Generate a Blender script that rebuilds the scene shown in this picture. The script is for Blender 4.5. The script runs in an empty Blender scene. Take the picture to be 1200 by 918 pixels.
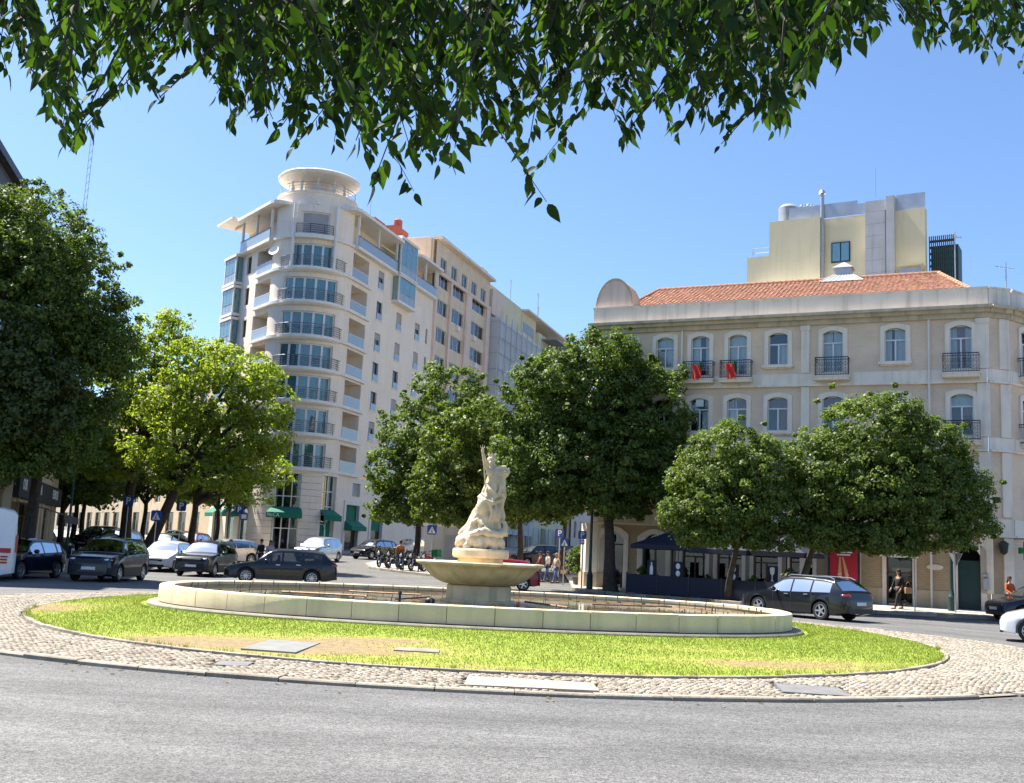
import bpy, bmesh, math, random
import numpy as np
from mathutils import Matrix, Vector

PI = math.pi
R = math.radians
sc = bpy.context.scene
col = sc.collection
random.seed(7)
rng = np.random.default_rng(11)

# ------------------------------------------------------------------ camera
EYE = 1.83
FPX = 1250.0
_p = math.atan(187.8 / FPX)
_r = R(2.72)
_f = Vector((0, math.cos(_p), math.sin(_p)))
_r0 = Vector((1, 0, 0))
_u0 = _r0.cross(_f)
_rt = _r0 * math.cos(_r) + _u0 * math.sin(_r)
_up = -_r0 * math.sin(_r) + _u0 * math.cos(_r)
cam = bpy.data.cameras.new('camera')
cam.sensor_width = 36.0
cam.lens = FPX / 1200.0 * 36.0
cam.clip_start = 0.1
cam.clip_end = 3000
cam_o = bpy.data.objects.new('camera', cam)
col.objects.link(cam_o)
M = Matrix.Identity(4)
for i, v in enumerate((_rt, _up, -_f)):
    for j in range(3):
        M[j][i] = v[j]
M.translation = (0, 0, EYE)
cam_o.matrix_world = M
sc.camera = cam_o

# ------------------------------------------------------------------ sky and sun
SUN_AZ = -62.0          # degrees from +Y, negative = towards the left of the picture
SUN_EL = 58.0
w = bpy.data.worlds.new('World')
sc.world = w
w.use_nodes = True
nt = w.node_tree
bg = nt.nodes['Background']
sky = nt.nodes.new('ShaderNodeTexSky')
sky.sky_type = 'NISHITA'
sky.sun_disc = False
sky.sun_elevation = R(SUN_EL)
sky.sun_rotation = R(SUN_AZ)
sky.altitude = 60
sky.air_density = 1.0
sky.dust_density = 1.0
sky.ozone_density = 8.0
nt.links.new(sky.outputs[0], bg.inputs[0])
bg.inputs[1].default_value = 0.073
sun = bpy.data.lights.new('sun', 'SUN')
sun.energy = 4.2
sun.angle = R(0.5)
sun.color = (1.0, 0.95, 0.86)
sun_o = bpy.data.objects.new('sun', sun)
col.objects.link(sun_o)
_sd = Vector((math.sin(R(SUN_AZ)) * math.cos(R(SUN_EL)), math.cos(R(SUN_AZ)) * math.cos(R(SUN_EL)), math.sin(R(SUN_EL))))
sun_o.rotation_euler = _sd.to_track_quat('Z', 'Y').to_euler()
sc.view_settings.view_transform = 'Standard'
sc.view_settings.look = 'None'
sc.view_settings.gamma = 1.0
sc.view_settings.exposure = 1.65
sc.render.engine = 'CYCLES'
sc.cycles.max_bounces = 7
sc.cycles.transparent_max_bounces = 12
sc.cycles.caustics_reflective = False
sc.cycles.caustics_refractive = False

# ------------------------------------------------------------------ helpers
def gz(y):
    """ground height: flat round the fountain, rising gently to the far streets"""
    t = max(0.0, y - 53.0)
    return 0.027 * t if t < 120 else 0.027 * 120 + 0.01 * (t - 120)


def put(name, me, parent=None, loc=(0, 0, 0), rz=0.0, mat=None):
    o = bpy.data.objects.new(name, me)
    col.objects.link(o)
    o.location = loc
    if rz:
        o.rotation_euler = (0, 0, rz)
    if parent is not None:
        o.parent = parent
    if mat is not None and me is not None and len(me.materials) == 0:
        me.materials.append(mat)
    return o


def tag(o, label=None, cat=None, group=None, kind=None):
    if label:
        o['label'] = label
    if cat:
        o['category'] = cat
    if group:
        o['group'] = group
    if kind:
        o['kind'] = kind
    return o


def thing(name, label, cat, loc=(0, 0, 0), rz=0.0, group=None):
    o = bpy.data.objects.new(name, None)
    col.objects.link(o)
    o.empty_display_size = 0.3
    o.location = loc
    o.rotation_euler = (0, 0, rz)
    return tag(o, label, cat, group)


def copy_tree(o, parent=None):
    c = o.copy()
    col.objects.link(c)
    if parent is not None:
        c.parent = parent
    for ch in list(o.children):
        copy_tree(ch, c)
    return c


class MB:
    """collects primitives into one mesh; M is applied to everything added"""
    def __init__(s, M=None):
        s.v = []
        s.f = []
        s.M = M or Matrix.Identity(4)

    def add(s, vs, fs):
        b = len(s.v)
        s.v += [tuple(s.M @ Vector(p)) for p in vs]
        s.f += [tuple(b + i for i in f) for f in fs]
        return s

    def box(s, x0, x1, y0, y1, z0, z1):
        return s.add([(x0, y0, z0), (x1, y0, z0), (x1, y1, z0), (x0, y1, z0), (x0, y0, z1), (x1, y0, z1), (x1, y1, z1), (x0, y1, z1)],
                     [(0, 3, 2, 1), (4, 5, 6, 7), (0, 1, 5, 4), (1, 2, 6, 5), (2, 3, 7, 6), (3, 0, 4, 7)])

    def cbox(s, x0, x1, y0, y1, z0, z1, c=0.02):
        """box with chamfered vertical and top edges"""
        p = [(x0 + c, y0), (x1 - c, y0), (x1, y0 + c), (x1, y1 - c), (x1 - c, y1), (x0 + c, y1), (x0, y1 - c), (x0, y0 + c)]
        q = [(x0 + 2 * c, y0 + c), (x1 - 2 * c, y0 + c), (x1 - c, y0 + 2 * c), (x1 - c, y1 - 2 * c), (x1 - 2 * c, y1 - c), (x0 + 2 * c, y1 - c), (x0 + c, y1 - 2 * c), (x0 + c, y0 + 2 * c)]
        v = [(a, b, z0) for a, b in p] + [(a, b, z1 - c) for a, b in p] + [(a, b, z1) for a, b in q]
        f = [tuple(range(7, -1, -1)), tuple(range(16, 24))]
        for k in range(2):
            f += [(8 * k + i, 8 * k + (i + 1) % 8, 8 * k + 8 + (i + 1) % 8, 8 * k + 8 + i) for i in range(8)]
        return s.add(v, f)

    def prism(s, poly, z0, z1):
        n = len(poly)
        a = sum(poly[i][0] * poly[(i + 1) % n][1] - poly[(i + 1) % n][0] * poly[i][1] for i in range(n))
        if a < 0:
            poly = poly[::-1]
        return s.add([(x, y, z0) for x, y in poly] + [(x, y, z1) for x, y in poly],
                     [tuple(range(n - 1, -1, -1)), tuple(range(n, 2 * n))] + [(i, (i + 1) % n, n + (i + 1) % n, n + i) for i in range(n)])

    def vprism(s, poly, y0, y1):
        """polygon in x,z extruded along y"""
        n = len(poly)
        a = sum(poly[i][0] * poly[(i + 1) % n][1] - poly[(i + 1) % n][0] * poly[i][1] for i in range(n))
        if a < 0:
            poly = poly[::-1]
        return s.add([(x, y0, z) for x, z in poly] + [(x, y1, z) for x, z in poly],
                     [tuple(range(n)), tuple(range(2 * n - 1, n - 1, -1))] + [(i, n + i, n + (i + 1) % n, (i + 1) % n) for i in range(n)])

    def tube(s, path, r, n=8, cap=True):
        path = [Vector(p) for p in path]
        rr = r if isinstance(r, (list, tuple)) else [r] * len(path)
        vs, fs = [], []
        prev = None
        for i, p in enumerate(path):
            d = (path[min(i + 1, len(path) - 1)] - path[max(i - 1, 0)])
            if d.length < 1e-9:
                d = Vector((0, 0, 1))
            d.normalize()
            if prev is None:
                a = d.orthogonal().normalized()
            else:
                a = (prev - d * prev.dot(d))
                a = a.normalized() if a.length > 1e-6 else d.orthogonal().normalized()
            prev = a
            b = d.cross(a)
            for k in range(n):
                t = 2 * PI * k / n
                vs.append(tuple(p + (a * math.cos(t) + b * math.sin(t)) * rr[i]))
        for i in range(len(path) - 1):
            for k in range(n):
                fs.append((i * n + k, i * n + (k + 1) % n, (i + 1) * n + (k + 1) % n, (i + 1) * n + k))
        if cap:
            fs.append(tuple(range(n - 1, -1, -1)))
            fs.append(tuple((len(path) - 1) * n + k for k in range(n)))
        return s.add(vs, fs)

    def lathe(s, prof, n=24, c=(0, 0, 0), a0=0.0, a1=2 * PI, closed=True):
        full = abs(a1 - a0 - 2 * PI) < 1e-6
        m = n if full else n + 1
        vs = [(c[0] + r * math.cos(a0 + (a1 - a0) * k / n), c[1] + r * math.sin(a0 + (a1 - a0) * k / n), c[2] + z) for r, z in prof for k in range(m)]
        fs = []
        for i in range(len(prof) - 1):
            for k in range(n):
                k2 = (k + 1) % m if full else k + 1
                fs.append((i * m + k, i * m + k2, (i + 1) * m + k2, (i + 1) * m + k))
        if closed and full:
            if prof[0][0] > 1e-4:
                fs.append(tuple(range(m - 1, -1, -1)))
            if prof[-1][0] > 1e-4:
                fs.append(tuple((len(prof) - 1) * m + k for k in range(m)))
        return s.add(vs, fs)

    def ball(s, c, r, n=12, m=8):
        rx, ry, rz = r if isinstance(r, (list, tuple)) else (r, r, r)
        vs = [(c[0], c[1], c[2] - rz)]
        for i in range(1, m):
            t = -PI / 2 + PI * i / m
            for k in range(n):
                a = 2 * PI * k / n
                vs.append((c[0] + rx * math.cos(t) * math.cos(a), c[1] + ry * math.cos(t) * math.sin(a), c[2] + rz * math.sin(t)))
        vs.append((c[0], c[1], c[2] + rz))
        fs = [(0, 1 + (k + 1) % n, 1 + k) for k in range(n)]
        for i in range(m - 2):
            for k in range(n):
                fs.append((1 + i * n + k, 1 + i * n + (k + 1) % n, 1 + (i + 1) * n + (k + 1) % n, 1 + (i + 1) * n + k))
        t = len(vs) - 1
        fs += [(1 + (m - 2) * n + k, 1 + (m - 2) * n + (k + 1) % n, t) for k in range(n)]
        return s.add(vs, fs)

    def wall(s, x0, x1, z0, z1, holes, depth=0.25, y=0.0):
        """flat wall in x,z at y with rectangular holes and their reveals"""
        xs = sorted({x0, x1, *[h[0] for h in holes], *[h[1] for h in holes]})
        zs = sorted({z0, z1, *[h[2] for h in holes], *[h[3] for h in holes]})
        xs = [v for v in xs if x0 - 1e-6 <= v <= x1 + 1e-6]
        zs = [v for v in zs if z0 - 1e-6 <= v <= z1 + 1e-6]
        for i in range(len(xs) - 1):
            for j in range(len(zs) - 1):
                cx, cz = (xs[i] + xs[i + 1]) / 2, (zs[j] + zs[j + 1]) / 2
                if any(h[0] < cx < h[1] and h[2] < cz < h[3] for h in holes):
                    continue
                s.add([(xs[i], y, zs[j]), (xs[i + 1], y, zs[j]), (xs[i + 1], y, zs[j + 1]), (xs[i], y, zs[j + 1])], [(0, 1, 2, 3)])
        for a, b, c, d in [h[:4] for h in holes]:
            e = y + depth
            s.add([(a, y, c), (b, y, c), (b, y, d), (a, y, d), (a, e, c), (b, e, c), (b, e, d), (a, e, d)],
                  [(0, 4, 5, 1), (1, 5, 6, 2), (2, 6, 7, 3), (3, 7, 4, 0)])
        return s

    def mesh(s, name, mat=None, smooth=None):
        me = bpy.data.meshes.new(name)
        me.from_pydata(s.v, [], s.f)
        if mat is not None:
            me.materials.append(mat)
        if smooth is not None:
            me.shade_smooth()
            me.set_sharp_from_angle(angle=R(smooth))
        me.update()
        return me

    def build(s, name, mat, parent=None, smooth=None, label=None):
        """vertices are in world space unless the parent is turned; they are stored relative to the parent's chain"""
        if parent is not None:
            off = Vector((0, 0, 0))
            q = parent
            while q is not None:
                off += q.location
                q = q.parent
            s.v = [(x - off.x, y - off.y, z - off.z) for x, y, z in s.v]
        o = put(name, s.mesh(name, mat, smooth), parent)
        if label:
            o['label'] = label
        return o


def local(mb, name, mat, parent=None, smooth=None, loc=(0, 0, 0), rz=0.0):
    """a part whose vertices are already in its parent's own space"""
    return put(name, mb.mesh(name, mat, smooth), parent, loc, rz)


def frame(ox, oy, dx, dy, oz=0.0):
    """facade frame: x to the right seen from outside, y into the building, z up"""
    l = math.hypot(dx, dy)
    dx, dy = dx / l, dy / l
    return Matrix(((dx, -dy, 0, ox), (dy, dx, 0, oy), (0, 0, 1, oz), (0, 0, 0, 1)))


def np_mesh(name, V, F, mat=None, rnd=None):
    """fast mesh from arrays, all faces the same size; rnd = one value per face"""
    V = np.asarray(V, np.float32)
    F = np.asarray(F, np.int32)
    me = bpy.data.meshes.new(name)
    n, k = F.shape
    me.vertices.add(len(V))
    me.vertices.foreach_set('co', V.ravel())
    me.loops.add(n * k)
    me.loops.foreach_set('vertex_index', F.ravel())
    me.polygons.add(n)
    me.polygons.foreach_set('loop_start', np.arange(0, n * k, k, dtype=np.int32))
    if rnd is not None:
        at = me.attributes.new('rnd', 'FLOAT', 'FACE')
        at.data.foreach_set('value', np.asarray(rnd, np.float32))
    me.update(calc_edges=True)
    if mat is not None:
        me.materials.append(mat)
    return me


# ------------------------------------------------------------------ materials
def _new(name):
    m = bpy.data.materials.new(name)
    m.use_nodes = True
    t = m.node_tree
    return m, t, t.nodes['Principled BSDF']


def N(t, kind, **kw):
    n = t.nodes.new(kind)
    for k, v in kw.items():
        setattr(n, k, v)
    return n


def mat(name, c, rough=0.7, var=0.12, scale=2.0, bump=0.0, bscale=40.0, metal=0.0, spec=0.5, coat=0.0, stain=0.0, objrand=0.0, fine=0.0, fscale=90.0):
    """plain procedural surface: base colour with two sizes of mottling, optional streaky stains, bump and per-object shift"""
    m, t, b = _new(name)
    L = t.links.new
    tc = N(t, 'ShaderNodeTexCoord')
    no = N(t, 'ShaderNodeTexNoise')
    no.inputs['Scale'].default_value = scale
    no.inputs['Detail'].default_value = 6
    L(tc.outputs['Object'], no.inputs['Vector'])
    mr = N(t, 'ShaderNodeMapRange')
    mr.inputs['From Min'].default_value = 0.3
    mr.inputs['From Max'].default_value = 0.7
    mr.inputs['To Min'].default_value = 1 - var
    mr.inputs['To Max'].default_value = 1 + var
    L(no.outputs['Fac'], mr.inputs['Value'])
    fac = mr.outputs[0]

    def times(a, bsock):
        q = N(t, 'ShaderNodeMath', operation='MULTIPLY')
        L(a, q.inputs[0])
        L(bsock, q.inputs[1])
        return q.outputs[0]
    if fine:
        n2 = N(t, 'ShaderNodeTexNoise')
        n2.inputs['Scale'].default_value = fscale
        n2.inputs['Detail'].default_value = 3
        L(tc.outputs['Object'], n2.inputs['Vector'])
        m2 = N(t, 'ShaderNodeMapRange')
        m2.inputs['From Min'].default_value = 0.3
        m2.inputs['From Max'].default_value = 0.7
        m2.inputs['To Min'].default_value = 1 - fine
        m2.inputs['To Max'].default_value = 1 + fine
        L(n2.outputs['Fac'], m2.inputs['Value'])
        fac = times(fac, m2.outputs[0])
    if stain:
        mp = N(t, 'ShaderNodeMapping')
        mp.inputs['Scale'].default_value = (1.6, 1.6, 0.12)
        L(tc.outputs['Object'], mp.inputs['Vector'])
        n3 = N(t, 'ShaderNodeTexNoise')
        n3.inputs['Scale'].default_value = 2.2
        n3.inputs['Detail'].default_value = 8
        L(mp.outputs[0], n3.inputs['Vector'])
        m3 = N(t, 'ShaderNodeMapRange')
        m3.inputs['From Min'].default_value = 0.5
        m3.inputs['From Max'].default_value = 0.75
        m3.inputs['To Min'].default_value = 1.0
        m3.inputs['To Max'].default_value = 1 - stain
        L(n3.outputs['Fac'], m3.inputs['Value'])
        fac = times(fac, m3.outputs[0])
    if objrand:
        oi = N(t, 'ShaderNodeObjectInfo')
        m4 = N(t, 'ShaderNodeMapRange')
        m4.inputs['To Min'].default_value = 1 - objrand
        m4.inputs['To Max'].default_value = 1 + objrand
        L(oi.outputs['Random'], m4.inputs['Value'])
        fac = times(fac, m4.outputs[0])
    vm = N(t, 'ShaderNodeVectorMath', operation='SCALE')
    vm.inputs[0].default_value = c
    L(fac, vm.inputs['Scale'])
    L(vm.outputs[0], b.inputs['Base Color'])
    b.inputs['Roughness'].default_value = rough
    b.inputs['Metallic'].default_value = metal
    b.inputs['Specular IOR Level'].default_value = spec
    b.inputs['Coat Weight'].default_value = coat
    b.inputs['Coat Roughness'].default_value = 0.04
    if bump:
        nb = N(t, 'ShaderNodeTexNoise')
        nb.inputs['Scale'].default_value = bscale
        nb.inputs['Detail'].default_value = 5
        L(tc.outputs['Object'], nb.inputs['Vector'])
        bp = N(t, 'ShaderNodeBump')
        bp.inputs['Strength'].default_value = bump
        bp.inputs['Distance'].default_value = 0.02
        L(nb.outputs['Fac'], bp.inputs['Height'])
        L(bp.outputs[0], b.inputs['Normal'])
    return m


def brick_mat(name, c1, c2, cm, sx, sz, mortar=0.01, rough=0.8):
    """small wall tiles too fine to tell apart: colour only, in wall coordinates (run along x or y, height z)"""
    m, t, b = _new(name)
    L = t.links.new
    ge = N(t, 'ShaderNodeNewGeometry')
    sp = N(t, 'ShaderNodeSeparateXYZ')
    L(ge.outputs['Position'], sp.inputs[0])
    # distance along the wall = position . (normal x up)
    cr = N(t, 'ShaderNodeVectorMath', operation='CROSS_PRODUCT')
    L(ge.outputs['True Normal'], cr.inputs[0])
    cr.inputs[1].default_value = (0, 0, 1)
    dt = N(t, 'ShaderNodeVectorMath', operation='DOT_PRODUCT')
    L(cr.outputs[0], dt.inputs[0])
    L(ge.outputs['Position'], dt.inputs[1])
    cb = N(t, 'ShaderNodeCombineXYZ')
    L(dt.outputs['Value'], cb.inputs[0])
    L(sp.outputs[2], cb.inputs[1])
    br = N(t, 'ShaderNodeTexBrick')
    br.inputs['Scale'].default_value = 1.0
    br.inputs['Color1'].default_value = (*c1, 1)
    br.inputs['Color2'].default_value = (*c2, 1)
    br.inputs['Mortar'].default_value = (*cm, 1)
    br.inputs['Mortar Size'].default_value = mortar
    br.inputs['Brick Width'].default_value = sx
    br.inputs['Row Height'].default_value = sz
    L(cb.outputs[0], br.inputs['Vector'])
    no = N(t, 'ShaderNodeTexNoise')
    no.inputs['Scale'].default_value = 0.7
    no.inputs['Detail'].default_value = 8
    L(ge.outputs['Position'], no.inputs['Vector'])
    mr = N(t, 'ShaderNodeMapRange')
    mr.inputs['From Min'].default_value = 0.3
    mr.inputs['From Max'].default_value = 0.7
    mr.inputs['To Min'].default_value = 0.86
    mr.inputs['To Max'].default_value = 1.1
    L(no.outputs['Fac'], mr.inputs['Value'])
    vm = N(t, 'ShaderNodeVectorMath', operation='SCALE')
    L(br.outputs['Color'], vm.inputs[0])
    L(mr.outputs[0], vm.inputs['Scale'])
    L(vm.outputs[0], b.inputs['Base Color'])
    b.inputs['Roughness'].default_value = rough
    bp = N(t, 'ShaderNodeBump')
    bp.inputs['Strength'].default_value = 0.25
    bp.inputs['Distance'].default_value = 0.01
    L(br.outputs['Fac'], bp.inputs['Height'])
    bp.invert = True
    L(bp.outputs[0], b.inputs['Normal'])
    return m


def glass_mat(name, tint=(0.8, 0.9, 0.92), refl=0.12, rough=0.02, opac=0.0, body=(0.05, 0.12, 0.13)):
    """window glass: clear sheet with a Fresnel reflection, optionally a tinted body"""
    m, t, b = _new(name)
    t.nodes.remove(b)
    L = t.links.new
    out = t.nodes['Material Output']
    tr = N(t, 'ShaderNodeBsdfTransparent')
    tr.inputs[0].default_value = (*tint, 1)
    base = tr.outputs[0]
    if opac:
        di = N(t, 'ShaderNodeBsdfDiffuse')
        di.inputs[0].default_value = (*body, 1)
        mx0 = N(t, 'ShaderNodeMixShader')
        mx0.inputs[0].default_value = opac
        L(tr.outputs[0], mx0.inputs[1])
        L(di.outputs[0], mx0.inputs[2])
        base = mx0.outputs[0]
    gl = N(t, 'ShaderNodeBsdfGlossy')
    gl.inputs['Roughness'].default_value = rough
    lw = N(t, 'ShaderNodeLayerWeight')
    lw.inputs['Blend'].default_value = 0.35
    mr = N(t, 'ShaderNodeMapRange')
    mr.inputs['To Min'].default_value = refl
    mr.inputs['To Max'].default_value = 0.95
    L(lw.outputs['Fresnel'], mr.inputs['Value'])
    tcx = N(t, 'ShaderNodeTexCoord')
    no = N(t, 'ShaderNodeTexNoise')
    no.inputs['Scale'].default_value = 1.3
    L(tcx.outputs['Object'], no.inputs['Vector'])
    bp = N(t, 'ShaderNodeBump')
    bp.inputs['Strength'].default_value = 0.015
    bp.inputs['Distance'].default_value = 0.05
    L(no.outputs['Fac'], bp.inputs['Height'])
    L(bp.outputs[0], gl.inputs['Normal'])
    mx = N(t, 'ShaderNodeMixShader')
    L(mr.outputs[0], mx.inputs[0])
    L(base, mx.inputs[1])
    L(gl.outputs[0], mx.inputs[2])
    L(mx.outputs[0], out.inputs[0])
    return m


def leaf_mat(name, dark, light, trans, tw=0.42, rough=0.5, patch=0.35, spec=0.3):
    """leaves: colour differs from leaf to leaf and from clump to clump, light passes through them"""
    m, t, b = _new(name)
    L = t.links.new
    out = t.nodes['Material Output']
    at = N(t, 'ShaderNodeAttribute', attribute_name='rnd')
    ge = N(t, 'ShaderNodeNewGeometry')
    no = N(t, 'ShaderNodeTexNoise')
    no.inputs['Scale'].default_value = 0.55
    no.inputs['Detail'].default_value = 3
    L(ge.outputs['Position'], no.inputs['Vector'])
    ad = N(t, 'ShaderNodeMath', operation='MULTIPLY_ADD')
    L(no.outputs['Fac'], ad.inputs[0])
    ad.inputs[1].default_value = patch * 2
    L(at.outputs['Fac'], ad.inputs[2])
    sb = N(t, 'ShaderNodeMath', operation='SUBTRACT')
    L(ad.outputs[0], sb.inputs[0])
    sb.inputs[1].default_value = patch
    sb.use_clamp = True
    mx = N(t, 'ShaderNodeMixRGB')
    mx.inputs[1].default_value = (*dark, 1)
    mx.inputs[2].default_value = (*light, 1)
    L(sb.outputs[0], mx.inputs[0])
    L(mx.outputs[0], b.inputs['Base Color'])
    b.inputs['Roughness'].default_value = rough
    b.inputs['Specular IOR Level'].default_value = spec
    tl = N(t, 'ShaderNodeBsdfTranslucent')
    m2 = N(t, 'ShaderNodeMixRGB', blend_type='MULTIPLY')
    m2.inputs[0].default_value = 1
    m2.inputs[2].default_value = (*trans, 1)
    L(mx.outputs[0], m2.inputs[1])
    L(m2.outputs[0], tl.inputs[0])
    ms = N(t, 'ShaderNodeMixShader')
    ms.inputs[0].default_value = tw
    L(b.outputs[0], ms.inputs[1])
    L(tl.outputs[0], ms.inputs[2])
    L(ms.outputs[0], out.inputs[0])
    return m


MT = {}
MT['stone'] = mat('pool_stone', (0.70, 0.565, 0.37), 0.75, 0.10, 1.6, 0.25, 30, stain=0.18, objrand=0.06, fine=0.06)
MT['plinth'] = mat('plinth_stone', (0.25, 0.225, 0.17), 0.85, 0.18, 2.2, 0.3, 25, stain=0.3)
MT['marble'] = mat('weathered_marble', (0.60, 0.50, 0.35), 0.6, 0.18, 3.2, 0.15, 20, stain=0.35, fine=0.05, fscale=30)
MT['bowl'] = mat('bowl_stone', (0.70, 0.55, 0.33), 0.7, 0.2, 1.8, 0.2, 22, stain=0.4, fine=0.05)
MT['cream'] = mat('cream_stone_cladding', (0.84, 0.73, 0.61), 0.8, 0.05, 0.6, 0.0, stain=0.10, fine=0.04, fscale=6)
MT['white_trim'] = mat('white_painted_slab', (0.78, 0.73, 0.67), 0.7, 0.05, 1.5, stain=0.12)
MT['trim'] = mat('pale_limestone_trim', (0.84, 0.73, 0.60), 0.8, 0.08, 1.2, 0.1, 20, stain=0.25)
MT['parapet'] = mat('parapet_render', (0.78, 0.70, 0.60), 0.85, 0.10, 0.9, stain=0.32)
MT['cornice'] = mat('cornice_stone', (0.55, 0.46, 0.33), 0.85, 0.15, 1.5, stain=0.35)
MT['tile_wall'] = brick_mat('wall_tiles', (0.76, 0.575, 0.42), (0.72, 0.54, 0.39), (0.80, 0.65, 0.50), 0.22, 0.11, 0.008)
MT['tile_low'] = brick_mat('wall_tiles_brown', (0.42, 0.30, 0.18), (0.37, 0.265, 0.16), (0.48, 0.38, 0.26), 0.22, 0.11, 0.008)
MT['ochre'] = mat('ochre_stone', (0.55, 0.44, 0.29), 0.8, 0.10, 1.2, stain=0.2)
MT['pink_wall'] = mat('pinkish_render', (0.76, 0.59, 0.48), 0.85, 0.07, 0.8, stain=0.2)
MT['tan_wall'] = mat('tan_render', (0.74, 0.59, 0.43), 0.85, 0.07, 0.8, stain=0.2)
MT['yellow'] = mat('yellow_render', (0.74, 0.65, 0.42), 0.85, 0.05, 0.5, stain=0.12)
MT['yellow_grey'] = mat('pale_grey_panel', (0.52, 0.51, 0.50), 0.7, 0.08, 0.8, stain=0.2)
MT['grey'] = mat('grey_metal', (0.32, 0.34, 0.36), 0.5, 0.1, 2, metal=0.3)
MT['zinc'] = mat('zinc_sheet', (0.45, 0.47, 0.5), 0.4, 0.12, 1.5, metal=0.5)
MT['rooftile'] = mat('clay_roof_tile', (0.43, 0.225, 0.14), 0.9, 0.25, 3.0, stain=0.0, fine=0.28, fscale=4.5)
MT['red_clay'] = mat('red_clay_chimney', (0.40, 0.10, 0.06), 0.8, 0.12, 2)
MT['iron'] = mat('dark_iron', (0.035, 0.037, 0.042), 0.5, 0.1, 5, metal=0.5)
MT['rail_grey'] = mat('grey_rail_metal', (0.17, 0.18, 0.20), 0.5, 0.08, 5, metal=0.3)
MT['green_iron'] = mat('dark_green_iron', (0.012, 0.045, 0.042), 0.5, 0.12, 4)
MT['white_frame'] = mat('white_window_frame', (0.72, 0.72, 0.72), 0.45, 0.03, 3)
MT['dark_frame'] = mat('dark_window_frame', (0.05, 0.055, 0.06), 0.45, 0.1, 3)
MT['wood'] = mat('brown_timber', (0.10, 0.055, 0.03), 0.6, 0.2, 6)
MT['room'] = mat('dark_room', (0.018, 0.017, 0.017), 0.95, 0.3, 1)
MT['curtain'] = mat('white_curtain', (0.85, 0.84, 0.84), 0.9, 0.06, 9)
MT['curtain_red'] = mat('red_curtain', (0.42, 0.16, 0.15), 0.9, 0.1, 9)
MT['shutter_red'] = mat('red_blind', (0.30, 0.085, 0.05), 0.8, 0.1, 5)
MT['shutter'] = mat('grey_shutter', (0.38, 0.36, 0.36), 0.7, 0.05, 5)
MT['glass'] = glass_mat('window_glass', (0.88, 0.93, 0.94), 0.03)
MT['teal_glass'] = glass_mat('teal_glass', (0.55, 0.8, 0.8), 0.2, opac=0.45, body=(0.16, 0.42, 0.44))
MT['prow_glass'] = glass_mat('tinted_window_glass', (0.62, 0.84, 0.85), 0.08, opac=0.30, body=(0.10, 0.30, 0.33))
MT['rail_glass'] = glass_mat('balustrade_glass', (0.85, 0.92, 0.95), 0.12, opac=0.55, body=(0.52, 0.60, 0.66))
MT['green_awning'] = mat('green_canvas', (0.01, 0.16, 0.10), 0.8, 0.08, 3)
MT['navy'] = mat('navy_canvas', (0.010, 0.014, 0.035), 0.75, 0.15, 2)
MT['black_canvas'] = mat('black_canvas', (0.014, 0.015, 0.018), 0.8, 0.15, 2)
MT['white'] = mat('white_paint', (0.8, 0.8, 0.8), 0.5, 0.03, 3)
MT['sign_blue'] = mat('sign_blue', (0.012, 0.07, 0.36), 0.4, 0.04, 3)
MT['sign_red'] = mat('sign_red', (0.45, 0.02, 0.02), 0.45, 0.06, 3)
MT['poster_red'] = mat('poster_red', (0.42, 0.012, 0.03), 0.5, 0.08, 2)
MT['steel'] = mat('galvanised_steel', (0.42, 0.43, 0.44), 0.4, 0.1, 6, metal=0.7)
MT['copper'] = mat('corroded_pipe', (0.25, 0.15, 0.09), 0.6, 0.3, 6, metal=0.4)
MT['bark'] = mat('tree_bark', (0.055, 0.043, 0.034), 0.95, 0.35, 5, 0.8, 14)
MT['bark_pale'] = mat('grey_tree_bark', (0.10, 0.085, 0.07), 0.95, 0.3, 5, 0.8, 14)
MT['concrete'] = mat('concrete', (0.20, 0.20, 0.185), 0.9, 0.12, 3, 0.3, 30)
MT['kerb'] = mat('kerb_limestone', (0.30, 0.26, 0.205), 0.85, 0.25, 2.5, 0.5, 20, objrand=0.2, fine=0.1, fscale=25)
MT['manhole'] = mat('iron_cover', (0.16, 0.155, 0.15), 0.7, 0.2, 6, 0.4, 60)
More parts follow.
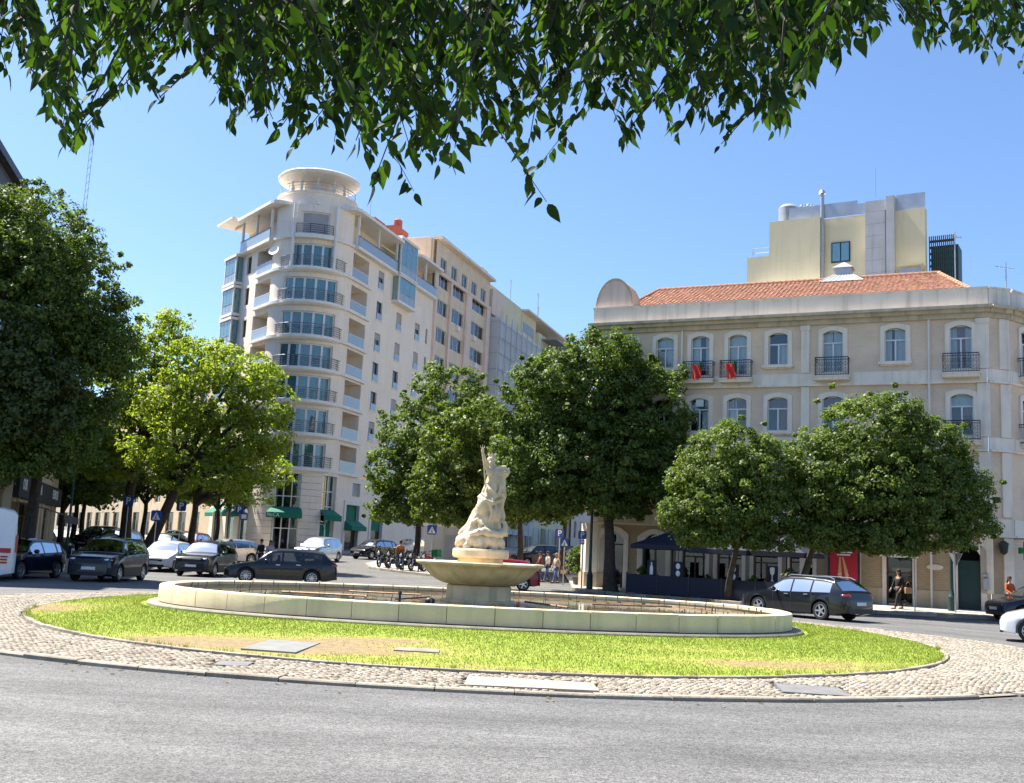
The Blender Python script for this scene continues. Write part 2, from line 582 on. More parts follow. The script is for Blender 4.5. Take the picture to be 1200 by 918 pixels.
# ================================================================== ground
def asphalt():
    m, t, b = _new('asphalt')
    L = t.links.new
    ge = N(t, 'ShaderNodeNewGeometry')

    def noise(scale, detail=4, rough=0.6):
        n = N(t, 'ShaderNodeTexNoise')
        n.inputs['Scale'].default_value = scale
        n.inputs['Detail'].default_value = detail
        n.inputs['Roughness'].default_value = rough
        L(ge.outputs['Position'], n.inputs['Vector'])
        return n.outputs['Fac']

    def rmap(s, a, b_, c, d):
        r = N(t, 'ShaderNodeMapRange')
        r.inputs['From Min'].default_value = a
        r.inputs['From Max'].default_value = b_
        r.inputs['To Min'].default_value = c
        r.inputs['To Max'].default_value = d
        L(s, r.inputs['Value'])
        return r.outputs[0]

    def mul(a, c):
        q = N(t, 'ShaderNodeMath', operation='MULTIPLY')
        L(a, q.inputs[0])
        L(c, q.inputs[1])
        return q.outputs[0]
    vo = N(t, 'ShaderNodeTexVoronoi')
    vo.inputs['Scale'].default_value = 55
    L(ge.outputs['Position'], vo.inputs['Vector'])
    sep = N(t, 'ShaderNodeSeparateColor')
    L(vo.outputs['Color'], sep.inputs[0])
    grain = rmap(sep.outputs[0], 0, 1, 0.45, 1.6)
    f = mul(grain, rmap(noise(0.35, 5), 0.35, 0.65, 0.82, 1.12))
    f = mul(f, rmap(noise(9, 4), 0.3, 0.7, 0.86, 1.14))
    # worn wheel tracks: rings about the island
    mp = N(t, 'ShaderNodeVectorMath', operation='SUBTRACT')
    L(ge.outputs['Position'], mp.inputs[0])
    mp.inputs[1].default_value = (-0.3, 26.5, 0)
    m2 = N(t, 'ShaderNodeVectorMath', operation='MULTIPLY')
    L(mp.outputs[0], m2.inputs[0])
    m2.inputs[1].default_value = (1 / 13.5, 1 / 12.3, 0)
    ln = N(t, 'ShaderNodeVectorMath', operation='LENGTH')
    L(m2.outputs[0], ln.inputs[0])
    wob = N(t, 'ShaderNodeMath', operation='MULTIPLY_ADD')
    L(noise(0.25, 3), wob.inputs[0])
    wob.inputs[1].default_value = 0.16
    L(ln.outputs['Value'], wob.inputs[2])
    sn = N(t, 'ShaderNodeMath', operation='MULTIPLY')
    L(wob.outputs[0], sn.inputs[0])
    sn.inputs[1].default_value = 44
    s2 = N(t, 'ShaderNodeMath', operation='SINE')
    L(sn.outputs[0], s2.inputs[0])
    f = mul(f, rmap(s2.outputs[0], -1, 1, 0.86, 1.08))
    # short tyre smears and seams
    mp2 = N(t, 'ShaderNodeMapping')
    mp2.inputs['Scale'].default_value = (0.5, 3.2, 1)
    L(ge.outputs['Position'], mp2.inputs['Vector'])
    n5 = N(t, 'ShaderNodeTexNoise')
    n5.inputs['Scale'].default_value = 1.3
    n5.inputs['Detail'].default_value = 6
    L(mp2.outputs[0], n5.inputs['Vector'])
    f = mul(f, rmap(n5.outputs['Fac'], 0.3, 0.7, 0.84, 1.10))
    vm = N(t, 'ShaderNodeVectorMath', operation='SCALE')
    vm.inputs[0].default_value = (0.118, 0.115, 0.110)
    L(f, vm.inputs['Scale'])
    L(vm.outputs[0], b.inputs['Base Color'])
    b.inputs['Roughness'].default_value = 0.8
    bp = N(t, 'ShaderNodeBump')
    bp.inputs['Strength'].default_value = 0.55
    bp.inputs['Distance'].default_value = 0.012
    L(vo.outputs['Distance'], bp.inputs['Height'])
    L(bp.outputs[0], b.inputs['Normal'])
    return m


MT['asphalt'] = asphalt()
xs = [-600, -250, -120, -60, -30, 0, 30, 60, 120, 250, 600]
ys = [-250, -60, -10, 20, 53, 60, 75, 100, 140, 173, 250, 400, 800]
gm = MB()
gm.add([(x, y, gz(y)) for y in ys for x in xs],
       [(j * 11 + i, j * 11 + i + 1, (j + 1) * 11 + i + 1, (j + 1) * 11 + i) for j in range(len(ys) - 1) for i in range(10)])
tag(gm.build('ground', MT['asphalt']), 'grey worn asphalt roadway circling the fountain island', kind='structure')
MT['pave'] = brick_mat('pale_pavement_setts', (0.40, 0.37, 0.33), (0.34, 0.32, 0.29), (0.22, 0.2, 0.18), 0.11, 0.11, 0.008)


def pave_mat():
    m, t, b = _new('pavement_setts')
    L = t.links.new
    ge = N(t, 'ShaderNodeNewGeometry')
    vo = N(t, 'ShaderNodeTexVoronoi')
    vo.inputs['Scale'].default_value = 9
    L(ge.outputs['Position'], vo.inputs['Vector'])
    no = N(t, 'ShaderNodeTexNoise')
    no.inputs['Scale'].default_value = 0.6
    no.inputs['Detail'].default_value = 6
    L(ge.outputs['Position'], no.inputs['Vector'])
    sp = N(t, 'ShaderNodeSeparateColor')
    L(vo.outputs['Color'], sp.inputs[0])
    a = N(t, 'ShaderNodeMath', operation='MULTIPLY_ADD')
    L(sp.outputs[0], a.inputs[0])
    a.inputs[1].default_value = 0.3
    L(no.outputs['Fac'], a.inputs[2])
    vm = N(t, 'ShaderNodeVectorMath', operation='SCALE')
    vm.inputs[0].default_value = (0.55, 0.51, 0.45)
    L(a.outputs[0], vm.inputs['Scale'])
    L(vm.outputs[0], b.inputs['Base Color'])
    b.inputs['Roughness'].default_value = 0.85
    return m


MT['pave'] = pave_mat()


def pavement(poly, label, h=0.13):
    n = len(poly)
    a = sum(poly[i][0] * poly[(i + 1) % n][1] - poly[(i + 1) % n][0] * poly[i][1] for i in range(n))
    if a < 0:
        poly = poly[::-1]
    bm = bmesh.new()
    top = [bm.verts.new((x, y, gz(y) + h)) for x, y in poly]
    bot = [bm.verts.new((x, y, gz(y) - 0.4)) for x, y in poly]
    f = bm.faces.new(top)
    for i in range(n):
        bm.faces.new((bot[i], bot[(i + 1) % n], top[(i + 1) % n], top[i]))
    bmesh.ops.triangulate(bm, faces=[f])
    me = bpy.data.meshes.new('pavement')
    bm.to_mesh(me)
    bm.free()
    o = put('pavement', me, mat=MT['pave'])
    tag(o, label, kind='structure')
    # kerb stones along the road edge
    return o


def kerb_run(pts, label, step=1.1, w=0.16, h=0.135):
    root = bpy.data.objects.new('kerb', None)
    col.objects.link(root)
    tag(root, label, kind='structure')
    me = MB().cbox(-step / 2 + 0.006, step / 2 - 0.006, -w / 2, w / 2, -0.2, h, 0.012).mesh('kerb_stone', MT['kerb'])
    for i in range(len(pts) - 1):
        a, b = Vector(pts[i]), Vector(pts[i + 1])
        n = max(1, round((b - a).length / step))
        for k in range(n):
            p = a.lerp(b, (k + 0.5) / n)
            o = put('kerb_stone', me, root, (p.x, p.y, gz(p.y) + random.uniform(-0.006, 0.006)), math.atan2(b.y - a.y, b.x - a.x))
            o.scale.x = (b - a).length / n / step
    return root


pr = [(3.6, 55.2), (5.4, 53.0), (10.6, 48.0), (12.9, 46.6), (15.7, 45.6), (20.6, 45.0), (25, 45.6), (48, 42)]
pavement(pr + [(70, 60), (30, 75), (8, 90), (4.0, 72)], 'pale stone pavement in front of the tiled corner building')
kerb_run([(x - 0.02, y - 0.09) for x, y in pr], 'stone kerb along the pavement of the tiled corner building')
pm = [(-9.2, 72), (-8.3, 67.2), (-7.4, 65.6), (-3.6, 61.2), (-2.2, 60.6), (-0.8, 61.4), (0.2, 64)]
pavement(pm + [(1.5, 80), (6, 130), (-4, 130), (-8.6, 90)], 'paved corner where the motorcycles are parked')
kerb_run(pm, 'kerb round the paved motorcycle corner')
pl_ = [(-70, 42.6), (-22, 42.8), (-19.6, 43.4), (-19.1, 45), (-19.9, 51.4), (-20.4, 56), (-24.5, 60.5)]
pavement(pl_ + [(-30, 66), (-70, 66)], 'paved corner in front of the dark cafe on the left')
kerb_run(pl_, 'kerb round the paved corner on the left')
pavement([(-40, 113), (-25.2, 91.0), (-21.5, 88.3), (-17.8, 87.5), (-14.2, 88.6), (-12.3, 91.5), (-7.0, 108), (2.0, 136), (30, 220), (-10, 220), (-30, 130)],
         'pavement at the foot of the rounded apartment block')
pavement([(-60, 84), (-30, 84.5), (-31.5, 100), (-60, 130)], 'pavement under the shops behind the bright green trees')

# ================================================================== fountain island
def ell(c, a, b, t, n=2.0):
    ct, st = math.cos(t), math.sin(t)
    return (c[0] + a * math.copysign(abs(ct) ** (2 / n), ct), c[1] + b * math.copysign(abs(st) ** (2 / n), st))


OUT = ((-0.3, 26.5), 13.5, 12.3, 2.0)
LAWN = ((-0.3, 27.2), 10.4, 11.6, 2.0)
POOL = ((-0.65, 28.35), 8.05, 5.25, 2.25)
ZI = 0.12


def ring_pts(e, n, off=0.0):
    """n points at equal spacing along an oval, with outward offset"""
    fine = [ell(e[0], e[1], e[2], 2 * PI * k / 2000, e[3]) for k in range(2001)]
    d = [0]
    for k in range(2000):
        d.append(d[-1] + math.dist(fine[k], fine[k + 1]))
    res = []
    j = 0
    for i in range(n):
        s = d[-1] * i / n
        while d[j + 1] < s:
            j += 1
        f = (s - d[j]) / max(1e-9, d[j + 1] - d[j])
        x = fine[j][0] + (fine[j + 1][0] - fine[j][0]) * f
        y = fine[j][1] + (fine[j + 1][1] - fine[j][1]) * f
        tx, ty = fine[j + 1][0] - fine[j][0], fine[j + 1][1] - fine[j][1]
        l = math.hypot(tx, ty)
        nx, ny = ty / l, -tx / l
        res.append((x + nx * off, y + ny * off, nx, ny))
    return res


def disc(name, e, z, mat_, off=0.0, n=160, zc=None, label=None):
    pts = ring_pts(e, n, off)
    v = [(x, y, z) for x, y, _, _ in pts] + [(e[0][0], e[0][1], z if zc is None else zc)]
    mb = MB().add(v, [(i, (i + 1) % n, n) for i in range(n)])
    return tag(mb.build(name, mat_), label, kind='structure')


MT['sand'] = mat('sandy_joint', (0.22, 0.19, 0.15), 0.95, 0.2, 3, fine=0.2)


def zi(x, y):
    """cobble height: the rim falls gently from the lawn to the kerb"""
    rho = np.sqrt(((x - OUT[0][0]) / OUT[1]) ** 2 + ((y - OUT[0][1]) / OUT[2]) ** 2)
    return 0.05 + (ZI - 0.05) * np.clip((0.99 - rho) / 0.09, 0, 1)


disc('island_bed', OUT, 0.025, MT['sand'], -0.05, zc=0.25, label='sandy bed under the cobbles of the island')


def ring_stones(root_name, piece, e, count, depth, z0, z1, off, m_, label, skip=(), jit=0.004, ch=0.012, gap=0.006):
    """curved stone blocks set end to end round an oval; every stone its own object"""
    root = bpy.data.objects.new(root_name, None)
    col.objects.link(root)
    tag(root, label, kind='structure')
    sub = 4
    pts = ring_pts(e, count * sub)
    for i in range(count):
        if i in skip:
            continue
        dz = random.uniform(-jit, jit)
        do = random.uniform(-jit, jit)
        V, F = [], []
        for k in range(sub + 1):
            x, y, nx, ny = pts[(i * sub + k) % (count * sub)]
            tx, ty = -ny, nx
            g = gap if k == 0 else (-gap if k == sub else 0)
            x += tx * g
            y += ty * g
            o0, o1 = off + do, off - depth + do
            prof = [(o0, z0), (o0, z1 - ch), (o0 - ch, z1), (o1 + ch, z1), (o1, z1 - ch), (o1, z0)]
            V += [(x + nx * o, y + ny * o, z + dz) for o, z in prof]
        for k in range(sub):
            for j in range(5):
                a, b = k * 6 + j, (k + 1) * 6 + j
                F.append((a, b, b + 1, a + 1))
        F.append((0, 1, 2, 3, 4, 5))
        F.append(tuple(sub * 6 + j for j in (5, 4, 3, 2, 1, 0)))
        MB().add(V, F).build(piece, m_, root)
    return root


ring_stones('island_kerb', 'kerb_stone', OUT, 78, 0.17, -0.1, 0.062, 0.0, MT['kerb'], 'low stone kerb round the fountain island', skip=(66,), jit=0.012, ch=0.018, gap=0.008)
ring_stones('lawn_edging', 'edging_stone', LAWN, 84, 0.09, 0.0, ZI + 0.035, 0.05, MT['kerb'], 'thin stone edging between lawn and cobbles', jit=0.006, ch=0.008)

# cobbles: every stone real, about 10 cm, only the half of the ring that can be seen
def in_oval(x, y, e, off=0.0):
    return (np.abs((x - e[0][0]) / (e[1] + off)) ** e[3] + np.abs((y - e[0][1]) / (e[2] + off)) ** e[3]) < 1


g = 0.092
gx, gy = np.meshgrid(np.arange(-14, 14, g), np.arange(13.5, 37.5, g * 0.95))
gx = gx + (np.arange(gx.shape[0])[:, None] % 2) * g * 0.5
# lay the courses as gentle waves, the way the paviours swing their arcs
wv = 0.10 * np.sin(gx * 2.1 + 0.6 * gy) + 0.03 * np.sin(gx * 5.3)
gy = gy + wv
gx = gx.ravel() + rng.normal(0, 0.008, gx.size)
gy = gy.ravel() + rng.normal(0, 0.008, gy.size)
k = in_oval(gx, gy, OUT, -0.2) & ~in_oval(gx, gy, LAWN, 0.10)
k &= ~((np.abs(gx - 4.5) < 0.55) & (np.abs(gy - 15.75) < 0.42))
k &= ~((np.abs(gx - 0.45) < 0.95) & (np.abs(gy - 14.85) < 0.36))
k &= ~((np.abs(gx + 3.75) < 0.30) & (np.abs(gy - 15.5) < 0.22))
gx, gy = gx[k], gy[k]
n = len(gx)
s = 0.5 * g * rng.uniform(0.84, 0.99, n)
s2 = 0.5 * g * rng.uniform(0.82, 0.97, n)
rot = rng.normal(0, 0.16, n)
hz = zi(gx, gy) + rng.normal(0, 0.0035, n)
cx = np.array([-1, 1, 1, -1])
cy = np.array([-1, -1, 1, 1])
V = np.zeros((n, 8, 3))
for q in range(4):
    for lvl, (sh, z) in enumerate(((1.0, None), (0.90, 0))):
        lx, ly = cx[q] * s * sh, cy[q] * s2 * sh
        V[:, lvl * 4 + q, 0] = gx + lx * np.cos(rot) - ly * np.sin(rot)
        V[:, lvl * 4 + q, 1] = gy + lx * np.sin(rot) + ly * np.cos(rot)
        V[:, lvl * 4 + q, 2] = hz - (0.02 if lvl == 0 else 0) + rng.normal(0, 0.002, n)
F = np.array([[4, 5, 6, 7], [0, 1, 5, 4], [1, 2, 6, 5], [2, 3, 7, 6], [3, 0, 4, 7]])
F = (F[None] + (np.arange(n) * 8)[:, None, None]).reshape(-1, 4)


def attr_mat(name, stops, rough=0.85, fine=0.1, fscale=30, spec=0.3):
    m, t, b = _new(name)
    L = t.links.new
    at = N(t, 'ShaderNodeAttribute', attribute_name='rnd')
    cr = N(t, 'ShaderNodeValToRGB')
    el = cr.color_ramp.elements
    el[0].position, el[0].color = stops[0][0], (*stops[0][1], 1)
    el[1].position, el[1].color = stops[-1][0], (*stops[-1][1], 1)
    for p, c in stops[1:-1]:
        e = el.new(p)
        e.color = (*c, 1)
    L(at.outputs['Fac'], cr.inputs[0])
    ge = N(t, 'ShaderNodeNewGeometry')
    no = N(t, 'ShaderNodeTexNoise')
    no.inputs['Scale'].default_value = fscale
    no.inputs['Detail'].default_value = 4
    L(ge.outputs['Position'], no.inputs['Vector'])
    mr = N(t, 'ShaderNodeMapRange')
    mr.inputs['From Min'].default_value = 0.3
    mr.inputs['From Max'].default_value = 0.7
    mr.inputs['To Min'].default_value = 1 - fine
    mr.inputs['To Max'].default_value = 1 + fine
    L(no.outputs['Fac'], mr.inputs['Value'])
    vm = N(t, 'ShaderNodeVectorMath', operation='SCALE')
    L(cr.outputs[0], vm.inputs[0])
    L(mr.outputs[0], vm.inputs['Scale'])
    L(vm.outputs[0], b.inputs['Base Color'])
    b.inputs['Roughness'].default_value = rough
    b.inputs['Specular IOR Level'].default_value = spec
    return m


MT['cobble'] = attr_mat('limestone_cobbles', [(0, (0.20, 0.17, 0.13)), (0.5, (0.30, 0.256, 0.20)), (1, (0.385, 0.335, 0.27))], fine=0.15, fscale=4)
tag(put('cobblestones', np_mesh('cobblestones', V.reshape(-1, 3), F, MT['cobble'], np.repeat(rng.random(n), 5))),
    'small pale limestone cobbles paving the rim of the island', kind='stuff')

# ------------------------------------------------------------------ lawn
DRY = [(-3.4, 17.9, 2.3, 1.3, 1.3), (-4.9, 17.6, 1.0, 0.6, 0.7), (4.6, 18.5, 1.9, 0.8, 0.75), (-10.0, 24.0, 0.9, 2.0, 0.9), (6.5, 19.6, 1.3, 0.8, 0.35), (-2.2, 19.6, 1.2, 0.5, 0.6), (0.4, 16.0, 3.5, 0.35, 0.45), (3.6, 20.6, 1.4, 0.6, 0.4)]


def dry(x, y):
    d = np.zeros_like(x) + 0.04
    for cx_, cy_, sx_, sy_, a in DRY:
        d += a * np.exp(-((x - cx_) / sx_) ** 2 - ((y - cy_) / sy_) ** 2)
    wob = 0.5 + 0.5 * np.sin(1.7 * x + 2.3 * np.sin(1.1 * y)) * np.sin(1.9 * y + 1.3 * np.sin(0.9 * x))
    return np.clip(d * (0.9 + 0.6 * wob), 0, 1)


nr, na = 60, 200
V = []
for i in range(nr + 1):
    f = i / nr
    for j in range(na):
        x, y = ell(LAWN[0], LAWN[1] * f, LAWN[2] * f, 2 * PI * j / na)
        V.append((x, y, ZI + 0.02 + 0.05 * (1 - f * f)))
F = [(i * na + j, i * na + (j + 1) % na, (i + 1) * na + (j + 1) % na, (i + 1) * na + j) for i in range(nr) for j in range(na)]
V = np.array(V)
F = np.array(F)[:, ::-1]
fc = V[F].mean(1)
MT['soil'] = attr_mat('lawn_ground', [(0, (0.20, 0.27, 0.028)), (0.4, (0.25, 0.27, 0.045)), (0.7, (0.25, 0.19, 0.075)), (1, (0.225, 0.165, 0.09))], 0.95, 0.25, 7)
lo = put('lawn', np_mesh('lawn', V, F, MT['soil'], np.clip(dry(fc[:, 0], fc[:, 1]) * 0.9 + rng.uniform(-0.05, 0.1, len(fc)), 0, 1)))
tag(lo, 'mown bright green lawn with dry patches round the fountain', kind='structure')
n = 230000
th = rng.random(n) * 2 * PI
rr = np.sqrt(rng.random(n))
x = LAWN[0][0] + (LAWN[1] - 0.05) * rr * np.cos(th)
y = LAWN[0][1] + (LAWN[2] - 0.05) * rr * np.sin(th)
k = ~in_oval(x, y, POOL, 0.40) & (y < 34)
for sx0, sx1, sy0, sy1 in ((-4.1, -3.0, 16.5, 18.6), (-1.75, -0.95, 17.6, 18.3)):
    k &= ~((x > sx0) & (x < sx1) & (y > sy0) & (y < sy1))
d = dry(x, y)
k &= rng.random(n) > d * 0.95
x, y, d = x[k], y[k], d[k]
n = len(x)
z = ZI + 0.02 + 0.05 * (1 - ((x - LAWN[0][0]) / LAWN[1]) ** 2 - ((y - LAWN[0][1]) / LAWN[2]) ** 2)
h = rng.uniform(0.018, 0.05, n) * (1 - 0.5 * d)
near_wall = in_oval(x, y, POOL, 0.62)
h = np.where(near_wall, h * 1.7, h)
a = rng.random(n) * 2 * PI
lean = rng.normal(0, 0.5, (n, 2)) * h[:, None]
wd = rng.uniform(0.005, 0.011, n)
V = np.zeros((n, 3, 3))
V[:, 0] = np.stack([x - wd * np.cos(a), y - wd * np.sin(a), z - 0.01], 1)
V[:, 1] = np.stack([x + wd * np.cos(a), y + wd * np.sin(a), z - 0.01], 1)
V[:, 2] = np.stack([x + lean[:, 0], y + lean[:, 1], z + h], 1)
F = np.arange(n * 3).reshape(n, 3)
tone = 0.5 + 0.5 * np.sin(2.1 * x + 1.3 * np.sin(1.7 * y)) * np.sin(2.7 * y + 1.1 * np.sin(2.3 * x)) + 0.25 * np.sin(9 * x + 3 * y) * np.sin(8 * y - 4 * x)
rv = np.clip(rng.random(n) * 0.32 + 0.2 * tone + d * rng.uniform(0.2, 0.75, n) + (rng.random(n) < 0.04) * 0.3, 0, 1)


def grass_mat():
    m = attr_mat('grass_blades', [(0, (0.14, 0.22, 0.016)), (0.25, (0.21, 0.265, 0.032)), (0.5, (0.28, 0.315, 0.055)), (0.72, (0.30, 0.26, 0.08)), (1, (0.32, 0.25, 0.12))], 0.8, 0.18, 1.1)
    t = m.node_tree
    b = t.nodes['Principled BSDF']
    tl = N(t, 'ShaderNodeBsdfTranslucent')
    t.links.new(b.inputs['Base Color'].links[0].from_socket, tl.inputs[0])
    ms = N(t, 'ShaderNodeMixShader')
    ms.inputs[0].default_value = 0.4
    t.links.new(b.outputs[0], ms.inputs[1])
    t.links.new(tl.outputs[0], ms.inputs[2])
    t.links.new(ms.outputs[0], t.nodes['Material Output'].inputs[0])
    return m


tag(put('grass', np_mesh('grass', V.reshape(-1, 3), F, MT.setdefault('grass', grass_mat()), rv)), 'short bright green grass with straw coloured patches', kind='stuff')

# a few tufts left long along edging and wall, and dead leaves blown against the kerb
n = 900
rp = ring_pts(LAWN, 3000, -0.03)
sel_ = rng.integers(0, 3000, n)
bp_ = np.array([(rp[i][0], rp[i][1]) for i in sel_]) + rng.normal(0, 0.035, (n, 2))
keep_ = (bp_[:, 1] < 31) & (np.sin(bp_[:, 0] * 3.1) + np.sin(bp_[:, 0] * 7.3) > -0.3)
bp_ = bp_[keep_]
n = len(bp_)
nb_ = 7
a = rng.random((n, nb_)) * 2 * PI
hh = rng.uniform(0.05, 0.13, (n, nb_))
V = np.zeros((n, nb_, 3, 3))
bx3 = bp_[:, None, :] + rng.normal(0, 0.02, (n, nb_, 2))
V[:, :, 0, :2] = bx3 - 0.006 * np.stack([np.cos(a), np.sin(a)], 2)
V[:, :, 1, :2] = bx3 + 0.006 * np.stack([np.cos(a), np.sin(a)], 2)
V[:, :, 2, :2] = bx3 + rng.normal(0, 0.4, (n, nb_, 2)) * hh[:, :, None]
V[:, :, 0:2, 2] = ZI
V[:, :, 2, 2] = ZI + hh
tag(put('grass_tufts', np_mesh('grass_tufts', V.reshape(-1, 3), np.arange(n * nb_ * 3).reshape(-1, 3), MT['grass'], rng.random(n * nb_) * 0.7)), 'longer grass tufts straggling over the lawn edging', kind='stuff')
n = 260
rp = ring_pts(OUT, 3000, 0.0)
sel_ = rng.integers(0, 3000, n)
off_ = np.abs(rng.normal(0, 0.35, n)) + 0.03
inner = rng.random(n) < 0.35
px_ = np.array([rp[i][0] + rp[i][2] * (-o_ if q_ else o_) for i, o_, q_ in zip(sel_, off_, inner)])
py_ = np.array([rp[i][1] + rp[i][3] * (-o_ if q_ else o_) for i, o_, q_ in zip(sel_, off_, inner)])
pz_ = np.where(inner, zi(px_, py_) + 0.012, 0.008)
a = rng.random(n) * 2 * PI
L_ = rng.uniform(0.03, 0.06, n)
V = np.zeros((n, 4, 3))
for q_, (u_, w_) in enumerate(((-1, 0), (0, -.4), (1, 0), (0, .4))):
    V[:, q_, 0] = px_ + L_ * (u_ * np.cos(a) - w_ * np.sin(a))
    V[:, q_, 1] = py_ + L_ * (u_ * np.sin(a) + w_ * np.cos(a))
    V[:, q_, 2] = pz_ + (0.01 if q_ % 2 else 0)
tag(put('fallen_leaves', np_mesh('fallen_leaves', V.reshape(-1, 3), np.arange(n * 4).reshape(-1, 4), attr_mat('dead_leaves', [(0, (0.10, 0.06, 0.025)), (1, (0.22, 0.17, 0.06))]), rng.random(n))), 'small dead leaves blown against the kerb', kind='stuff')

# covers let into lawn and cobbles
MT['cobble_patch'] = mat('pale_mortar_patch', (0.33, 0.29, 0.23), 0.9, 0.15, 3, 0.4, 30, fine=0.12, fscale=20)


def slab(name, pts, z, m_, label, cat, th=0.05):
    n_ = len(pts)
    zz = [(float(z(px_, py_)) if callable(z) else z) for px_, py_ in pts]
    mb = MB().add([(a_, b_, c_ - th) for (a_, b_), c_ in zip(pts, zz)] + [(a_, b_, c_) for (a_, b_), c_ in zip(pts, zz)],
                  [tuple(range(n_ - 1, -1, -1)), tuple(range(n_, 2 * n_))] + [(i, (i + 1) % n_, n_ + (i + 1) % n_, n_ + i) for i in range(n_)])
    o = mb.build(name, m_)
    return tag(o, label, cat)


slab('stone_slab', [(-3.98, 16.85), (-3.1, 16.65), (-3.02, 18.4), (-3.9, 18.55)], ZI + 0.05, MT['concrete'], 'large grey slab cover set in the dry patch of the lawn', 'slab')
slab('stone_slab', [(-1.72, 17.72), (-0.98, 17.66), (-1.0, 18.2), (-1.68, 18.26)], ZI + 0.055, MT['kerb'], 'small pale slab cover set in the green lawn', 'slab')
slab('manhole_cover', [(4.0, 15.4), (5.0, 15.42), (4.98, 16.1), (4.05, 16.1)], lambda a_, b_: zi(a_, b_) - 0.003, MT['manhole'], 'dark square iron cover in the cobbles on the right', 'manhole cover')
slab('manhole_cover', [(-4.0, 15.34), (-3.52, 15.32), (-3.5, 15.66), (-3.98, 15.7)], lambda a_, b_: zi(a_, b_) - 0.003, MT['manhole'], 'small dark iron cover in the cobbles on the left', 'manhole cover')
slab('concrete_patch', [(-0.45, 14.55), (1.35, 14.6), (1.3, 15.15), (-0.42, 15.2)], lambda a_, b_: zi(a_, b_) + 0.004, MT['cobble_patch'], 'smooth pale concrete patch mending the cobbles', 'concrete patch')
o = slab('road_marking', [(0.36, 10.07), (0.50, 10.08), (0.49, 10.11), (0.36, 10.11)], 0.004, MT['concrete'], None, None, 0.003)
tag(o, 'worn stub of a white painted road mark on the asphalt', kind='structure')

# ------------------------------------------------------------------ pool
ZR = 0.645
pool = thing('fountain_pool', 'oval stone fountain pool with a low wall of pale slabs on the lawn', 'fountain pool', (POOL[0][0], POOL[0][1], ZI))


def oval_ring(e, off0, off1, z0, z1, ch=0.0, n=160):
    a, b = ring_pts(e, n, off0), ring_pts(e, n, off1)
    V, F = [], []
    for i in range(n):
        V += [(a[i][0], a[i][1], z0), (a[i][0], a[i][1], z1 - ch), (a[i][0] - a[i][2] * ch, a[i][1] - a[i][3] * ch, z1), (b[i][0], b[i][1], z1), (b[i][0], b[i][1], z0)]
    for i in range(n):
        j = (i + 1) % n
        F += [(i * 5 + q, j * 5 + q, j * 5 + q + 1, i * 5 + q + 1) for q in range(4)]
    return MB().add(V, F)


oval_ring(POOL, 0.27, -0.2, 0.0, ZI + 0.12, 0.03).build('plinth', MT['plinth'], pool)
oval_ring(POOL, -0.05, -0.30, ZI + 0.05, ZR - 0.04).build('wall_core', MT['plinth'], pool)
cnt, sub = 42, 6
pts = ring_pts(POOL, cnt * sub)
for i in range(cnt):
    V, F = [], []
    dz = random.uniform(-0.004, 0.004)
    do = random.uniform(-0.004, 0.004)
    for q in range(sub + 1):
        px_, py_, nx, ny = pts[(i * sub + q) % (cnt * sub)]
        gsh = 0.007 if q == 0 else (-0.007 if q == sub else 0)
        px_, py_ = px_ - ny * gsh, py_ + nx * gsh
        prof = [(0.0, ZI + 0.14), (0.0, ZR - 0.03), (-0.012, ZR - 0.008), (-0.03, ZR), (-0.33, ZR), (-0.35, ZR - 0.02), (-0.35, ZR - 0.09), (-0.31, ZR - 0.10), (-0.31, ZI + 0.14)]
        V += [(px_ + nx * (o_ + do), py_ + ny * (o_ + do), z_ + dz) for o_, z_ in prof]
    P = 9
    for q in range(sub):
        F += [(q * P + j, (q + 1) * P + j, (q + 1) * P + j + 1, q * P + j + 1) for j in range(P - 1)]
    F += [tuple(range(P)), tuple(sub * P + j for j in range(P - 1, -1, -1))]
    MB().add(V, F).build('wall_slab', MT['stone'], pool, smooth=30)
mb = MB()
pp = ring_pts(POOL, 120, -0.2)
mb.add([(x_, y_, ZI + 0.12) for x_, y_, _, _ in pp], [tuple(range(120))]).build('pool_floor', MT['plinth'], pool)


def water_mat():
    m, t, b = _new('pool_water')
    L = t.links.new
    b.inputs['Base Color'].default_value = (0.085, 0.085, 0.045, 1)
    b.inputs['Roughness'].default_value = 0.04
    b.inputs['Specular IOR Level'].default_value = 0.5
    ge = N(t, 'ShaderNodeNewGeometry')
    no = N(t, 'ShaderNodeTexNoise')
    no.inputs['Scale'].default_value = 5
    no.inputs['Detail'].default_value = 4
    L(ge.outputs['Position'], no.inputs['Vector'])
    bp = N(t, 'ShaderNodeBump')
    bp.inputs['Strength'].default_value = 0.12
    bp.inputs['Distance'].default_value = 0.02
    L(no.outputs['Fac'], bp.inputs['Height'])
    L(bp.outputs[0], b.inputs['Normal'])
    return m


pp = ring_pts(POOL, 120, -0.33)
tag(MB().add([(x_, y_, 0.50) for x_, y_, _, _ in pp], [tuple(range(120))]).build('water', water_mat()), 'still murky olive water in the fountain pool', kind='structure')

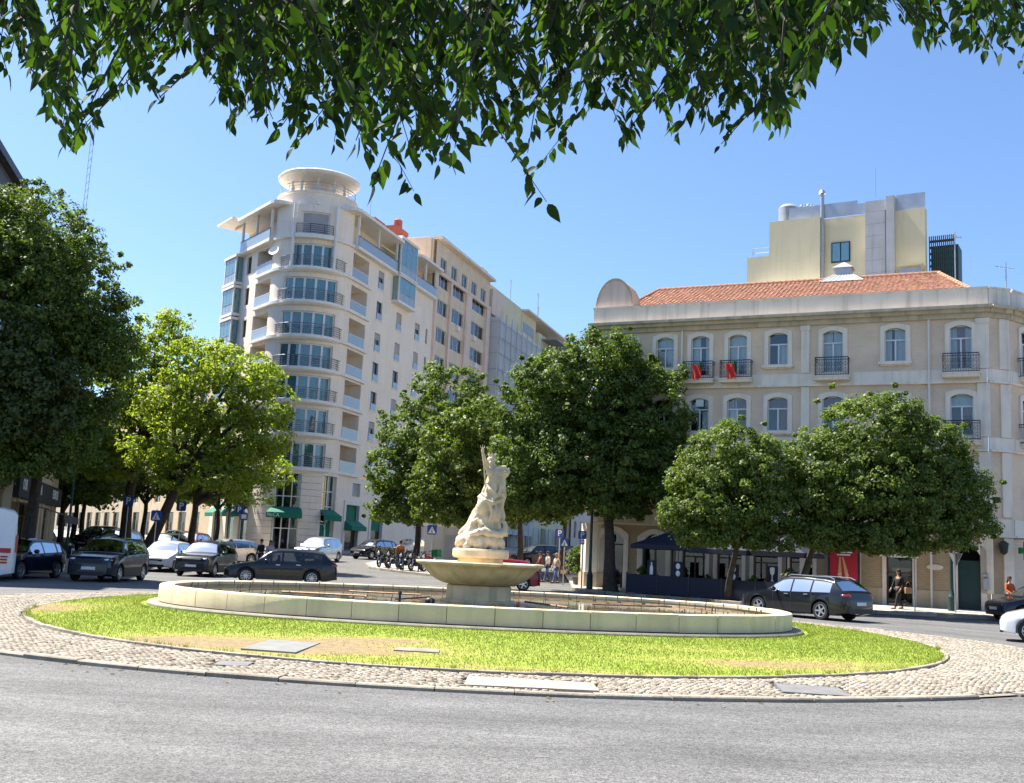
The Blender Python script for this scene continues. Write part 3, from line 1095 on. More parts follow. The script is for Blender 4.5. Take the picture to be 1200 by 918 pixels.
pw = thing('fountain_pipework', 'rusty pipes with upright jets standing in the pool water', 'pipework', (POOL[0][0], POOL[0][1], 0.5))
nz = MB().tube([(0, 0, -0.02), (0, 0, 0.09)], 0.012, 6).tube([(0, 0, 0.09), (0, 0, 0.12)], [0.02, 0.014], 6).mesh('nozzle', MT['copper'])
for off, cnt_, zz in ((-0.75, 54, 0.545), (-1.9, 40, 0.545)):
    rp = ring_pts(POOL, 96, off)
    MB().tube([(x_, y_, zz - 0.04) for x_, y_, _, _ in rp] + [(rp[0][0], rp[0][1], zz - 0.04)], 0.010, 6).build('pipe', MT['copper'], pw)
    for x_, y_, _, _ in ring_pts(POOL, cnt_, off):
        put('nozzle', nz, pw, (x_ - POOL[0][0], y_ - POOL[0][1], zz - 0.5 + random.uniform(-0.01, 0.03)))
for x0_, y0_, x1_, y1_ in ((-5.6, 27.6, -3.4, 27.2), (-3.4, 27.2, -3.3, 26.2), (-2.6, 26.6, -1.9, 28.4), (1.6, 26.4, 0.6, 28.2), (2.4, 28.8, 4.6, 29.4), (-4.2, 29.8, -2.2, 29.4)):
    MB().tube([(x0_, y0_, 0.56), (x1_, y1_, 0.57)], 0.025, 6).build('pipe', MT['copper'], pw)
MB().tube([(-2.45, 26.0, 0.48), (-2.45, 26.0, 0.72)], 0.03, 8).tube([(-2.45, 26.0, 0.72), (-2.45, 26.0, 0.78)], [0.05, 0.03], 8).build('valve', MT['iron'], pw)
MB().ball((-1.75, 26.4, 0.56), (0.13, 0.1, 0.09)).build('pump', MT['iron'], pw, smooth=60)

# ------------------------------------------------------------------ bowl
FX, FY = -0.62, 28.4
bowl = thing('fountain_bowl', 'wide weathered stone bowl on a round pedestal in the pool', 'fountain bowl', (FX, FY, 0.4))
MB().lathe([(0.98, 0.30), (0.98, 0.52), (0.93, 0.56), (0.845, 0.57), (0.845, 0.90), (0.82, 0.93), (0.70, 0.95)], 48, (FX, FY, 0)).build('pedestal', MT['bowl'], bowl, smooth=35)
MB().lathe([(0.55, 0.94), (0.86, 0.95), (1.0, 0.985), (1.16, 1.06), (1.29, 1.15), (1.39, 1.245), (1.46, 1.33), (1.53, 1.395), (1.62, 1.43), (1.67, 1.45), (1.685, 1.475), (1.685, 1.505),
            (1.665, 1.525), (1.58, 1.525), (1.45, 1.47), (1.2, 1.40), (0.8, 1.36)], 72, (FX, FY, 0)).build('basin', MT['bowl'], bowl, smooth=32)
MB().lathe([(0.62, 1.34), (0.60, 1.56), (0.58, 1.62)], 40, (FX, FY, 0)).build('neck', MT['bowl'], bowl, smooth=35)
# rim blocks would be joints only; a few darker lime runs are in the stone itself

# ------------------------------------------------------------------ statue
SX, SZ = FX, 1.62


def remesh(mb, name, m_, parent, voxel, smooth=4, disp=0.0):
    me = mb.mesh('tmp')
    o = bpy.data.objects.new('tmp', me)
    col.objects.link(o)
    r = o.modifiers.new('r', 'REMESH')
    r.mode = 'VOXEL'
    r.voxel_size = voxel
    if smooth:
        sm = o.modifiers.new('s', 'SMOOTH')
        sm.iterations = smooth
        sm.factor = 0.5
    if disp:
        tx = bpy.data.textures.new('relief', 'CLOUDS')
        tx.noise_scale = 0.09
        dm = o.modifiers.new('d', 'DISPLACE')
        dm.texture = tx
        dm.strength = disp
        dm.mid_level = 0.5
    dg = bpy.context.evaluated_depsgraph_get()
    me2 = bpy.data.meshes.new_from_object(o.evaluated_get(dg))
    me2.name = name
    bpy.data.objects.remove(o)
    me2.materials.clear()
    me2.materials.append(m_)
    me2.shade_smooth()
    off = parent.location
    for v in me2.vertices:
        v.co -= off
    return put(name, me2, parent)


def P(x, y, d=0.0):
    """statue sketch units -> metres"""
    return (SX + (x - 235) / 269.0, FY + d, SZ + (830 - y) / 269.0)


statue = thing('statue', 'pale marble statue of a crowned bearded man raising a trident, robes swirling over rocks', 'statue', (SX, FY, SZ))
oct_ = []
for kk in range(16):
    oct_.append((kk, 0))
MB().lathe([(0.62, 0.0), (0.72, 0.015), (0.745, 0.06), (0.745, 0.20), (0.72, 0.245), (0.60, 0.255), (0.0, 0.26)], 16, (SX, FY, SZ)).build('plinth', MT['marble'], statue, smooth=24)
rk = MB()
for x_, y_, d_, rx, ry, rz in ((110, 712, -0.12, .22, .30, .19), (85, 735, 0.15, .15, .22, .13), (165, 700, -0.30, .17, .2, .22), (222, 715, -0.42, .19, .17, .21), (225, 690, -0.1, .3, .35, .28), (300, 705, -0.33, .2, .22, .2),
                               (345, 715, -0.15, .17, .25, .19), (350, 720, 0.2, .2, .25, .2), (130, 690, 0.28, .22, .25, .25), (265, 680, 0.3, .3, .25, .3), (190, 660, 0.0, .33, .3, .2), (320, 665, 0.05, .27, .3, .16), (250, 745, -0.48, .12, .1, .1), (140, 745, -0.38, .13, .1, .1)):
    rk.ball(P(x_, y_, d_), (rx, ry, rz), 16, 10)
for kk in range(9):
    a_ = random.uniform(0, 2 * PI)
    rk.ball((SX + 0.5 * math.cos(a_), FY + 0.45 * math.sin(a_), SZ + 0.30), (0.14, 0.14, 0.12), 10, 8)
remesh(rk, 'rock_base', MT['marble'], statue, 0.018, 4, 0.03)
# sea creature: a head on the rocks and a tail curling up on the right
dl = MB()
path = [(215, 650, -0.40), (250, 640, -0.42), (300, 655, -0.42), (350, 660, -0.34), (385, 640, -0.22), (400, 605, -0.15), (393, 572, -0.13), (368, 560, -0.14), (352, 577, -0.18), (360, 598, -0.2)]
dl.tube([P(*q) for q in path], [.10, .125, .12, .11, .10, .085, .07, .055, .045, .03], 12)
dl.ball(P(205, 655, -0.44), (.13, .12, .10), 14, 10)
dl.ball(P(172, 664, -0.48), (.09, .06, .05), 12, 8)
dl.ball(P(215, 632, -0.52), (.03, .03, .03), 8, 6)
dl.tube([P(225, 625, -0.38), P(215, 590, -0.42)], [.06, .015], 8)
remesh(dl, 'sea_creature', MT['marble'], statue, 0.016, 4, 0.02)
# robed figure: stack of ovals with folds that twist round the body
fg = MB()
lev = [(668, 85, 395, .42), (640, 100, 398, .41), (600, 125, 392, .38), (560, 147, 386, .35), (520, 163, 380, .33), (480, 180, 377, .31), (440, 195, 380, .29), (415, 202, 384, .28), (395, 200, 386, .28), (370, 226, 385, .26), (340, 234, 386, .25),
       (310, 240, 386, .24), (280, 248, 386, .24), (250, 256, 384, .235), (222, 252, 378, .22), (200, 252, 362, .19), (182, 258, 335, .13), (168, 266, 312, .085), (150, 268, 306, .08)]
NS = 72
V, F = [], []
# refine the levels
lv = []
for i in range(len(lev) - 1):
    for q in range(4):
        t_ = q / 4
        lv.append(tuple(lev[i][j] * (1 - t_) + lev[i + 1][j] * t_ for j in range(4)))
lv.append(lev[-1])
for i, (yy, xa, xb, ry) in enumerate(lv):
    cx_, rx = (xa + xb) / 2, (xb - xa) / 2 / 269
    f = max(0.0, min(1.0, (yy - 230) / 120.0))
    for q in range(NS):
        a_ = 2 * PI * q / NS
        tw = (668 - yy) * 0.0085
        w_ = 0.5 + 0.5 * math.sin(8 * a_ + tw * 2.4 + 0.5 * math.sin(yy * 0.021))
        w2 = math.sin(12 * a_ - tw * 3.1 + 1.1)
        w3 = math.sin(0.085 * yy + 2.2 * math.cos(a_ - 0.5))
        m_ = 1 + f * (0.21 * (w_ ** 2.2 - 0.35) + 0.035 * w2) + 0.014 * w3 * min(1, f + 0.25)
        p_ = P(cx_, yy)
        V.append((p_[0] + rx * m_ * math.cos(a_), p_[1] + 0.02 + ry * m_ * math.sin(a_), p_[2]))
n_ = len(lv)
for i in range(n_ - 1):
    F += [(i * NS + q, i * NS + (q + 1) % NS, (i + 1) * NS + (q + 1) % NS, (i + 1) * NS + q) for q in range(NS)]
F.append(tuple(range(NS - 1, -1, -1)))
F.append(tuple((n_ - 1) * NS + q for q in range(NS)))
fg.add(V, F)
# bent knee under the robe, sash and hanging hem
fg.ball(P(235, 470, -0.22), (.17, .14, .24), 16, 10)
fg.ball(P(330, 520, -0.22), (.15, .13, .26), 16, 10)
fg.tube([P(212, 408, -.2), P(250, 425, -.3), P(300, 440, -.30), P(350, 420, -.22), P(385, 385, -.05)], [.05, .06, .06, .055, .04], 10)
fg.tube([P(222, 375, -.18), P(255, 400, -.27), P(285, 450, -.31), P(300, 510, -.30), P(285, 570, -.34)], [.04, .05, .055, .05, .03], 10)
fg.tube([P(350, 250, -.14), P(360, 310, -.22), P(345, 370, -.25), P(300, 420, -.28)], [.05, .05, .05, .04], 10)
fg.tube([P(250, 300, -.12), P(280, 345, -.24), P(330, 380, -.26), P(380, 370, -.15)], [.03, .045, .045, .035], 10)
fg.tube([P(160, 590, -.2), P(200, 560, -.33), P(235, 600, -.40), P(230, 640, -.42)], [.05, .06, .06, .04], 10)
# chest, shoulders, neck, head, beard, hair
fg.ball(P(278, 222, -.12), (.13, .10, .12), 14, 10)
fg.ball(P(330, 225, -.10), (.13, .11, .12), 14, 10)
fg.ball(P(258, 192, 0), (.085, .09, .08), 12, 8)
fg.tube([P(290, 190, 0), P(284, 150, -.02)], [.085, .07], 12)
fg.ball(P(281, 124, -.03), (.098, .12, .135), 18, 12)
fg.ball(P(281, 137, -.135), (.018, .03, .03), 8, 6)
fg.ball(P(280, 118, -.13), (.06, .03, .014), 8, 6)
fg.ball(P(276, 158, -.105), (.065, .055, .085), 12, 8)
fg.ball(P(279, 147, -.125), (.05, .03, .016), 8, 6)
for kk in range(14):
    a_ = R(20 + kk * 11)
    fg.ball((P(281, 118)[0] + .10 * math.cos(a_), FY + .0 + .095 * math.sin(a_), P(281, 118)[2] + random.uniform(-.06, .05)), .038, 8, 6)
# raised arm with the hand closed round the shaft
fg.tube([P(256, 196, 0), P(238, 165, -.05), P(229, 135, -.08)], [.072, .066, .054], 12)
fg.tube([P(229, 135, -.08), P(220, 102, -.10), P(214, 80, -.10)], [.055, .046, .034], 12)
fg.ball(P(213, 70, -.10), (.04, .045, .05), 10, 8)
for kk in range(4):
    fg.tube([P(204, 76 - kk * 6, -.10), P(207, 76 - kk * 6, -.148), P(217, 75 - kk * 6, -.15), P(221, 74 - kk * 6, -.12)], [.014, .015, .014, .011], 6)
fg.tube([P(218, 84, -.11), P(222, 70, -.14), P(214, 62, -.15)], [.016, .015, .011], 6)
# cloth gathered over the other arm, rolled outwards on the right
fg.tube([P(318, 205, .02), P(350, 196, -.04), P(392, 188, -.06)], [.10, .10, .085], 14)
fg.tube([P(300, 232, -.12), P(345, 224, -.16), P(396, 214, -.10)], [.06, .075, .07], 12)
fg.tube([P(290, 215, -.14), P(330, 182, -.12), P(385, 178, -.08)], [.035, .05, .05], 10)
fg.tube([P(396, 185, -.06), P(406, 210, -.05), P(392, 236, -.04), P(372, 252, -.04)], [.05, .05, .045, .04], 10)
remesh(fg, 'figure', MT['marble'], statue, 0.0105, 2, 0.005)
cr = MB()
cp = P(281, 98, -.02)
cr.lathe([(.095, -.012), (.105, 0), (.10, .03), (.09, .03)], 18, cp)
for kk in range(8):
    a_ = 2 * PI * kk / 8
    cr.tube([(cp[0] + .1 * math.cos(a_), cp[1] + .1 * math.sin(a_), cp[2] + .02), (cp[0] + .115 * math.cos(a_), cp[1] + .115 * math.sin(a_), cp[2] + .075)], [.02, .006], 6)
cr.build('crown', MT['marble'], statue, smooth=50)
td = MB()
td.tube([P(246, 332, -.12), P(229, 190, -.12), P(214, 72, -.11), P(211, 52, -.11)], .016, 8)
for dx in (-14, 0, 14):
    td.tube([P(211, 52, -.11), P(211 + dx, 44, -.11), P(210 + dx, 22 if dx == 0 else 28, -.11)], [.012, .012, .004], 6)
td.build('trident', MT['marble'], statue, smooth=50)
# ================================================================== text helper
def text_mesh(s_, size, name='lettering', m_=None, depth=0.004, bold=0.0):
    cu = bpy.data.curves.new('tmp', 'FONT')
    cu.body = s_
    cu.size = size
    cu.align_x = 'CENTER'
    cu.align_y = 'CENTER'
    cu.extrude = depth
    cu.offset = bold
    cu.resolution_u = 3
    o = bpy.data.objects.new('tmp', cu)
    col.objects.link(o)
    dg = bpy.context.evaluated_depsgraph_get()
    me = bpy.data.meshes.new_from_object(o.evaluated_get(dg))
    me.name = name
    bpy.data.objects.remove(o)
    me.materials.clear()
    # stand it up: text x -> x, text y -> z, faces -y
    for v in me.vertices:
        x_, y_, z_ = v.co
        v.co = (x_, -z_, y_)
    if m_:
        me.materials.append(m_)
    return me


def rails(mb, pts, z0, z1, bars=4, r=0.018, post=0.8, top=0.028):
    """railing along a polyline of (x,y): horizontal bars and posts"""
    for i in range(bars):
        z = z0 + (z1 - z0) * i / bars
        if i:
            mb.tube([(x, y, z) for x, y in pts], r, 5)
    mb.tube([(x, y, z1) for x, y in pts], top, 6)
    acc = 0
    for i, (x, y) in enumerate(pts):
        if i == 0 or i == len(pts) - 1 or acc >= post:
            mb.tube([(x, y, z0 - 0.02), (x, y, z1)], r * 1.2, 5)
            acc = 0
        if i < len(pts) - 1:
            acc += math.dist(pts[i], pts[i + 1])
    return mb


# shared window meshes, origin at the bottom centre of the opening, front face at y=0 of the wall
def window_set(key, w, h, kind='double', frame='white_frame', y=0.14, curtain=None, t=0.06, transom=None, glass='glass', arch=0.0):
    """returns a function that places the window (frame > panes, curtains, room) into a parent"""
    fm = MB()
    x = w / 2
    fm.box(-x, -x + t, y, y + 0.06, 0, h).box(x - t, x, y, y + 0.06, 0, h).box(-x + t, x - t, y, y + 0.06, 0, t).box(-x + t, x - t, y, y + 0.06, h - t, h)
    panes = []
    zt = h if transom is None else transom
    if transom:
        fm.box(-x + t, x - t, y + 0.002, y + 0.058, zt - t / 2, zt + t / 2)
        panes.append((-x + t, x - t, zt + t / 2, h - t))
    cols_ = {'single': 1, 'double': 2, 'triple': 3, 'five': 5}[kind]
    zb, zz = t, (zt - t / 2 if transom else h - t)
    for i in range(cols_):
        a = -x + t + (w - 2 * t) * i / cols_
        b = -x + t + (w - 2 * t) * (i + 1) / cols_
        if i:
            fm.box(a - t * 0.55, a + t * 0.55, y - 0.004, y + 0.062, zb, zz)
        panes.append((a + (t * .55 if i else 0), b - (t * .55 if i < cols_ - 1 else 0), zb, zz))
    me_f = fm.mesh('window', MT[frame])
    pm = [MB().box(a, b, y + 0.025, y + 0.033, c, d).mesh('pane', MT[glass]) for a, b, c, d in panes]
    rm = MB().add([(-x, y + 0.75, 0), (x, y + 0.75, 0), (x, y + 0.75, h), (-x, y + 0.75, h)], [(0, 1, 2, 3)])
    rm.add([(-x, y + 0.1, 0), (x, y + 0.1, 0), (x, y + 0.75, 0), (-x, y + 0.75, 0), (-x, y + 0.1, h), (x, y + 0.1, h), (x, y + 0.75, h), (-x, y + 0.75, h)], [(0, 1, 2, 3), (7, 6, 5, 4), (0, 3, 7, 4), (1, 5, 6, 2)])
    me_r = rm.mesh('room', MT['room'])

    def folds(x0, x1, z0, z1, m_, yy=y + 0.075, amp=0.018):
        n = max(6, int((x1 - x0) / 0.05))
        V = []
        for i in range(n + 1):
            xx = x0 + (x1 - x0) * i / n
            dy = amp * math.sin(i * 1.9)
            V += [(xx, y + yy + dy, z0), (xx, y + yy + dy * 0.6, z1)]
        return MB().add(V, [(2 * i, 2 * i + 2, 2 * i + 3, 2 * i + 1) for i in range(n)]).mesh('curtain', MT[m_])
    cm = {}

    def place(parent, loc, rz=0.0, cur=None, label=None):
        wo = put('window', me_f, parent, loc, rz)
        if label:
            wo['label'] = label
        for m_ in pm:
            put('pane', m_, wo)
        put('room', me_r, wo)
        for c in (cur or ()):
            if c not in cm:
                a, b, z0, z1, mm = c
                cm[c] = folds(-x + t + (w - 2 * t) * a, -x + t + (w - 2 * t) * b, z0 * h, z1 * h, mm)
            put('curtain', cm[c], wo)
        return wo
    return place


# ================================================================== rounded apartment block
CB = Vector((0, 0))
nR = Vector((.953, -.302)).normalized()
nL = Vector((-.806, -.592)).normalized()
dR = Vector((.302, .953)).normalized()
dL = Vector((-.592, .806)).normalized()
pR, pL = Vector((-14.94, 93.0)), Vector((-22.78, 93.5))
RP = 3.8
# centre of the circle tangent to both street fronts
_d = nR.x * nL.y - nR.y * nL.x
_a, _b = pR.dot(nR) - RP, pL.dot(nL) - RP
CB = Vector(((_a * nL.y - _b * nR.y) / _d, (nR.x * _b - nL.x * _a) / _d))
FL = [7.97, 10.93, 13.77, 16.56, 19.38, 22.42, 25.40, 28.30]
ZTOP = 31.2
PHR, PHL = math.degrees(math.atan2(nR.x, -nR.y)), math.degrees(math.atan2(nL.x, -nL.y))
apt = thing('apartment_block', 'tall cream apartment block with a rounded balconied corner and a white disc roof', 'apartment block', (CB.x, CB.y, 0.9))


def arc(r, phi, c=None):
    c = c or CB
    return (c.x + r * math.sin(R(phi)), c.y - r * math.cos(R(phi)))


def arc_block(mb, ri, ro, p0, p1, z0, z1, n=None, c=None):
    n = n or max(3, int(abs(p1 - p0) / 5))
    V = []
    for i in range(n + 1):
        p = p0 + (p1 - p0) * i / n
        a, b = arc(ri, p, c), arc(ro, p, c)
        V += [(*a, z0), (*b, z0), (*b, z1), (*a, z1)]
    F = []
    for i in range(n):
        F += [(4 * i + j, 4 * i + 4 + j, 4 * i + 4 + (j + 1) % 4, 4 * i + (j + 1) % 4) for j in range(4)]
    F += [(0, 1, 2, 3), (4 * n + 3, 4 * n + 2, 4 * n + 1, 4 * n)]
    return mb.add(V, F)


VC = 11.0                                   # the camera lies this many degrees round from -y
W0, W1 = VC - 40, VC + 36                   # glazed arc of every flat
wl = MB()
for k, z in enumerate(FL):
    zt = FL[k + 1] if k + 1 < len(FL) else ZTOP
    w0, w1 = (W0, W1) if k < 6 else ((VC - 30, VC + 26) if k == 6 else (VC - 20, VC + 18))
    arc_block(wl, 3.3, RP, PHL - 1, w0, z, zt)
    arc_block(wl, 3.3, RP, w1, PHR + 1, z, zt)
    arc_block(wl, 3.3, RP, w0, w1, z + 2.25, zt)
wl.build('corner_wall', MT['cream'], apt, smooth=20)
# stone joints: thin ledges at each floor line run round the corner and along both fronts
for k, z in enumerate(FL):
    lg = MB()
    arc_block(lg, 3.7, RP + 0.28, PHL, PHR, z - 0.16, z + 0.10, 30)
    lg.M = frame(CB.x + RP * nR.x, CB.y + RP * nR.y, dR.x, dR.y)
    if k < 7:
        lg.box(0, 4.1, -0.28, 0.3, z - 0.16, z + 0.10)
    lg.M = frame(CB.x + RP * nL.x + dL.x * 10, CB.y + RP * nL.y + dL.y * 10, -dL.x, -dL.y)
    if k < 7:
        lg.box(6.6, 10, -0.28, 0.3, z - 0.16, z + 0.10)
    lg.build('ledge', MT['white_trim'], apt, smooth=25)
# curved balconies
fdir = Vector((math.sin(R(VC)), -math.cos(R(VC))))
CC = CB + fdir * 1.22
RB = 3.25
bal = MB()
prof = [(0.0, -0.30), (RB - 0.25, -0.30), (RB, -0.14), (RB, 0.10), (RB - 0.05, 0.12), (0.0, 0.12)]
bal.lathe(prof, 40, (CC.x - CB.x, CC.y - CB.y, 0), R(VC - 90 - 88), R(VC - 90 + 88))
me_bal = bal.mesh('balcony', MT['white_trim'], 30)
rl = MB()
ph = [VC - 80 + 160 * i / 16 for i in range(17)]
rails(rl, [(CC.x - CB.x + (RB - 0.1) * math.sin(R(p)), CC.y - CB.y - (RB - 0.1) * math.cos(R(p))) for p in ph], 0.14, 1.08, 5, 0.022, 1.0, 0.035)
me_rl = rl.mesh('railing', MT['rail_grey'])
for k in range(7):
    b = put('balcony', me_bal, apt, (0, 0, FL[k] - 0.9))
    put('railing', me_rl, b)
sm = MB()
arc_block(sm, 3.4, RP + 0.55, VC - 24, VC + 22, -0.25, 0.12, c=Vector((0, 0)))
b = put('balcony', sm.mesh('balcony', MT['white_trim'], 30), apt, (0, 0, FL[7] - 0.9))
rl = MB()
rails(rl, [(lambda q: (q[0], q[1]))(arc(RP + 0.45, VC - 23 + 44 * i / 8, Vector((0, 0)))) for i in range(9)], 0.12, 1.0, 5, 0.022, 1.0, 0.03)
put('railing', rl.mesh('railing', MT['iron']), b)


def curved_window(z, w0, w1, nb, h=2.25, shut=()):
    fr = MB()
    for i in range(nb + 1):
        p = w0 + (w1 - w0) * i / nb
        arc_block(fr, 3.5, 3.62, p - 1.5, p + 1.5, z, z + h, 2)
    arc_block(fr, 3.51, 3.61, w0 + 1.5, w1 - 1.5, z, z + 0.1, 10)
    arc_block(fr, 3.51, 3.61, w0 + 1.5, w1 - 1.5, z + h - 0.12, z + h, 10)
    wo = fr.build('window', MT['white_frame'], apt)
    for i in range(nb):
        p0 = w0 + (w1 - w0) * i / nb + 1.6
        p1 = w0 + (w1 - w0) * (i + 1) / nb - 1.6
        if i in shut:
            g_ = MB()
            arc_block(g_, 3.54, 3.56, p0, p1, z + 0.1, z + h - 0.12, 3).build('shutter', MT['shutter'], wo)
            continue
        g_ = MB()
        arc_block(g_, 3.55, 3.56, p0, p1, z + 0.1, z + h - 0.12, 3).build('pane', MT['prow_glass'], wo)
        if random.random() < 0.8:
            a, b = (p0, p1) if random.random() < 0.5 else ((p0, p0 + (p1 - p0) * 0.6) if random.random() < 0.5 else (p0 + (p1 - p0) * 0.5, p1))
            V = []
            n = 12
            for j in range(n + 1):
                q = arc(3.38 + 0.03 * math.sin(j * 2.1), a + (b - a) * j / n)
                V += [(*q, z + 0.05), (*q, z + h - 0.1)]
            MB().add(V, [(2 * j, 2 * j + 2, 2 * j + 3, 2 * j + 1) for j in range(n)]).build('curtain', MT['curtain'], wo)


for k in range(7):
    curved_window(FL[k] + 0.12, *((W0, W1) if k < 6 else (VC - 30, VC + 26)), 5 if k < 6 else 4, 2.13)
curved_window(FL[7] + 0.12, VC - 20, VC + 18, 1, 2.13, shut=(0,))
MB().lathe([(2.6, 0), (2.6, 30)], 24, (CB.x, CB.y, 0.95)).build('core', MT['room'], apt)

# street fronts
FR = frame(CB.x + RP * nR.x, CB.y + RP * nR.y, dR.x, dR.y)
FLm = frame(CB.x + RP * nL.x + dL.x * 10, CB.y + RP * nL.y + dL.y * 10, -dL.x, -dL.y)
rzR = math.atan2(dR.y, dR.x)
rzL = math.atan2(-dL.y, -dL.x)
winA = window_set('A', 1.3, 1.75, 'double', 'dark_frame', 0.16, transom=0.6)
slit = window_set('S', 0.5, 1.6, 'single', 'dark_frame', 0.16)
loggia_d = window_set('LD', 1.5, 2.0, 'double', 'white_frame', 1.0)
shut_m = MB().box(-0.6, 0.6, 0.13, 0.15, 0.62, 1.72).mesh('shutter', MT['shutter'])
half_m = MB().box(-0.6, 0.6, 0.13, 0.15, 1.15, 1.72).mesh('shutter', MT['shutter'])
sill_m = MB().box(-0.72, 0.72, -0.07, 0.12, -0.12, 0.0).mesh('sill', MT['white_trim'])
railg_m = MB().box(-0.62, 0.62, -0.05, -0.035, 0.02, 0.62).mesh('guard', MT['rail_glass'])


def at(Mf, x, z, y=0.0):
    v = Mf @ Vector((x, y, z))
    return (v.x - apt.location.x, v.y - apt.location.y, v.z - apt.location.z)


hol = []
for k in range(7):
    z = FL[k]
    hol.append((0.35, 3.7, z + 0.1, z + 2.45, 'log'))
    for x in (6.5, 11.2, 16.0):
        if k == 6 and x > 9:
            continue
        hol.append((x - 0.65, x + 0.65, z + 0.55, z + 2.3, 'win'))
    if k < 6:
        hol.append((18.6 - 0.25, 18.6 + 0.25, z + 0.7, z + 2.3, 'slit'))
wr = MB(FR)
wr.wall(0, 20, FL[0], FL[7], [h[:4] for h in hol if h[4] != 'log'] + [h[:4] for h in hol if h[4] == 'log'], 0.2)
for h in hol:
    if h[4] == 'log':
        a, b, c, d = h[:4]
        wr.add([(a, 0.2, c), (b, 0.2, c), (b, 1.6, c), (a, 1.6, c), (a, 0.2, d), (b, 0.2, d), (b, 1.6, d), (a, 1.6, d)], [(0, 1, 2, 3), (7, 6, 5, 4), (0, 3, 7, 4), (1, 5, 6, 2), (3, 2, 6, 7)])
wr.build('street_wall', MT['cream'], apt)
lg_front = MB().box(-1.65, 1.65, -0.02, 0.0, 0.0, 0.95).mesh('balustrade', MT['rail_glass'])
lg_top = MB().box(-1.67, 1.67, -0.03, 0.02, 0.95, 1.0).mesh('handrail', MT['white_trim'])
for h in hol:
    a, b, c, d, kind = h
    xm = (a + b) / 2
    if kind == 'log':
        ld = loggia_d(apt, at(FR, xm - 0.5, c + 0.02, 0.55), rzR, [(0, 0.5, 0.02, 0.98, 'curtain')] if random.random() < 0.6 else None)
        q = put('balustrade', lg_front, apt, at(FR, xm, c), rzR)
        put('handrail', lg_top, q)
    elif kind == 'win':
        u = random.random()
        wo = winA(apt, at(FR, xm, c), rzR, [(0, 0.5, 0.02, 0.98, 'curtain')] if u < 0.4 else None)
        put('sill', sill_m, wo)
        put('guard', railg_m, wo)
        if u > 0.62:
            put('shutter', shut_m if u > 0.8 else half_m, wo)
    else:
        slit(apt, at(FR, xm, c), rzR)
# left street front
hl = []
for k in range(7):
    z = FL[k]
    hl.append((6.3, 9.6, z + 0.1, z + 2.45, 'log'))
    hl.append((3.9, 4.9, z + 0.75, z + 2.4, 'win'))
wlf = MB(FLm)
wlf.wall(0, 10, FL[0], FL[7], [h[:4] for h in hl], 0.2)
for h in hl:
    if h[4] == 'log':
        a, b, c, d = h[:4]
        wlf.add([(a, 0.2, c), (b, 0.2, c), (b, 1.6, c), (a, 1.6, c), (a, 0.2, d), (b, 0.2, d), (b, 1.6, d), (a, 1.6, d)], [(0, 1, 2, 3), (7, 6, 5, 4), (0, 3, 7, 4), (1, 5, 6, 2), (3, 2, 6, 7)])
wlf.build('street_wall', MT['cream'], apt)
winL = window_set('L', 1.0, 1.65, 'single', 'dark_frame', 0.16)
for h in hl:
    a, b, c, d, kind = h
    xm = (a + b) / 2
    if kind == 'log':
        loggia_d(apt, at(FLm, xm + 0.5, c + 0.02, 0.55), rzL)
        q = put('balustrade', lg_front, apt, at(FLm, xm, c), rzL)
        put('handrail', lg_top, q)
    else:
        winL(apt, at(FLm, xm, c), rzL)
# projecting glazed bays on the left front and on the right front
def bay(Mf, x0, x1, z0, z1, dep, floors=1):
    b = MB(Mf)
    b.box(x0 - 0.15, x1 + 0.15, -dep - 0.1, 0, z0 - 0.25, z0).box(x0 - 0.15, x1 + 0.15, -dep - 0.1, 0, z1, z1 + 0.25)
    for x in (x0, x1 - 0.12):
        b.box(x, x + 0.12, -dep, -dep + 0.12, z0, z1)
    bo = b.build('bay_window', MT['white_trim'], apt)
    n = 3
    for i in range(n):
        a0 = x0 + 0.12 + (x1 - x0 - 0.24) * i / n
        a1 = x0 + 0.12 + (x1 - x0 - 0.24) * (i + 1) / n
        MB(Mf).box(a0 + 0.03, a1 - 0.03, -dep + 0.03, -dep + 0.05, z0 + 0.95, z1 - 0.03).build('pane', MT['teal_glass'], bo)
        MB(Mf).box(a0 + 0.03, a1 - 0.03, -dep + 0.03, -dep + 0.06, z0 + 0.03, z0 + 0.9).build('panel', MT['rail_glass'], bo)
    for x in (x0 + 0.03, x1 - 0.06):
        MB(Mf).box(x, x + 0.03, -dep + 0.15, -0.02, z0 + 0.03, z1 - 0.03).build('side_pane', MT['teal_glass'], bo)
    fr = MB(Mf)
    for i in range(n + 1):
        a0 = x0 + 0.12 + (x1 - x0 - 0.24) * i / n
        fr.box(a0 - 0.03, a0 + 0.03, -dep + 0.02, -dep + 0.07, z0, z1)
    fr.box(x0 + 0.12, x1 - 0.12, -dep, -dep + 0.08, z0 + 0.9, z0 + 0.95)
    fr.build('mullions', MT['grey'], bo)


for k in (2, 3, 4, 5, 6):
    bay(FLm, 0.2, 2.9, FL[k] + 0.2, FL[k] + 2.6, 0.7)
bay(FR, 9.2, 13.4, FL[6] + 0.2, FL[6] + 2.6, 0.7)
bay(FR, 9.2, 13.4, FL[7] + 0.1, ZTOP + 0.6, 0.7)
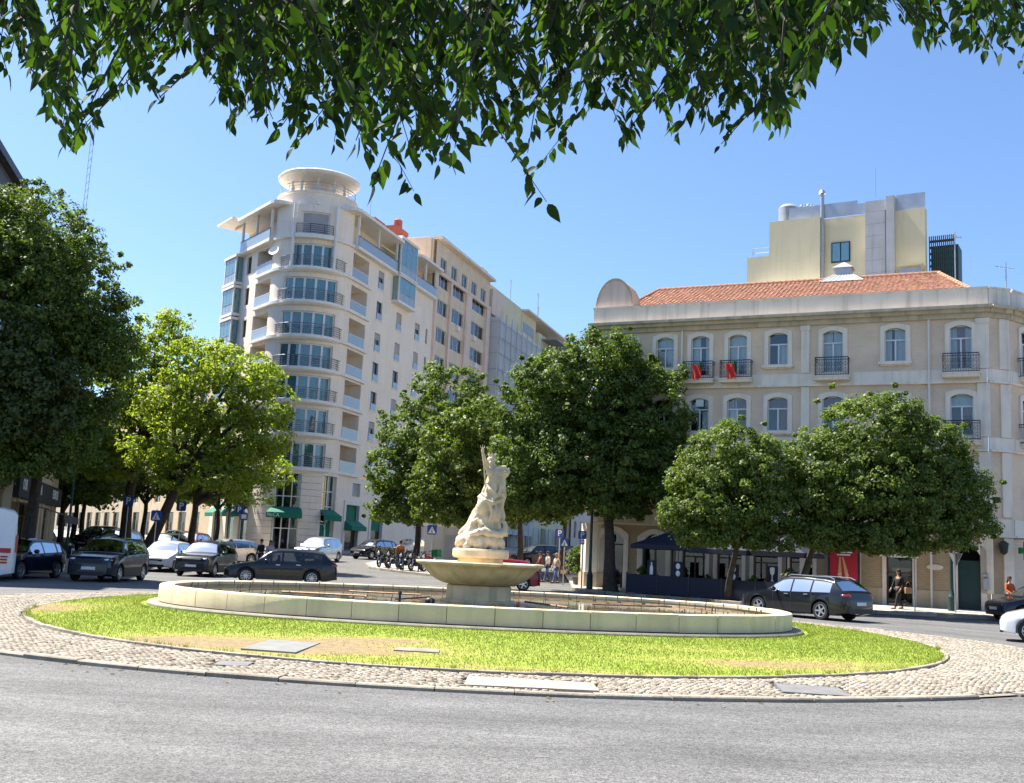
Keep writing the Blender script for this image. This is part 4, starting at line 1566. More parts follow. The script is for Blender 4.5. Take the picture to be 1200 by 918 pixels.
# top storey set back under a white eave
tp = MB(FR)
tp.wall(0, 20, FL[7], ZTOP, [(1.2, 2.6, FL[7] + 0.1, FL[7] + 2.2), (5.0, 6.8, FL[7] + 0.1, FL[7] + 2.2)], 0.2, 1.5)
tp.build('top_storey_wall', MT['cream'], apt)
tp = MB(FLm)
tp.wall(0, 10, FL[7], ZTOP, [(6.5, 8.5, FL[7] + 0.1, FL[7] + 2.2)], 0.2, 1.5)
tp.build('top_storey_wall', MT['cream'], apt)
loggia_d(apt, at(FR, 1.9, FL[7] + 0.1, 0.9), rzR)
loggia_d(apt, at(FR, 5.9, FL[7] + 0.1, 0.9), rzR)
loggia_d(apt, at(FLm, 7.5, FL[7] + 0.1, 0.9), rzL)
for Mf, x0, x1, rz in ((FR, 0.2, 9.1, rzR), (FR, 13.5, 19.6, rzR), (FLm, 3.0, 9.8, rzL)):
    s_ = MB(Mf)
    s_.box(x0, x1, -0.55, 1.5, FL[7] - 0.18, FL[7] + 0.1)
    so = s_.build('terrace_slab', MT['white_trim'], apt)
    MB(Mf).box(x0 + 0.05, x1 - 0.05, -0.5, -0.47, FL[7] + 0.12, FL[7] + 1.0).build('balustrade', MT['rail_glass'], so)
    MB(Mf).box(x0 + 0.05, x1 - 0.05, -0.52, -0.45, FL[7] + 1.0, FL[7] + 1.05).build('handrail', MT['iron'], so)
    n = int((x1 - x0) / 3)
    for i in range(n + 1):
        x = x0 + 0.15 + (x1 - x0 - 0.3) * i / n
        MB(Mf).box(x - 0.1, x + 0.1, -0.42, -0.22, FL[7] + 0.1, ZTOP).build('column', MT['white_trim'], apt)
for p in (VC - 27, VC + 25):
    q = arc(RP + 0.35, p)
    MB().lathe([(0.14, FL[6] + 0.1), (0.14, ZTOP)], 12, (*q, 0)).build('column', MT['white_trim'], apt, smooth=40)
ev = MB()
def eave_poly(Mf, x0, x1, flip):
    pts = []
    r = 0.9
    e = 1.05
    if flip:
        pts = [(x0, 2.5), (x0, -e), (x1 - r, -e)] + [(x1 - r + r * math.sin(t), -e + r - r * math.cos(t)) for t in (R(30), R(60), R(90))] + [(x1, 2.5)]
    else:
        pts = [(x1, 2.5), (x1, -e), (x0 + r, -e)] + [(x0 + r - r * math.sin(t), -e + r - r * math.cos(t)) for t in (R(30), R(60), R(90))] + [(x0, 2.5)]
    return [tuple((Mf @ Vector((a, b, 0)))[:2]) for a, b in pts]
ev.prism(eave_poly(FR, -1.6, 9.1, False), ZTOP, ZTOP + 0.28)
ev.prism(eave_poly(FLm, 3.0, 11.6, True), ZTOP, ZTOP + 0.28)
ev.prism(eave_poly(FR, 13.4, 20, False), ZTOP + 0.02, ZTOP + 0.3)
ev.prism([tuple((FLm @ Vector(p_)) [:2]) for p_ in ((-0.8, -1.5, 0), (3.0, -1.5, 0), (3.0, 2.5, 0), (-0.8, 2.5, 0))], ZTOP + 0.3, ZTOP + 0.5)
ev.build('eave', MT['white_trim'], apt)
rf = MB()
rpoly = [arc(RP, PHL), arc(RP, VC), arc(RP, PHR)] + [tuple((FR @ Vector((20, 0, 0)))[:2]), tuple((FR @ Vector((20, 12, 0)))[:2]), tuple((FLm @ Vector((0, 12, 0)))[:2]), tuple((FLm @ Vector((0, 0, 0)))[:2])]
rf.prism(rpoly, ZTOP + 0.05, ZTOP + 0.24).build('roof', MT['cream'], apt)
MB().lathe([(3.55, ZTOP - 0.1), (3.55, ZTOP + 1.15), (3.65, ZTOP + 1.2), (3.65, ZTOP + 1.35), (0, ZTOP + 1.35)], 40, (CB.x, CB.y, 0)).build('roof_drum', MT['cream'], apt, smooth=30)
rl = MB()
rails(rl, [arc(3.4, VC - 100 + 200 * i / 24) for i in range(25)], ZTOP + 1.35, ZTOP + 2.2, 3, 0.022, 1.0, 0.035)
rl.build('roof_railing', MT['steel'], apt)
for i in range(10):
    q = arc(2.45, 36 * i + 8)
    MB().lathe([(0.11, ZTOP + 1.35), (0.11, ZTOP + 2.95)], 10, (*q, 0)).build('column', MT['white_trim'], apt, smooth=40)
MB().lathe([(1.3, ZTOP + 1.35), (1.3, ZTOP + 2.95)], 24, (CB.x, CB.y, 0)).build('roof_core', MT['cream'], apt, smooth=30)
MB().lathe([(0, ZTOP + 2.92), (2.9, ZTOP + 2.92), (3.6, ZTOP + 3.05), (3.72, ZTOP + 3.18), (3.72, ZTOP + 3.30), (3.6, ZTOP + 3.42), (2.0, ZTOP + 3.5), (0, ZTOP + 3.52)], 56, (CB.x, CB.y, 0)).build('disc_roof', MT['white_trim'], apt, smooth=30)
# red clay chimney stacks and a whip aerial on the flat roof
MB(FR).box(10.5, 13.0, 3.0, 4.4, ZTOP + 0.3, ZTOP + 3.4).build('chimney', MT['red_clay'], apt)
MB(FR).box(14.2, 15.3, 3.2, 4.4, ZTOP + 0.3, ZTOP + 3.5).build('chimney', MT['red_clay'], apt)
MB(FR).box(9.0, 20, 1.0, 6.0, ZTOP + 0.25, ZTOP + 1.3).build('roof_house', MT['tan_wall'], apt)
q = FR @ Vector((6.2, 1.5, 0))
MB().tube([(q.x, q.y, ZTOP + 0.2), (q.x, q.y, ZTOP + 5.2)], [0.05, 0.02], 5).build('aerial', MT['steel'], apt)
sd = MB()
sd.lathe([(0.02, 0.0), (0.3, 0.06), (0.5, 0.18)], 20, (0, 0, 0), closed=False)
so = put('satellite_dish', sd.mesh('satellite_dish', MT['white'], 40), apt)
q = arc(RP + 0.35, PHL + 9)
so.location = (q[0] - apt.location.x, q[1] - apt.location.y, FL[6] + 1.6 - 0.9)
so.rotation_euler = (R(65), 0, R(-20))

# ground storey: stone piers, tall glazing, green canopies
ZG = 0.6
arcs_glass = [(VC - 95, VC - 70), (VC - 27, VC + 6), (VC + 33, PHR - 4)]
for p0, p1 in ((VC - 70, VC - 27), (VC + 6, VC + 33), (PHR - 4, PHR + 1)):
    # courses of stone
    gp = MB()
    z = ZG - 0.4
    while z < FL[0] - 0.5:
        arc_block(gp, 3.3, 4.05, p0, p1, z + 0.012, min(z + 0.54, FL[0] - 0.45))
        z += 0.55
    tag(gp.build('stone_pier', MT['cream'], apt, smooth=20), kind=None)
arc_block(MB(), 3.2, 4.0, PHL, PHR, FL[0] - 0.45, FL[0] - 0.16, 30).build('fascia', MT['cream'], apt, smooth=20)


def glazed_arc(p0, p1, z0, z1, nb, rows):
    fr = MB()
    for i in range(nb + 1):
        p = p0 + (p1 - p0) * i / nb
        arc_block(fr, 3.62, 3.74, p - 0.7, p + 0.7, z0, z1, 2)
    for z in rows:
        arc_block(fr, 3.63, 3.73, p0, p1, z - 0.04, z + 0.04, 8)
    wo = fr.build('shop_window', MT['white_frame'], apt)
    arc_block(MB(), 3.66, 3.67, p0, p1, z0, z1, 8).build('pane', MT['glass'], wo)
    arc_block(MB(), 2.8, 2.82, p0 - 6, p1 + 6, z0, z1, 8).build('room', MT['room'], wo)


glazed_arc(VC - 26.5, VC + 5.5, ZG, FL[0] - 0.46, 3, (ZG + 0.05, 2.9, 4.0, 4.55, 5.6, 6.9))
glazed_arc(VC + 33.5, PHR - 4.5, ZG, FL[0] - 0.46, 2, (ZG + 0.05, 4.2, 4.9, 6.2))
for p0, p1, z0 in ((VC - 29, VC + 8, 3.75), (VC + 32, PHR - 3, 3.7)):
    aw = MB()
    n = 10
    V = []
    for i in range(n + 1):
        p = p0 + (p1 - p0) * i / n
        V += [(*arc(3.9, p), z0 + 0.95), (*arc(4.75, p), z0 + 0.45), (*arc(4.75, p), z0), (*arc(4.70, p), z0), (*arc(4.70, p), z0 + 0.40), (*arc(3.9, p), z0 + 0.85)]
    F = [(6 * i + j, 6 * i + 6 + j, 6 * i + 6 + (j + 1) % 6, 6 * i + (j + 1) % 6) for i in range(n) for j in range(6)] + [(0, 1, 2, 3, 4, 5), tuple(6 * n + j for j in range(5, -1, -1))]
    ao = aw.add(V, F).build('awning', MT['green_awning'], apt)
    if z0 == 3.75:
        q = arc(4.78, VC - 21)
        t_ = put('lettering', text_mesh('NcCA', 0.42, 'lettering', MT['white']), ao, (q[0] - apt.location.x, q[1] - apt.location.y, z0 + 0.22 - 0.9), R(VC - 21))
# green film and a white looped line on the right hand shop glass
arc_block(MB(), 3.69, 3.70, VC + 34, PHR - 5, 1.2, 3.6, 6).build('window_film', MT['green_awning'], apt)
lp = [arc(3.745, VC + 35), arc(3.745, VC + 43), arc(3.745, VC + 46)]
MB().tube([(*arc(3.73, VC + 36), 3.4), (*arc(3.73, VC + 42), 3.38), (*arc(3.73, VC + 46), 3.0), (*arc(3.73, VC + 46.5), 2.2), (*arc(3.73, VC + 46), 1.4), (*arc(3.73, VC + 38), 1.38)], 0.035, 6).build('window_line', MT['white'], apt)
gr = MB(FR)
gr.wall(0, 14, 0.2, FL[0] - 0.16, [(2.2, 4.9, 0.2, 5.3), (7.6, 10.2, 0.2, 5.3), (3.4, 5.0, 6.1, 7.3)], 0.35)
gr.build('shop_front_wall', MT['cream'], apt)
MB(FR).box(14, 20, 0.0, 8, 0.2, FL[0] - 0.1).build('shop_front_pier', MT['cream'], apt)
MB(FR).box(3.4, 5.0, 0.2, 0.25, 6.1, 7.3).build('vent', MT['grey'], apt)
for x0, x1 in ((2.2, 4.9), (7.6, 10.2)):
    MB(FR).box(x0 - 0.35, x0, -0.12, 0.1, 0.2, 5.65).box(x1, x1 + 0.35, -0.12, 0.1, 0.2, 5.65).box(x0, x1, -0.12, 0.1, 5.3, 5.65).build('door_surround', MT['white_trim'], apt)
    d_ = MB(FR).box(x0, x0 + 0.08, 0.2, 0.3, 0.7, 5.3).box(x1 - 0.08, x1, 0.2, 0.3, 0.7, 5.3).box(x0, x1, 0.2, 0.3, 3.2, 3.3).build('shop_door', MT['dark_frame'], apt)
    MB(FR).box(x0 + 0.08, x1 - 0.08, 0.24, 0.26, 0.7, 3.2).build('pane', MT['glass'], d_)
    MB(FR).box(x0 + 0.08, x1 - 0.08, 0.24, 0.26, 3.3, 5.3).build('green_panel', MT['green_awning'], d_)
    MB(FR).box(x0, x1, 1.2, 1.25, 0.3, 5.3).build('room', MT['room'], d_)
MB(FR).add([(2.0, -0.05, 3.9), (5.1, -0.05, 3.9), (5.1, -0.85, 3.4), (2.0, -0.85, 3.4), (2.0, -0.85, 3.05), (5.1, -0.85, 3.05), (2.0, -0.05, 3.05), (5.1, -0.05, 3.05)], [(0, 1, 2, 3), (3, 2, 5, 4), (0, 3, 4, 6), (1, 7, 5, 2)]).build('awning', MT['green_awning'], apt)
gl_ = MB(FLm)
gl_.wall(0, 10, 0.2, FL[0] - 0.16, [(0.8, 2.6, 0.2, 7.0), (4.0, 5.8, 0.2, 7.0), (7.0, 8.8, 0.2, 7.0)], 0.35)
gl_.build('shop_front_wall', MT['cream'], apt)
for x0, x1 in ((0.8, 2.6), (4.0, 5.8), (7.0, 8.8)):
    d_ = MB(FLm).box(x0, x0 + 0.08, 0.2, 0.3, 0.9, 7.0).box(x1 - 0.08, x1, 0.2, 0.3, 0.9, 7.0).box(x0, x1, 0.2, 0.3, 4.6, 4.7).build('shop_window', MT['dark_frame'], apt)
    MB(FLm).box(x0 + 0.08, x1 - 0.08, 0.24, 0.26, 0.9, 7.0).build('pane', MT['teal_glass'], d_)
    MB(FLm).box(x0, x1, 1.0, 1.05, 0.9, 7.0).build('room', MT['room'], d_)
    MB(FLm).add([(x0 - .1, -0.02, 4.6), (x1 + .1, -0.02, 4.6), (x1 + .1, -0.75, 4.1), (x0 - .1, -0.75, 4.1), (x0 - .1, -0.75, 3.75), (x1 + .1, -0.75, 3.75)], [(0, 1, 2, 3), (3, 2, 5, 4)]).build('awning', MT['green_awning'], apt)

# ================================================================== houses further along the right hand street
def row_front(name, label, x0, x1, z0, z1, m_, depth=12, cat='building'):
    p = FR @ Vector((x0, 0, 0))
    o = thing(name, label, cat, (p.x, p.y, z0))
    return o


brown = row_front('apartment_building', 'brown apartment building with horizontal window bands beside the cream block', 20, 38.4, 1.2, 34, MT['pink_wall'])
XB = [(20.8, 24.2), (25.2, 29.4), (31.8, 36.8)]
hb = []
for z in (4.5, 7.6, 10.7, 13.8, 16.9, 20.0, 23.1, 26.2, 29.2):
    for a, b in XB:
        hb.append((a, b, z + 0.9, z + 2.5))
topw = [(21.4 + 3.4 * i, 23.3 + 3.4 * i, 31.9, 33.4) for i in range(5)]
bw = MB(FR)
bw.wall(20.01, 38.4, 0.5, 35.0, hb + topw, 0.3)
bw.box(20.01, 38.4, 0.35, 12, 0.5, 34.99)
bw.build('wall', MT['tan_wall'], brown)
pl2 = MB(FR)
for a, b in ((20.05, 20.6), (24.4, 25.0), (29.6, 31.5), (37.0, 38.38)):
    pl2.box(a, b, -0.25, 0.0, 0.5, 31.3)
pl2.box(20.05, 38.38, -0.3, 0.0, 31.3, 31.7)
pl2.build('pilaster_strips', MT['pink_wall'], brown)
MB(FR).box(19.9, 38.6, -0.7, 12, 35.0, 35.3).build('roof_eave', MT['trim'], brown)
MB(FR).box(19.6, 20.0, 0.5, 12, 31.6, 35.1).build('party_wall', MT['tan_wall'], brown)
MB(FR).box(19.3, 22.5, 4.5, 6.0, 35.3, 36.6).build('chimney', MT['red_clay'], brown)
MB(FR).lathe([(0.5, 0), (0.5, 1.0), (0.3, 1.2)], 12, (21.0, 5.2, 36.6)).build('chimney_pot', MT['red_clay'], brown)
wide = window_set('W', 3.3, 1.6, 'triple', 'white_frame', 0.12)
wide2 = window_set('W2', 4.1, 1.6, 'triple', 'white_frame', 0.12)
wide3 = window_set('W3', 4.9, 1.6, 'triple', 'white_frame', 0.12)
topwin = window_set('T', 1.8, 1.5, 'double', 'white_frame', 0.12)


def atp(Mf, x, z, par, y=0.0):
    v = Mf @ Vector((x, y, z))
    return (v.x - par.location.x, v.y - par.location.y, v.z - par.location.z)


ac = MB().box(-0.4, 0.4, -0.35, 0.0, 0, 0.6).mesh('air_conditioner', MT['white_trim'])
for a, b, c, d in hb:
    ws = wide if b - a < 3.6 else (wide2 if b - a < 4.5 else wide3)
    cu = random.choice([None, [(0, 0.3, 0, 1, 'curtain')], [(0.3, 1.0, 0, 1, 'curtain')], [(0.0, 0.66, 0.1, 1, 'curtain')]])
    if c > 10:
        wo = ws(brown, atp(FR, (a + b) / 2, c, brown), rzR, cu)
        if random.random() < 0.35:
            put('air_conditioner', ac, brown, atp(FR, a + random.uniform(0.6, 2.6), c - 0.75, brown), rzR)
for a, b, c, d in topw:
    topwin(brown, atp(FR, (a + b) / 2, c, brown), rzR, [(0.3, 1, 0, 1, 'curtain')])

# scaffolded house wrapped in netting, with the yellow house behind it
scaf = row_front('scaffolded_house', 'house wrapped in pale grey scaffold netting with a bare pink gable', 39, 58, 1.5, 32, MT['pink_wall'])
MB(FR).box(38.6, 58, 0.8, 12, 0.5, 31.0).build('wall', MT['pink_wall'], scaf)
MB(FR).box(38.7, 43.5, -0.3, 4, 31.0, 34.2).build('gable', MT['pink_wall'], scaf)


def net_mat():
    m, t, b = _new('scaffold_netting')
    t.nodes.remove(b)
    L = t.links.new
    di = N(t, 'ShaderNodeBsdfDiffuse')
    di.inputs[0].default_value = (0.80, 0.81, 0.82, 1)
    tl = N(t, 'ShaderNodeBsdfTranslucent')
    tl.inputs[0].default_value = (0.75, 0.76, 0.77, 1)
    tr = N(t, 'ShaderNodeBsdfTransparent')
    a = N(t, 'ShaderNodeMixShader')
    a.inputs[0].default_value = 0.35
    L(di.outputs[0], a.inputs[1])
    L(tl.outputs[0], a.inputs[2])
    c = N(t, 'ShaderNodeMixShader')
    c.inputs[0].default_value = 0.10
    L(a.outputs[0], c.inputs[1])
    L(tr.outputs[0], c.inputs[2])
    L(c.outputs[0], t.nodes['Material Output'].inputs[0])
    return m


nm_ = MB(FR)
nx, nzz = 30, 16
V = []
for j in range(nzz + 1):
    for i in range(nx + 1):
        x = 38.7 + 19 * i / nx
        z = 4 + 26.6 * j / nzz
        V.append((x, -1.3 + 0.12 * math.sin(x * 2.2 + z) * math.sin(z * 1.4), z))
nm_.add(V, [(j * (nx + 1) + i, j * (nx + 1) + i + 1, (j + 1) * (nx + 1) + i + 1, (j + 1) * (nx + 1) + i) for j in range(nzz) for i in range(nx)])
V = [(38.7, -1.3 + 2.0 * i / 4, z) for z in (4, 30.6) for i in range(5)]
nm_.add(V, [(i, i + 1, i + 6, i + 5) for i in range(4)])
MT['net'] = net_mat()
nm_.build('netting', MT['net'], scaf)
for z in range(4, 31, 2):
    MB(FR).box(38.7, 58, -1.2, 0.2, z, z + 0.07).build('scaffold_deck', MT['steel'], scaf)
pm_ = MB(FR)
for i in range(9):
    x = 38.9 + 2.35 * i
    pm_.tube([(x, -1.46, 2), (x, -1.46, 31.4)], 0.05, 5)
    pm_.tube([(x, -0.2, 2), (x, -0.2, 30.9)], 0.05, 5)
for z in range(4, 32, 2):
    pm_.tube([(38.7, -1.45, z + 0.05), (58, -1.45, z + 0.05)], 0.045, 5)
pm_.build('scaffold_poles', MT['steel'], scaf)

yel = row_front('yellow_house', 'tall yellow rendered house with a stepped gable rising behind the netting', 44, 75, 1.5, 38, MT['yellow'])
y_ = MB(FR)
y_.box(38.8, 41.5, 1.5, 12, 28, 37.2).box(41.5, 57, 1.5, 12, 28, 35.9).box(57, 64, 1.4, 12, 1, 35.6).box(64, 84, 0.9, 12, 1, 34.0)
y_.build('wall', MT['yellow'], yel)
MB(FR).box(56.8, 84.2, 0.4, 12, 35.6, 35.85).build('roof_eave', MT['trim'], yel)
MB(FR).box(66, 76, -0.9, 0.9, 29.4, 31.9).build('glazed_balcony', MT['teal_glass'], yel)
MB(FR).box(65.8, 76.2, -1.0, 0.9, 28.9, 29.4).build('balcony_slab', MT['red_clay'], yel)
MB(FR).box(65.5, 77, -1.5, 0.9, 33.2, 33.35).build('awning', MT['grey'], yel)
for x in (60.5, 63.0):
    MB(FR).box(x, x + 0.7, 1.36, 1.4, 28.5, 30).build('window', MT['dark_frame'], yel)
MB(FR).box(57.5, 63.0, 1.36, 1.4, 32.8, 34.2).build('vent', MT['grey'], yel)
for x, z0, z1 in ((56, 35.8, 40.0), (70, 35.7, 41.5), (70.4, 35.7, 39.5)):
    MB(FR).tube([(x, 3, z0), (x, 3, z1)], 0.06, 5).tube([(x - 0.8, 3, z1 - 0.3), (x + 0.8, 3, z1 - 0.3)], 0.04, 5).build('aerial', MT['steel'], yel)
far = row_front('terraced_house', 'distant grey house with shutters at the end of the street behind the trees', 84, 120, 2, 30, MT['trim'])
fw = MB(FR)
hf = [(86 + 4.5 * i, 88 + 4.5 * i, 4.5 + 4 * j, 7.3 + 4 * j) for i in range(8) for j in range(6)]
fw.wall(84.3, 125, 0.5, 31, hf, 0.3)
fw.box(84.3, 125, 0.35, 12, 0.5, 31)
fw.build('wall', MT['pink_wall'], far)
fwin = window_set('F', 2.0, 2.8, 'double', 'white_frame', 0.15)
for a, b, c, d in hf:
    fwin(far, atp(FR, (a + b) / 2, c, far), rzR)
for x, h in ((92, 4), (99, 7), (103, 3)):
    MB(FR).tube([(x, 4, 31), (x, 4, 31 + h)], 0.07, 5).build('aerial', MT['steel'], far)
MB(FR).box(95, 97.5, 4, 6, 31, 33.5).build('chimney', MT['trim'], far)

# ground storeys of the scaffolded and yellow houses seen under the trees
for par, a0, a1 in ((scaf, 39.5, 57.5), (yel, 58.5, 83)):
    n = int((a1 - a0) / 4)
    for i in range(n):
        x = a0 + 4 * i
        dd = MB(FR).box(x, x + 2.2, -0.1, 0.0, 2.2, 5.4).build('shutter_door', MT['grey'] if i % 2 else MT['dark_frame'], par)

# neighbour of the cream block on the left street
nb = thing('apartment_building', 'lower beige apartment building half hidden behind the bright green trees', 'building', (FLm @ Vector((-10, 0, 1.0))))
nwall = MB(FLm)
hn = [(-59.2 + 3.6 * i, -57.4 + 3.6 * i, 5.2 + 3.1 * j, 7.3 + 3.1 * j) for i in range(16) for j in range(4)]
hg = [(-58.7 + 3.6 * i, -56.6 + 3.6 * i, 0.5, 4.2) for i in range(16)]
nwall.wall(-62, -0.02, 0.3, 18.2, hn + hg, 0.3)
nwall.box(-62, -0.02, 0.4, 14, 0.3, 18.18)
nwall.build('wall', MT['ochre'], nb)
MB(FLm).box(-62.3, -0.02, -0.5, 14, 18.2, 18.5).build('roof_eave', MT['trim'], nb)
nwin = window_set('NB', 1.8, 2.1, 'double', 'white_frame', 0.14)
for i, (a, b, c, d) in enumerate(hn):
    nwin(nb, atp(FLm, (a + b) / 2, c, nb), rzL, [(0, 0.5, 0, 1, 'curtain')] if i % 3 == 0 else None)
shopw = window_set('SH', 2.1, 3.7, 'double', 'dark_frame', 0.14, transom=2.7)
for a, b, c, d in hg:
    shopw(nb, atp(FLm, (a + b) / 2, c, nb), rzL)
# ================================================================== tiled corner building on the right
O4 = Vector((4.53, 56.93))
d4 = Vector((.906, -.423)).normalized()
FB = frame(O4.x, O4.y, d4.x, d4.y)
rz4 = math.atan2(d4.y, d4.x)
L4 = 19.3
cor = thing('corner_building', 'three storey beige tiled corner building with arched windows and a red tile roof', 'building', (O4.x, O4.y, 0))


def bb(x, z, y=0.0):
    v = FB @ Vector((x, y, z))
    return (v.x - cor.location.x, v.y - cor.location.y, v.z)


TOPX = [(1.7, 'w'), (3.8, 'w'), (5.7, 'd'), (7.65, 'd'), (9.7, 'w'), (12.37, 'd'), (15.28, 'w'), (18.2, 'd')]
h4, h4b, h4g = [], [], []
for x, k in TOPX:
    h4.append((x - 0.5, x + 0.5, 11.75 if k == 'w' else 11.3, 13.42))
    h4.append((x - 0.52, x + 0.52, 8.4 if x < 17 else 8.15, 10.14))
    h4.append((x - 0.52, x + 0.52, 4.9, 6.75))
wl4 = MB(FB)
wl4.wall(0, L4, 4.0, 14.3, h4, 0.3)
wl4.build('upper_wall', MT['tile_wall'], cor)
GX = [(1.2, 1.35, 3.2, 'arch'), (3.5, 1.3, 3.1, 'arch'), (5.6, 1.2, 2.75, 'door'), (7.4, 1.25, 2.75, 'door'), (9.2, 1.2, 2.6, 'shop'), (10.9, 1.1, 2.7, 'door'), (12.95, 1.1, 2.7, 'shop'), (15.4, 1.15, 2.45, 'shopdoor'), (18.4, 1.0, 3.1, 'arch')]
for x, w_, h, k in GX:
    h4g.append((x - w_ / 2, x + w_ / 2, 0.05 if k != 'shop' else 0.9, h))
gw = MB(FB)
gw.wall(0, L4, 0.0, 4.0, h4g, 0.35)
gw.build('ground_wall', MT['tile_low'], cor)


def base_run(z0, z1, pr_):
    xs = [0.0]
    for a, b, c, d in sorted(h4g):
        if c < z1:
            xs += [a - 0.16, b + 0.16]
    xs.append(L4)
    for i in range(0, len(xs), 2):
        if xs[i + 1] - xs[i] > 0.05:
            MB(FB).box(xs[i], xs[i + 1], -pr_, 0.01, z0, z1).build('base_course', MT['ochre'], cor)


base_run(-0.1, 0.98, 0.06)
for z0, z1, pr_ in ((3.62, 4.35, 0.10), (7.52, 8.08, 0.06), (10.72, 11.28, 0.06)):
    b4 = MB(FB)
    b4.box(0, L4, -pr_, 0.0, z0, z1).box(0, L4, -pr_ - 0.12, 0, z0 - 0.10, z0)
    if z0 < 4:
        b4.box(0, L4, -0.24, 0, z1, z1 + 0.08)
    b4.build('string_course', MT['trim'], cor)
MB(FB).box(-0.15, L4 + 0.1, -0.15, 0, 13.72, 13.95).box(-0.3, L4 + 0.2, -0.36, 0, 13.95, 14.12).box(-0.4, L4 + 0.28, -0.55, 0, 14.12, 14.26).build('cornice', MT['cornice'], cor)
MB(FB).box(-0.2, L4 + 0.1, -0.2, 0.15, 14.26, 15.08).box(-0.24, L4 + 0.14, -0.25, 0.2, 15.08, 15.17).build('parapet', MT['parapet'], cor)
for x0, x1 in ((-0.25, 0.45), (10.85, 11.25), (L4 - 0.42, L4 + 0.12)):
    for z0, z1 in ((0.98, 3.5), (4.45, 7.4), (8.1, 10.6), (11.3, 13.7)):
        MB(FB).box(x0, x1, -0.10, 0.0, z0, z1).build('pilaster', MT['trim'], cor)
    MB(FB).box(x0 - 0.04, x1 + 0.04, -0.14, 0, 13.45, 13.7).build('pilaster_cap', MT['trim'], cor)
for x in (4.75, 16.8):
    MB(FB).tube([(x, -0.16, 0.1), (x, -0.16, 13.7)], 0.05, 8).build('downpipe', MT['white_trim'], cor)


def surround(w, h, jamb=0.2, rise=0.16, sill=True, ear=0.0, pr_=0.07):
    """stone window surround with a low arch, open side up to height h in the middle"""
    def outline(e, b0):
        x = w / 2 + e
        zt = h - rise
        pts = [(-x, b0)]
        n = 8
        for i in range(n + 1):
            t = -1 + 2 * i / n
            pts.append((x * t, zt + e + rise * (1 - t * t)))
        pts.append((x, b0))
        return pts
    a, b = outline(-0.02, 0.0), outline(jamb, 0.0)
    n = len(a)
    V = [(p[0], -pr_, p[1]) for p in a] + [(p[0], -pr_, p[1]) for p in b] + [(p[0], 0.12, p[1]) for p in a] + [(p[0], 0.02, p[1]) for p in b]
    F = []
    for i in range(n - 1):
        F += [(i, i + 1, n + i + 1, n + i), (n + i, n + i + 1, 3 * n + i + 1, 3 * n + i), (i, 2 * n + i, 2 * n + i + 1, i + 1)]
    mb = MB().add(V, F)
    # spandrel filling the corners of the square hole above the arch
    zt = h - rise
    for sgn in (-1, 1):
        tri = [(sgn * w / 2, zt - 0.02), (sgn * w / 2, h + 0.01)] + [(sgn * w / 2 * t, zt + rise * (1 - t * t)) for t in (0.0, 0.25, 0.5, 0.75, 1.0)]
        mb.vprism(tri, 0.10, 0.16)
    if sill:
        mb.box(-w / 2 - jamb - 0.08, w / 2 + jamb + 0.08, -0.2, 0.05, -0.14, 0.0).box(-w / 2 - jamb, w / 2 + jamb, -0.1, 0.02, -0.2, -0.14)
    return mb.mesh('surround', MT['trim'])


sur_w = surround(1.0, 1.67)
sur_d = surround(1.0, 2.12, sill=False)
sur_m = surround(1.04, 1.74)
sur_md = surround(1.04, 1.99)
w_top = window_set('4w', 1.0, 1.67, 'double', 'white_frame', 0.13, transom=1.08, t=0.07)
w_dr = window_set('4d', 1.0, 2.12, 'double', 'white_frame', 0.13, transom=1.5, t=0.07)
w_mid = window_set('4m', 1.04, 1.74, 'double', 'white_frame', 0.13, transom=1.15, t=0.07)
w_mdd = window_set('4e', 1.04, 1.99, 'double', 'white_frame', 0.13, transom=1.4, t=0.07)
w_lo = window_set('4l', 1.04, 1.85, 'double', 'white_frame', 0.13, transom=1.25, t=0.07)

CURT = {0: [(0, 1, 0.02, 0.98, 'curtain')], 1: [(0, 1, 0.02, 0.98, 'curtain')], 2: [(0, 0.42, 0.02, 0.98, 'curtain'), (0.75, 1, 0.02, 0.98, 'curtain')], 3: [(0, 1, 0.02, 0.98, 'curtain')], 4: [(0.42, 1, 0.02, 0.65, 'curtain')], 5: [(0.0, 0.45, 0.02, 0.98, 'curtain'), (0.5, 1, 0.02, 0.98, 'curtain')],
        6: [(0, 0.3, 0.02, 0.98, 'curtain'), (0.45, 1, 0.02, 0.98, 'curtain')], 7: [(0, 0.3, 0.02, 0.98, 'curtain'), (0.28, 0.5, 0.02, 0.98, 'curtain_red'), (0.5, 0.72, 0.02, 0.98, 'curtain_red'), (0.72, 1, 0.02, 0.98, 'curtain')]}
CUM = {2: [(0.6, 1, 0.02, 0.65, 'curtain')], 3: [(0, 0.42, 0.02, 0.98, 'curtain'), (0, 1, 0.68, 0.97, 'shutter_red')], 4: [(0.5, 1, 0.03, 0.64, 'shutter_red'), (0, 1, 0.68, 0.97, 'shutter_red')], 5: [(0, 1, 0.5, 0.97, 'shutter_red')], 7: [(0, 1, 0.7, 0.97, 'curtain'), (0.6, 1, 0.5, 0.7, 'curtain_red')]}


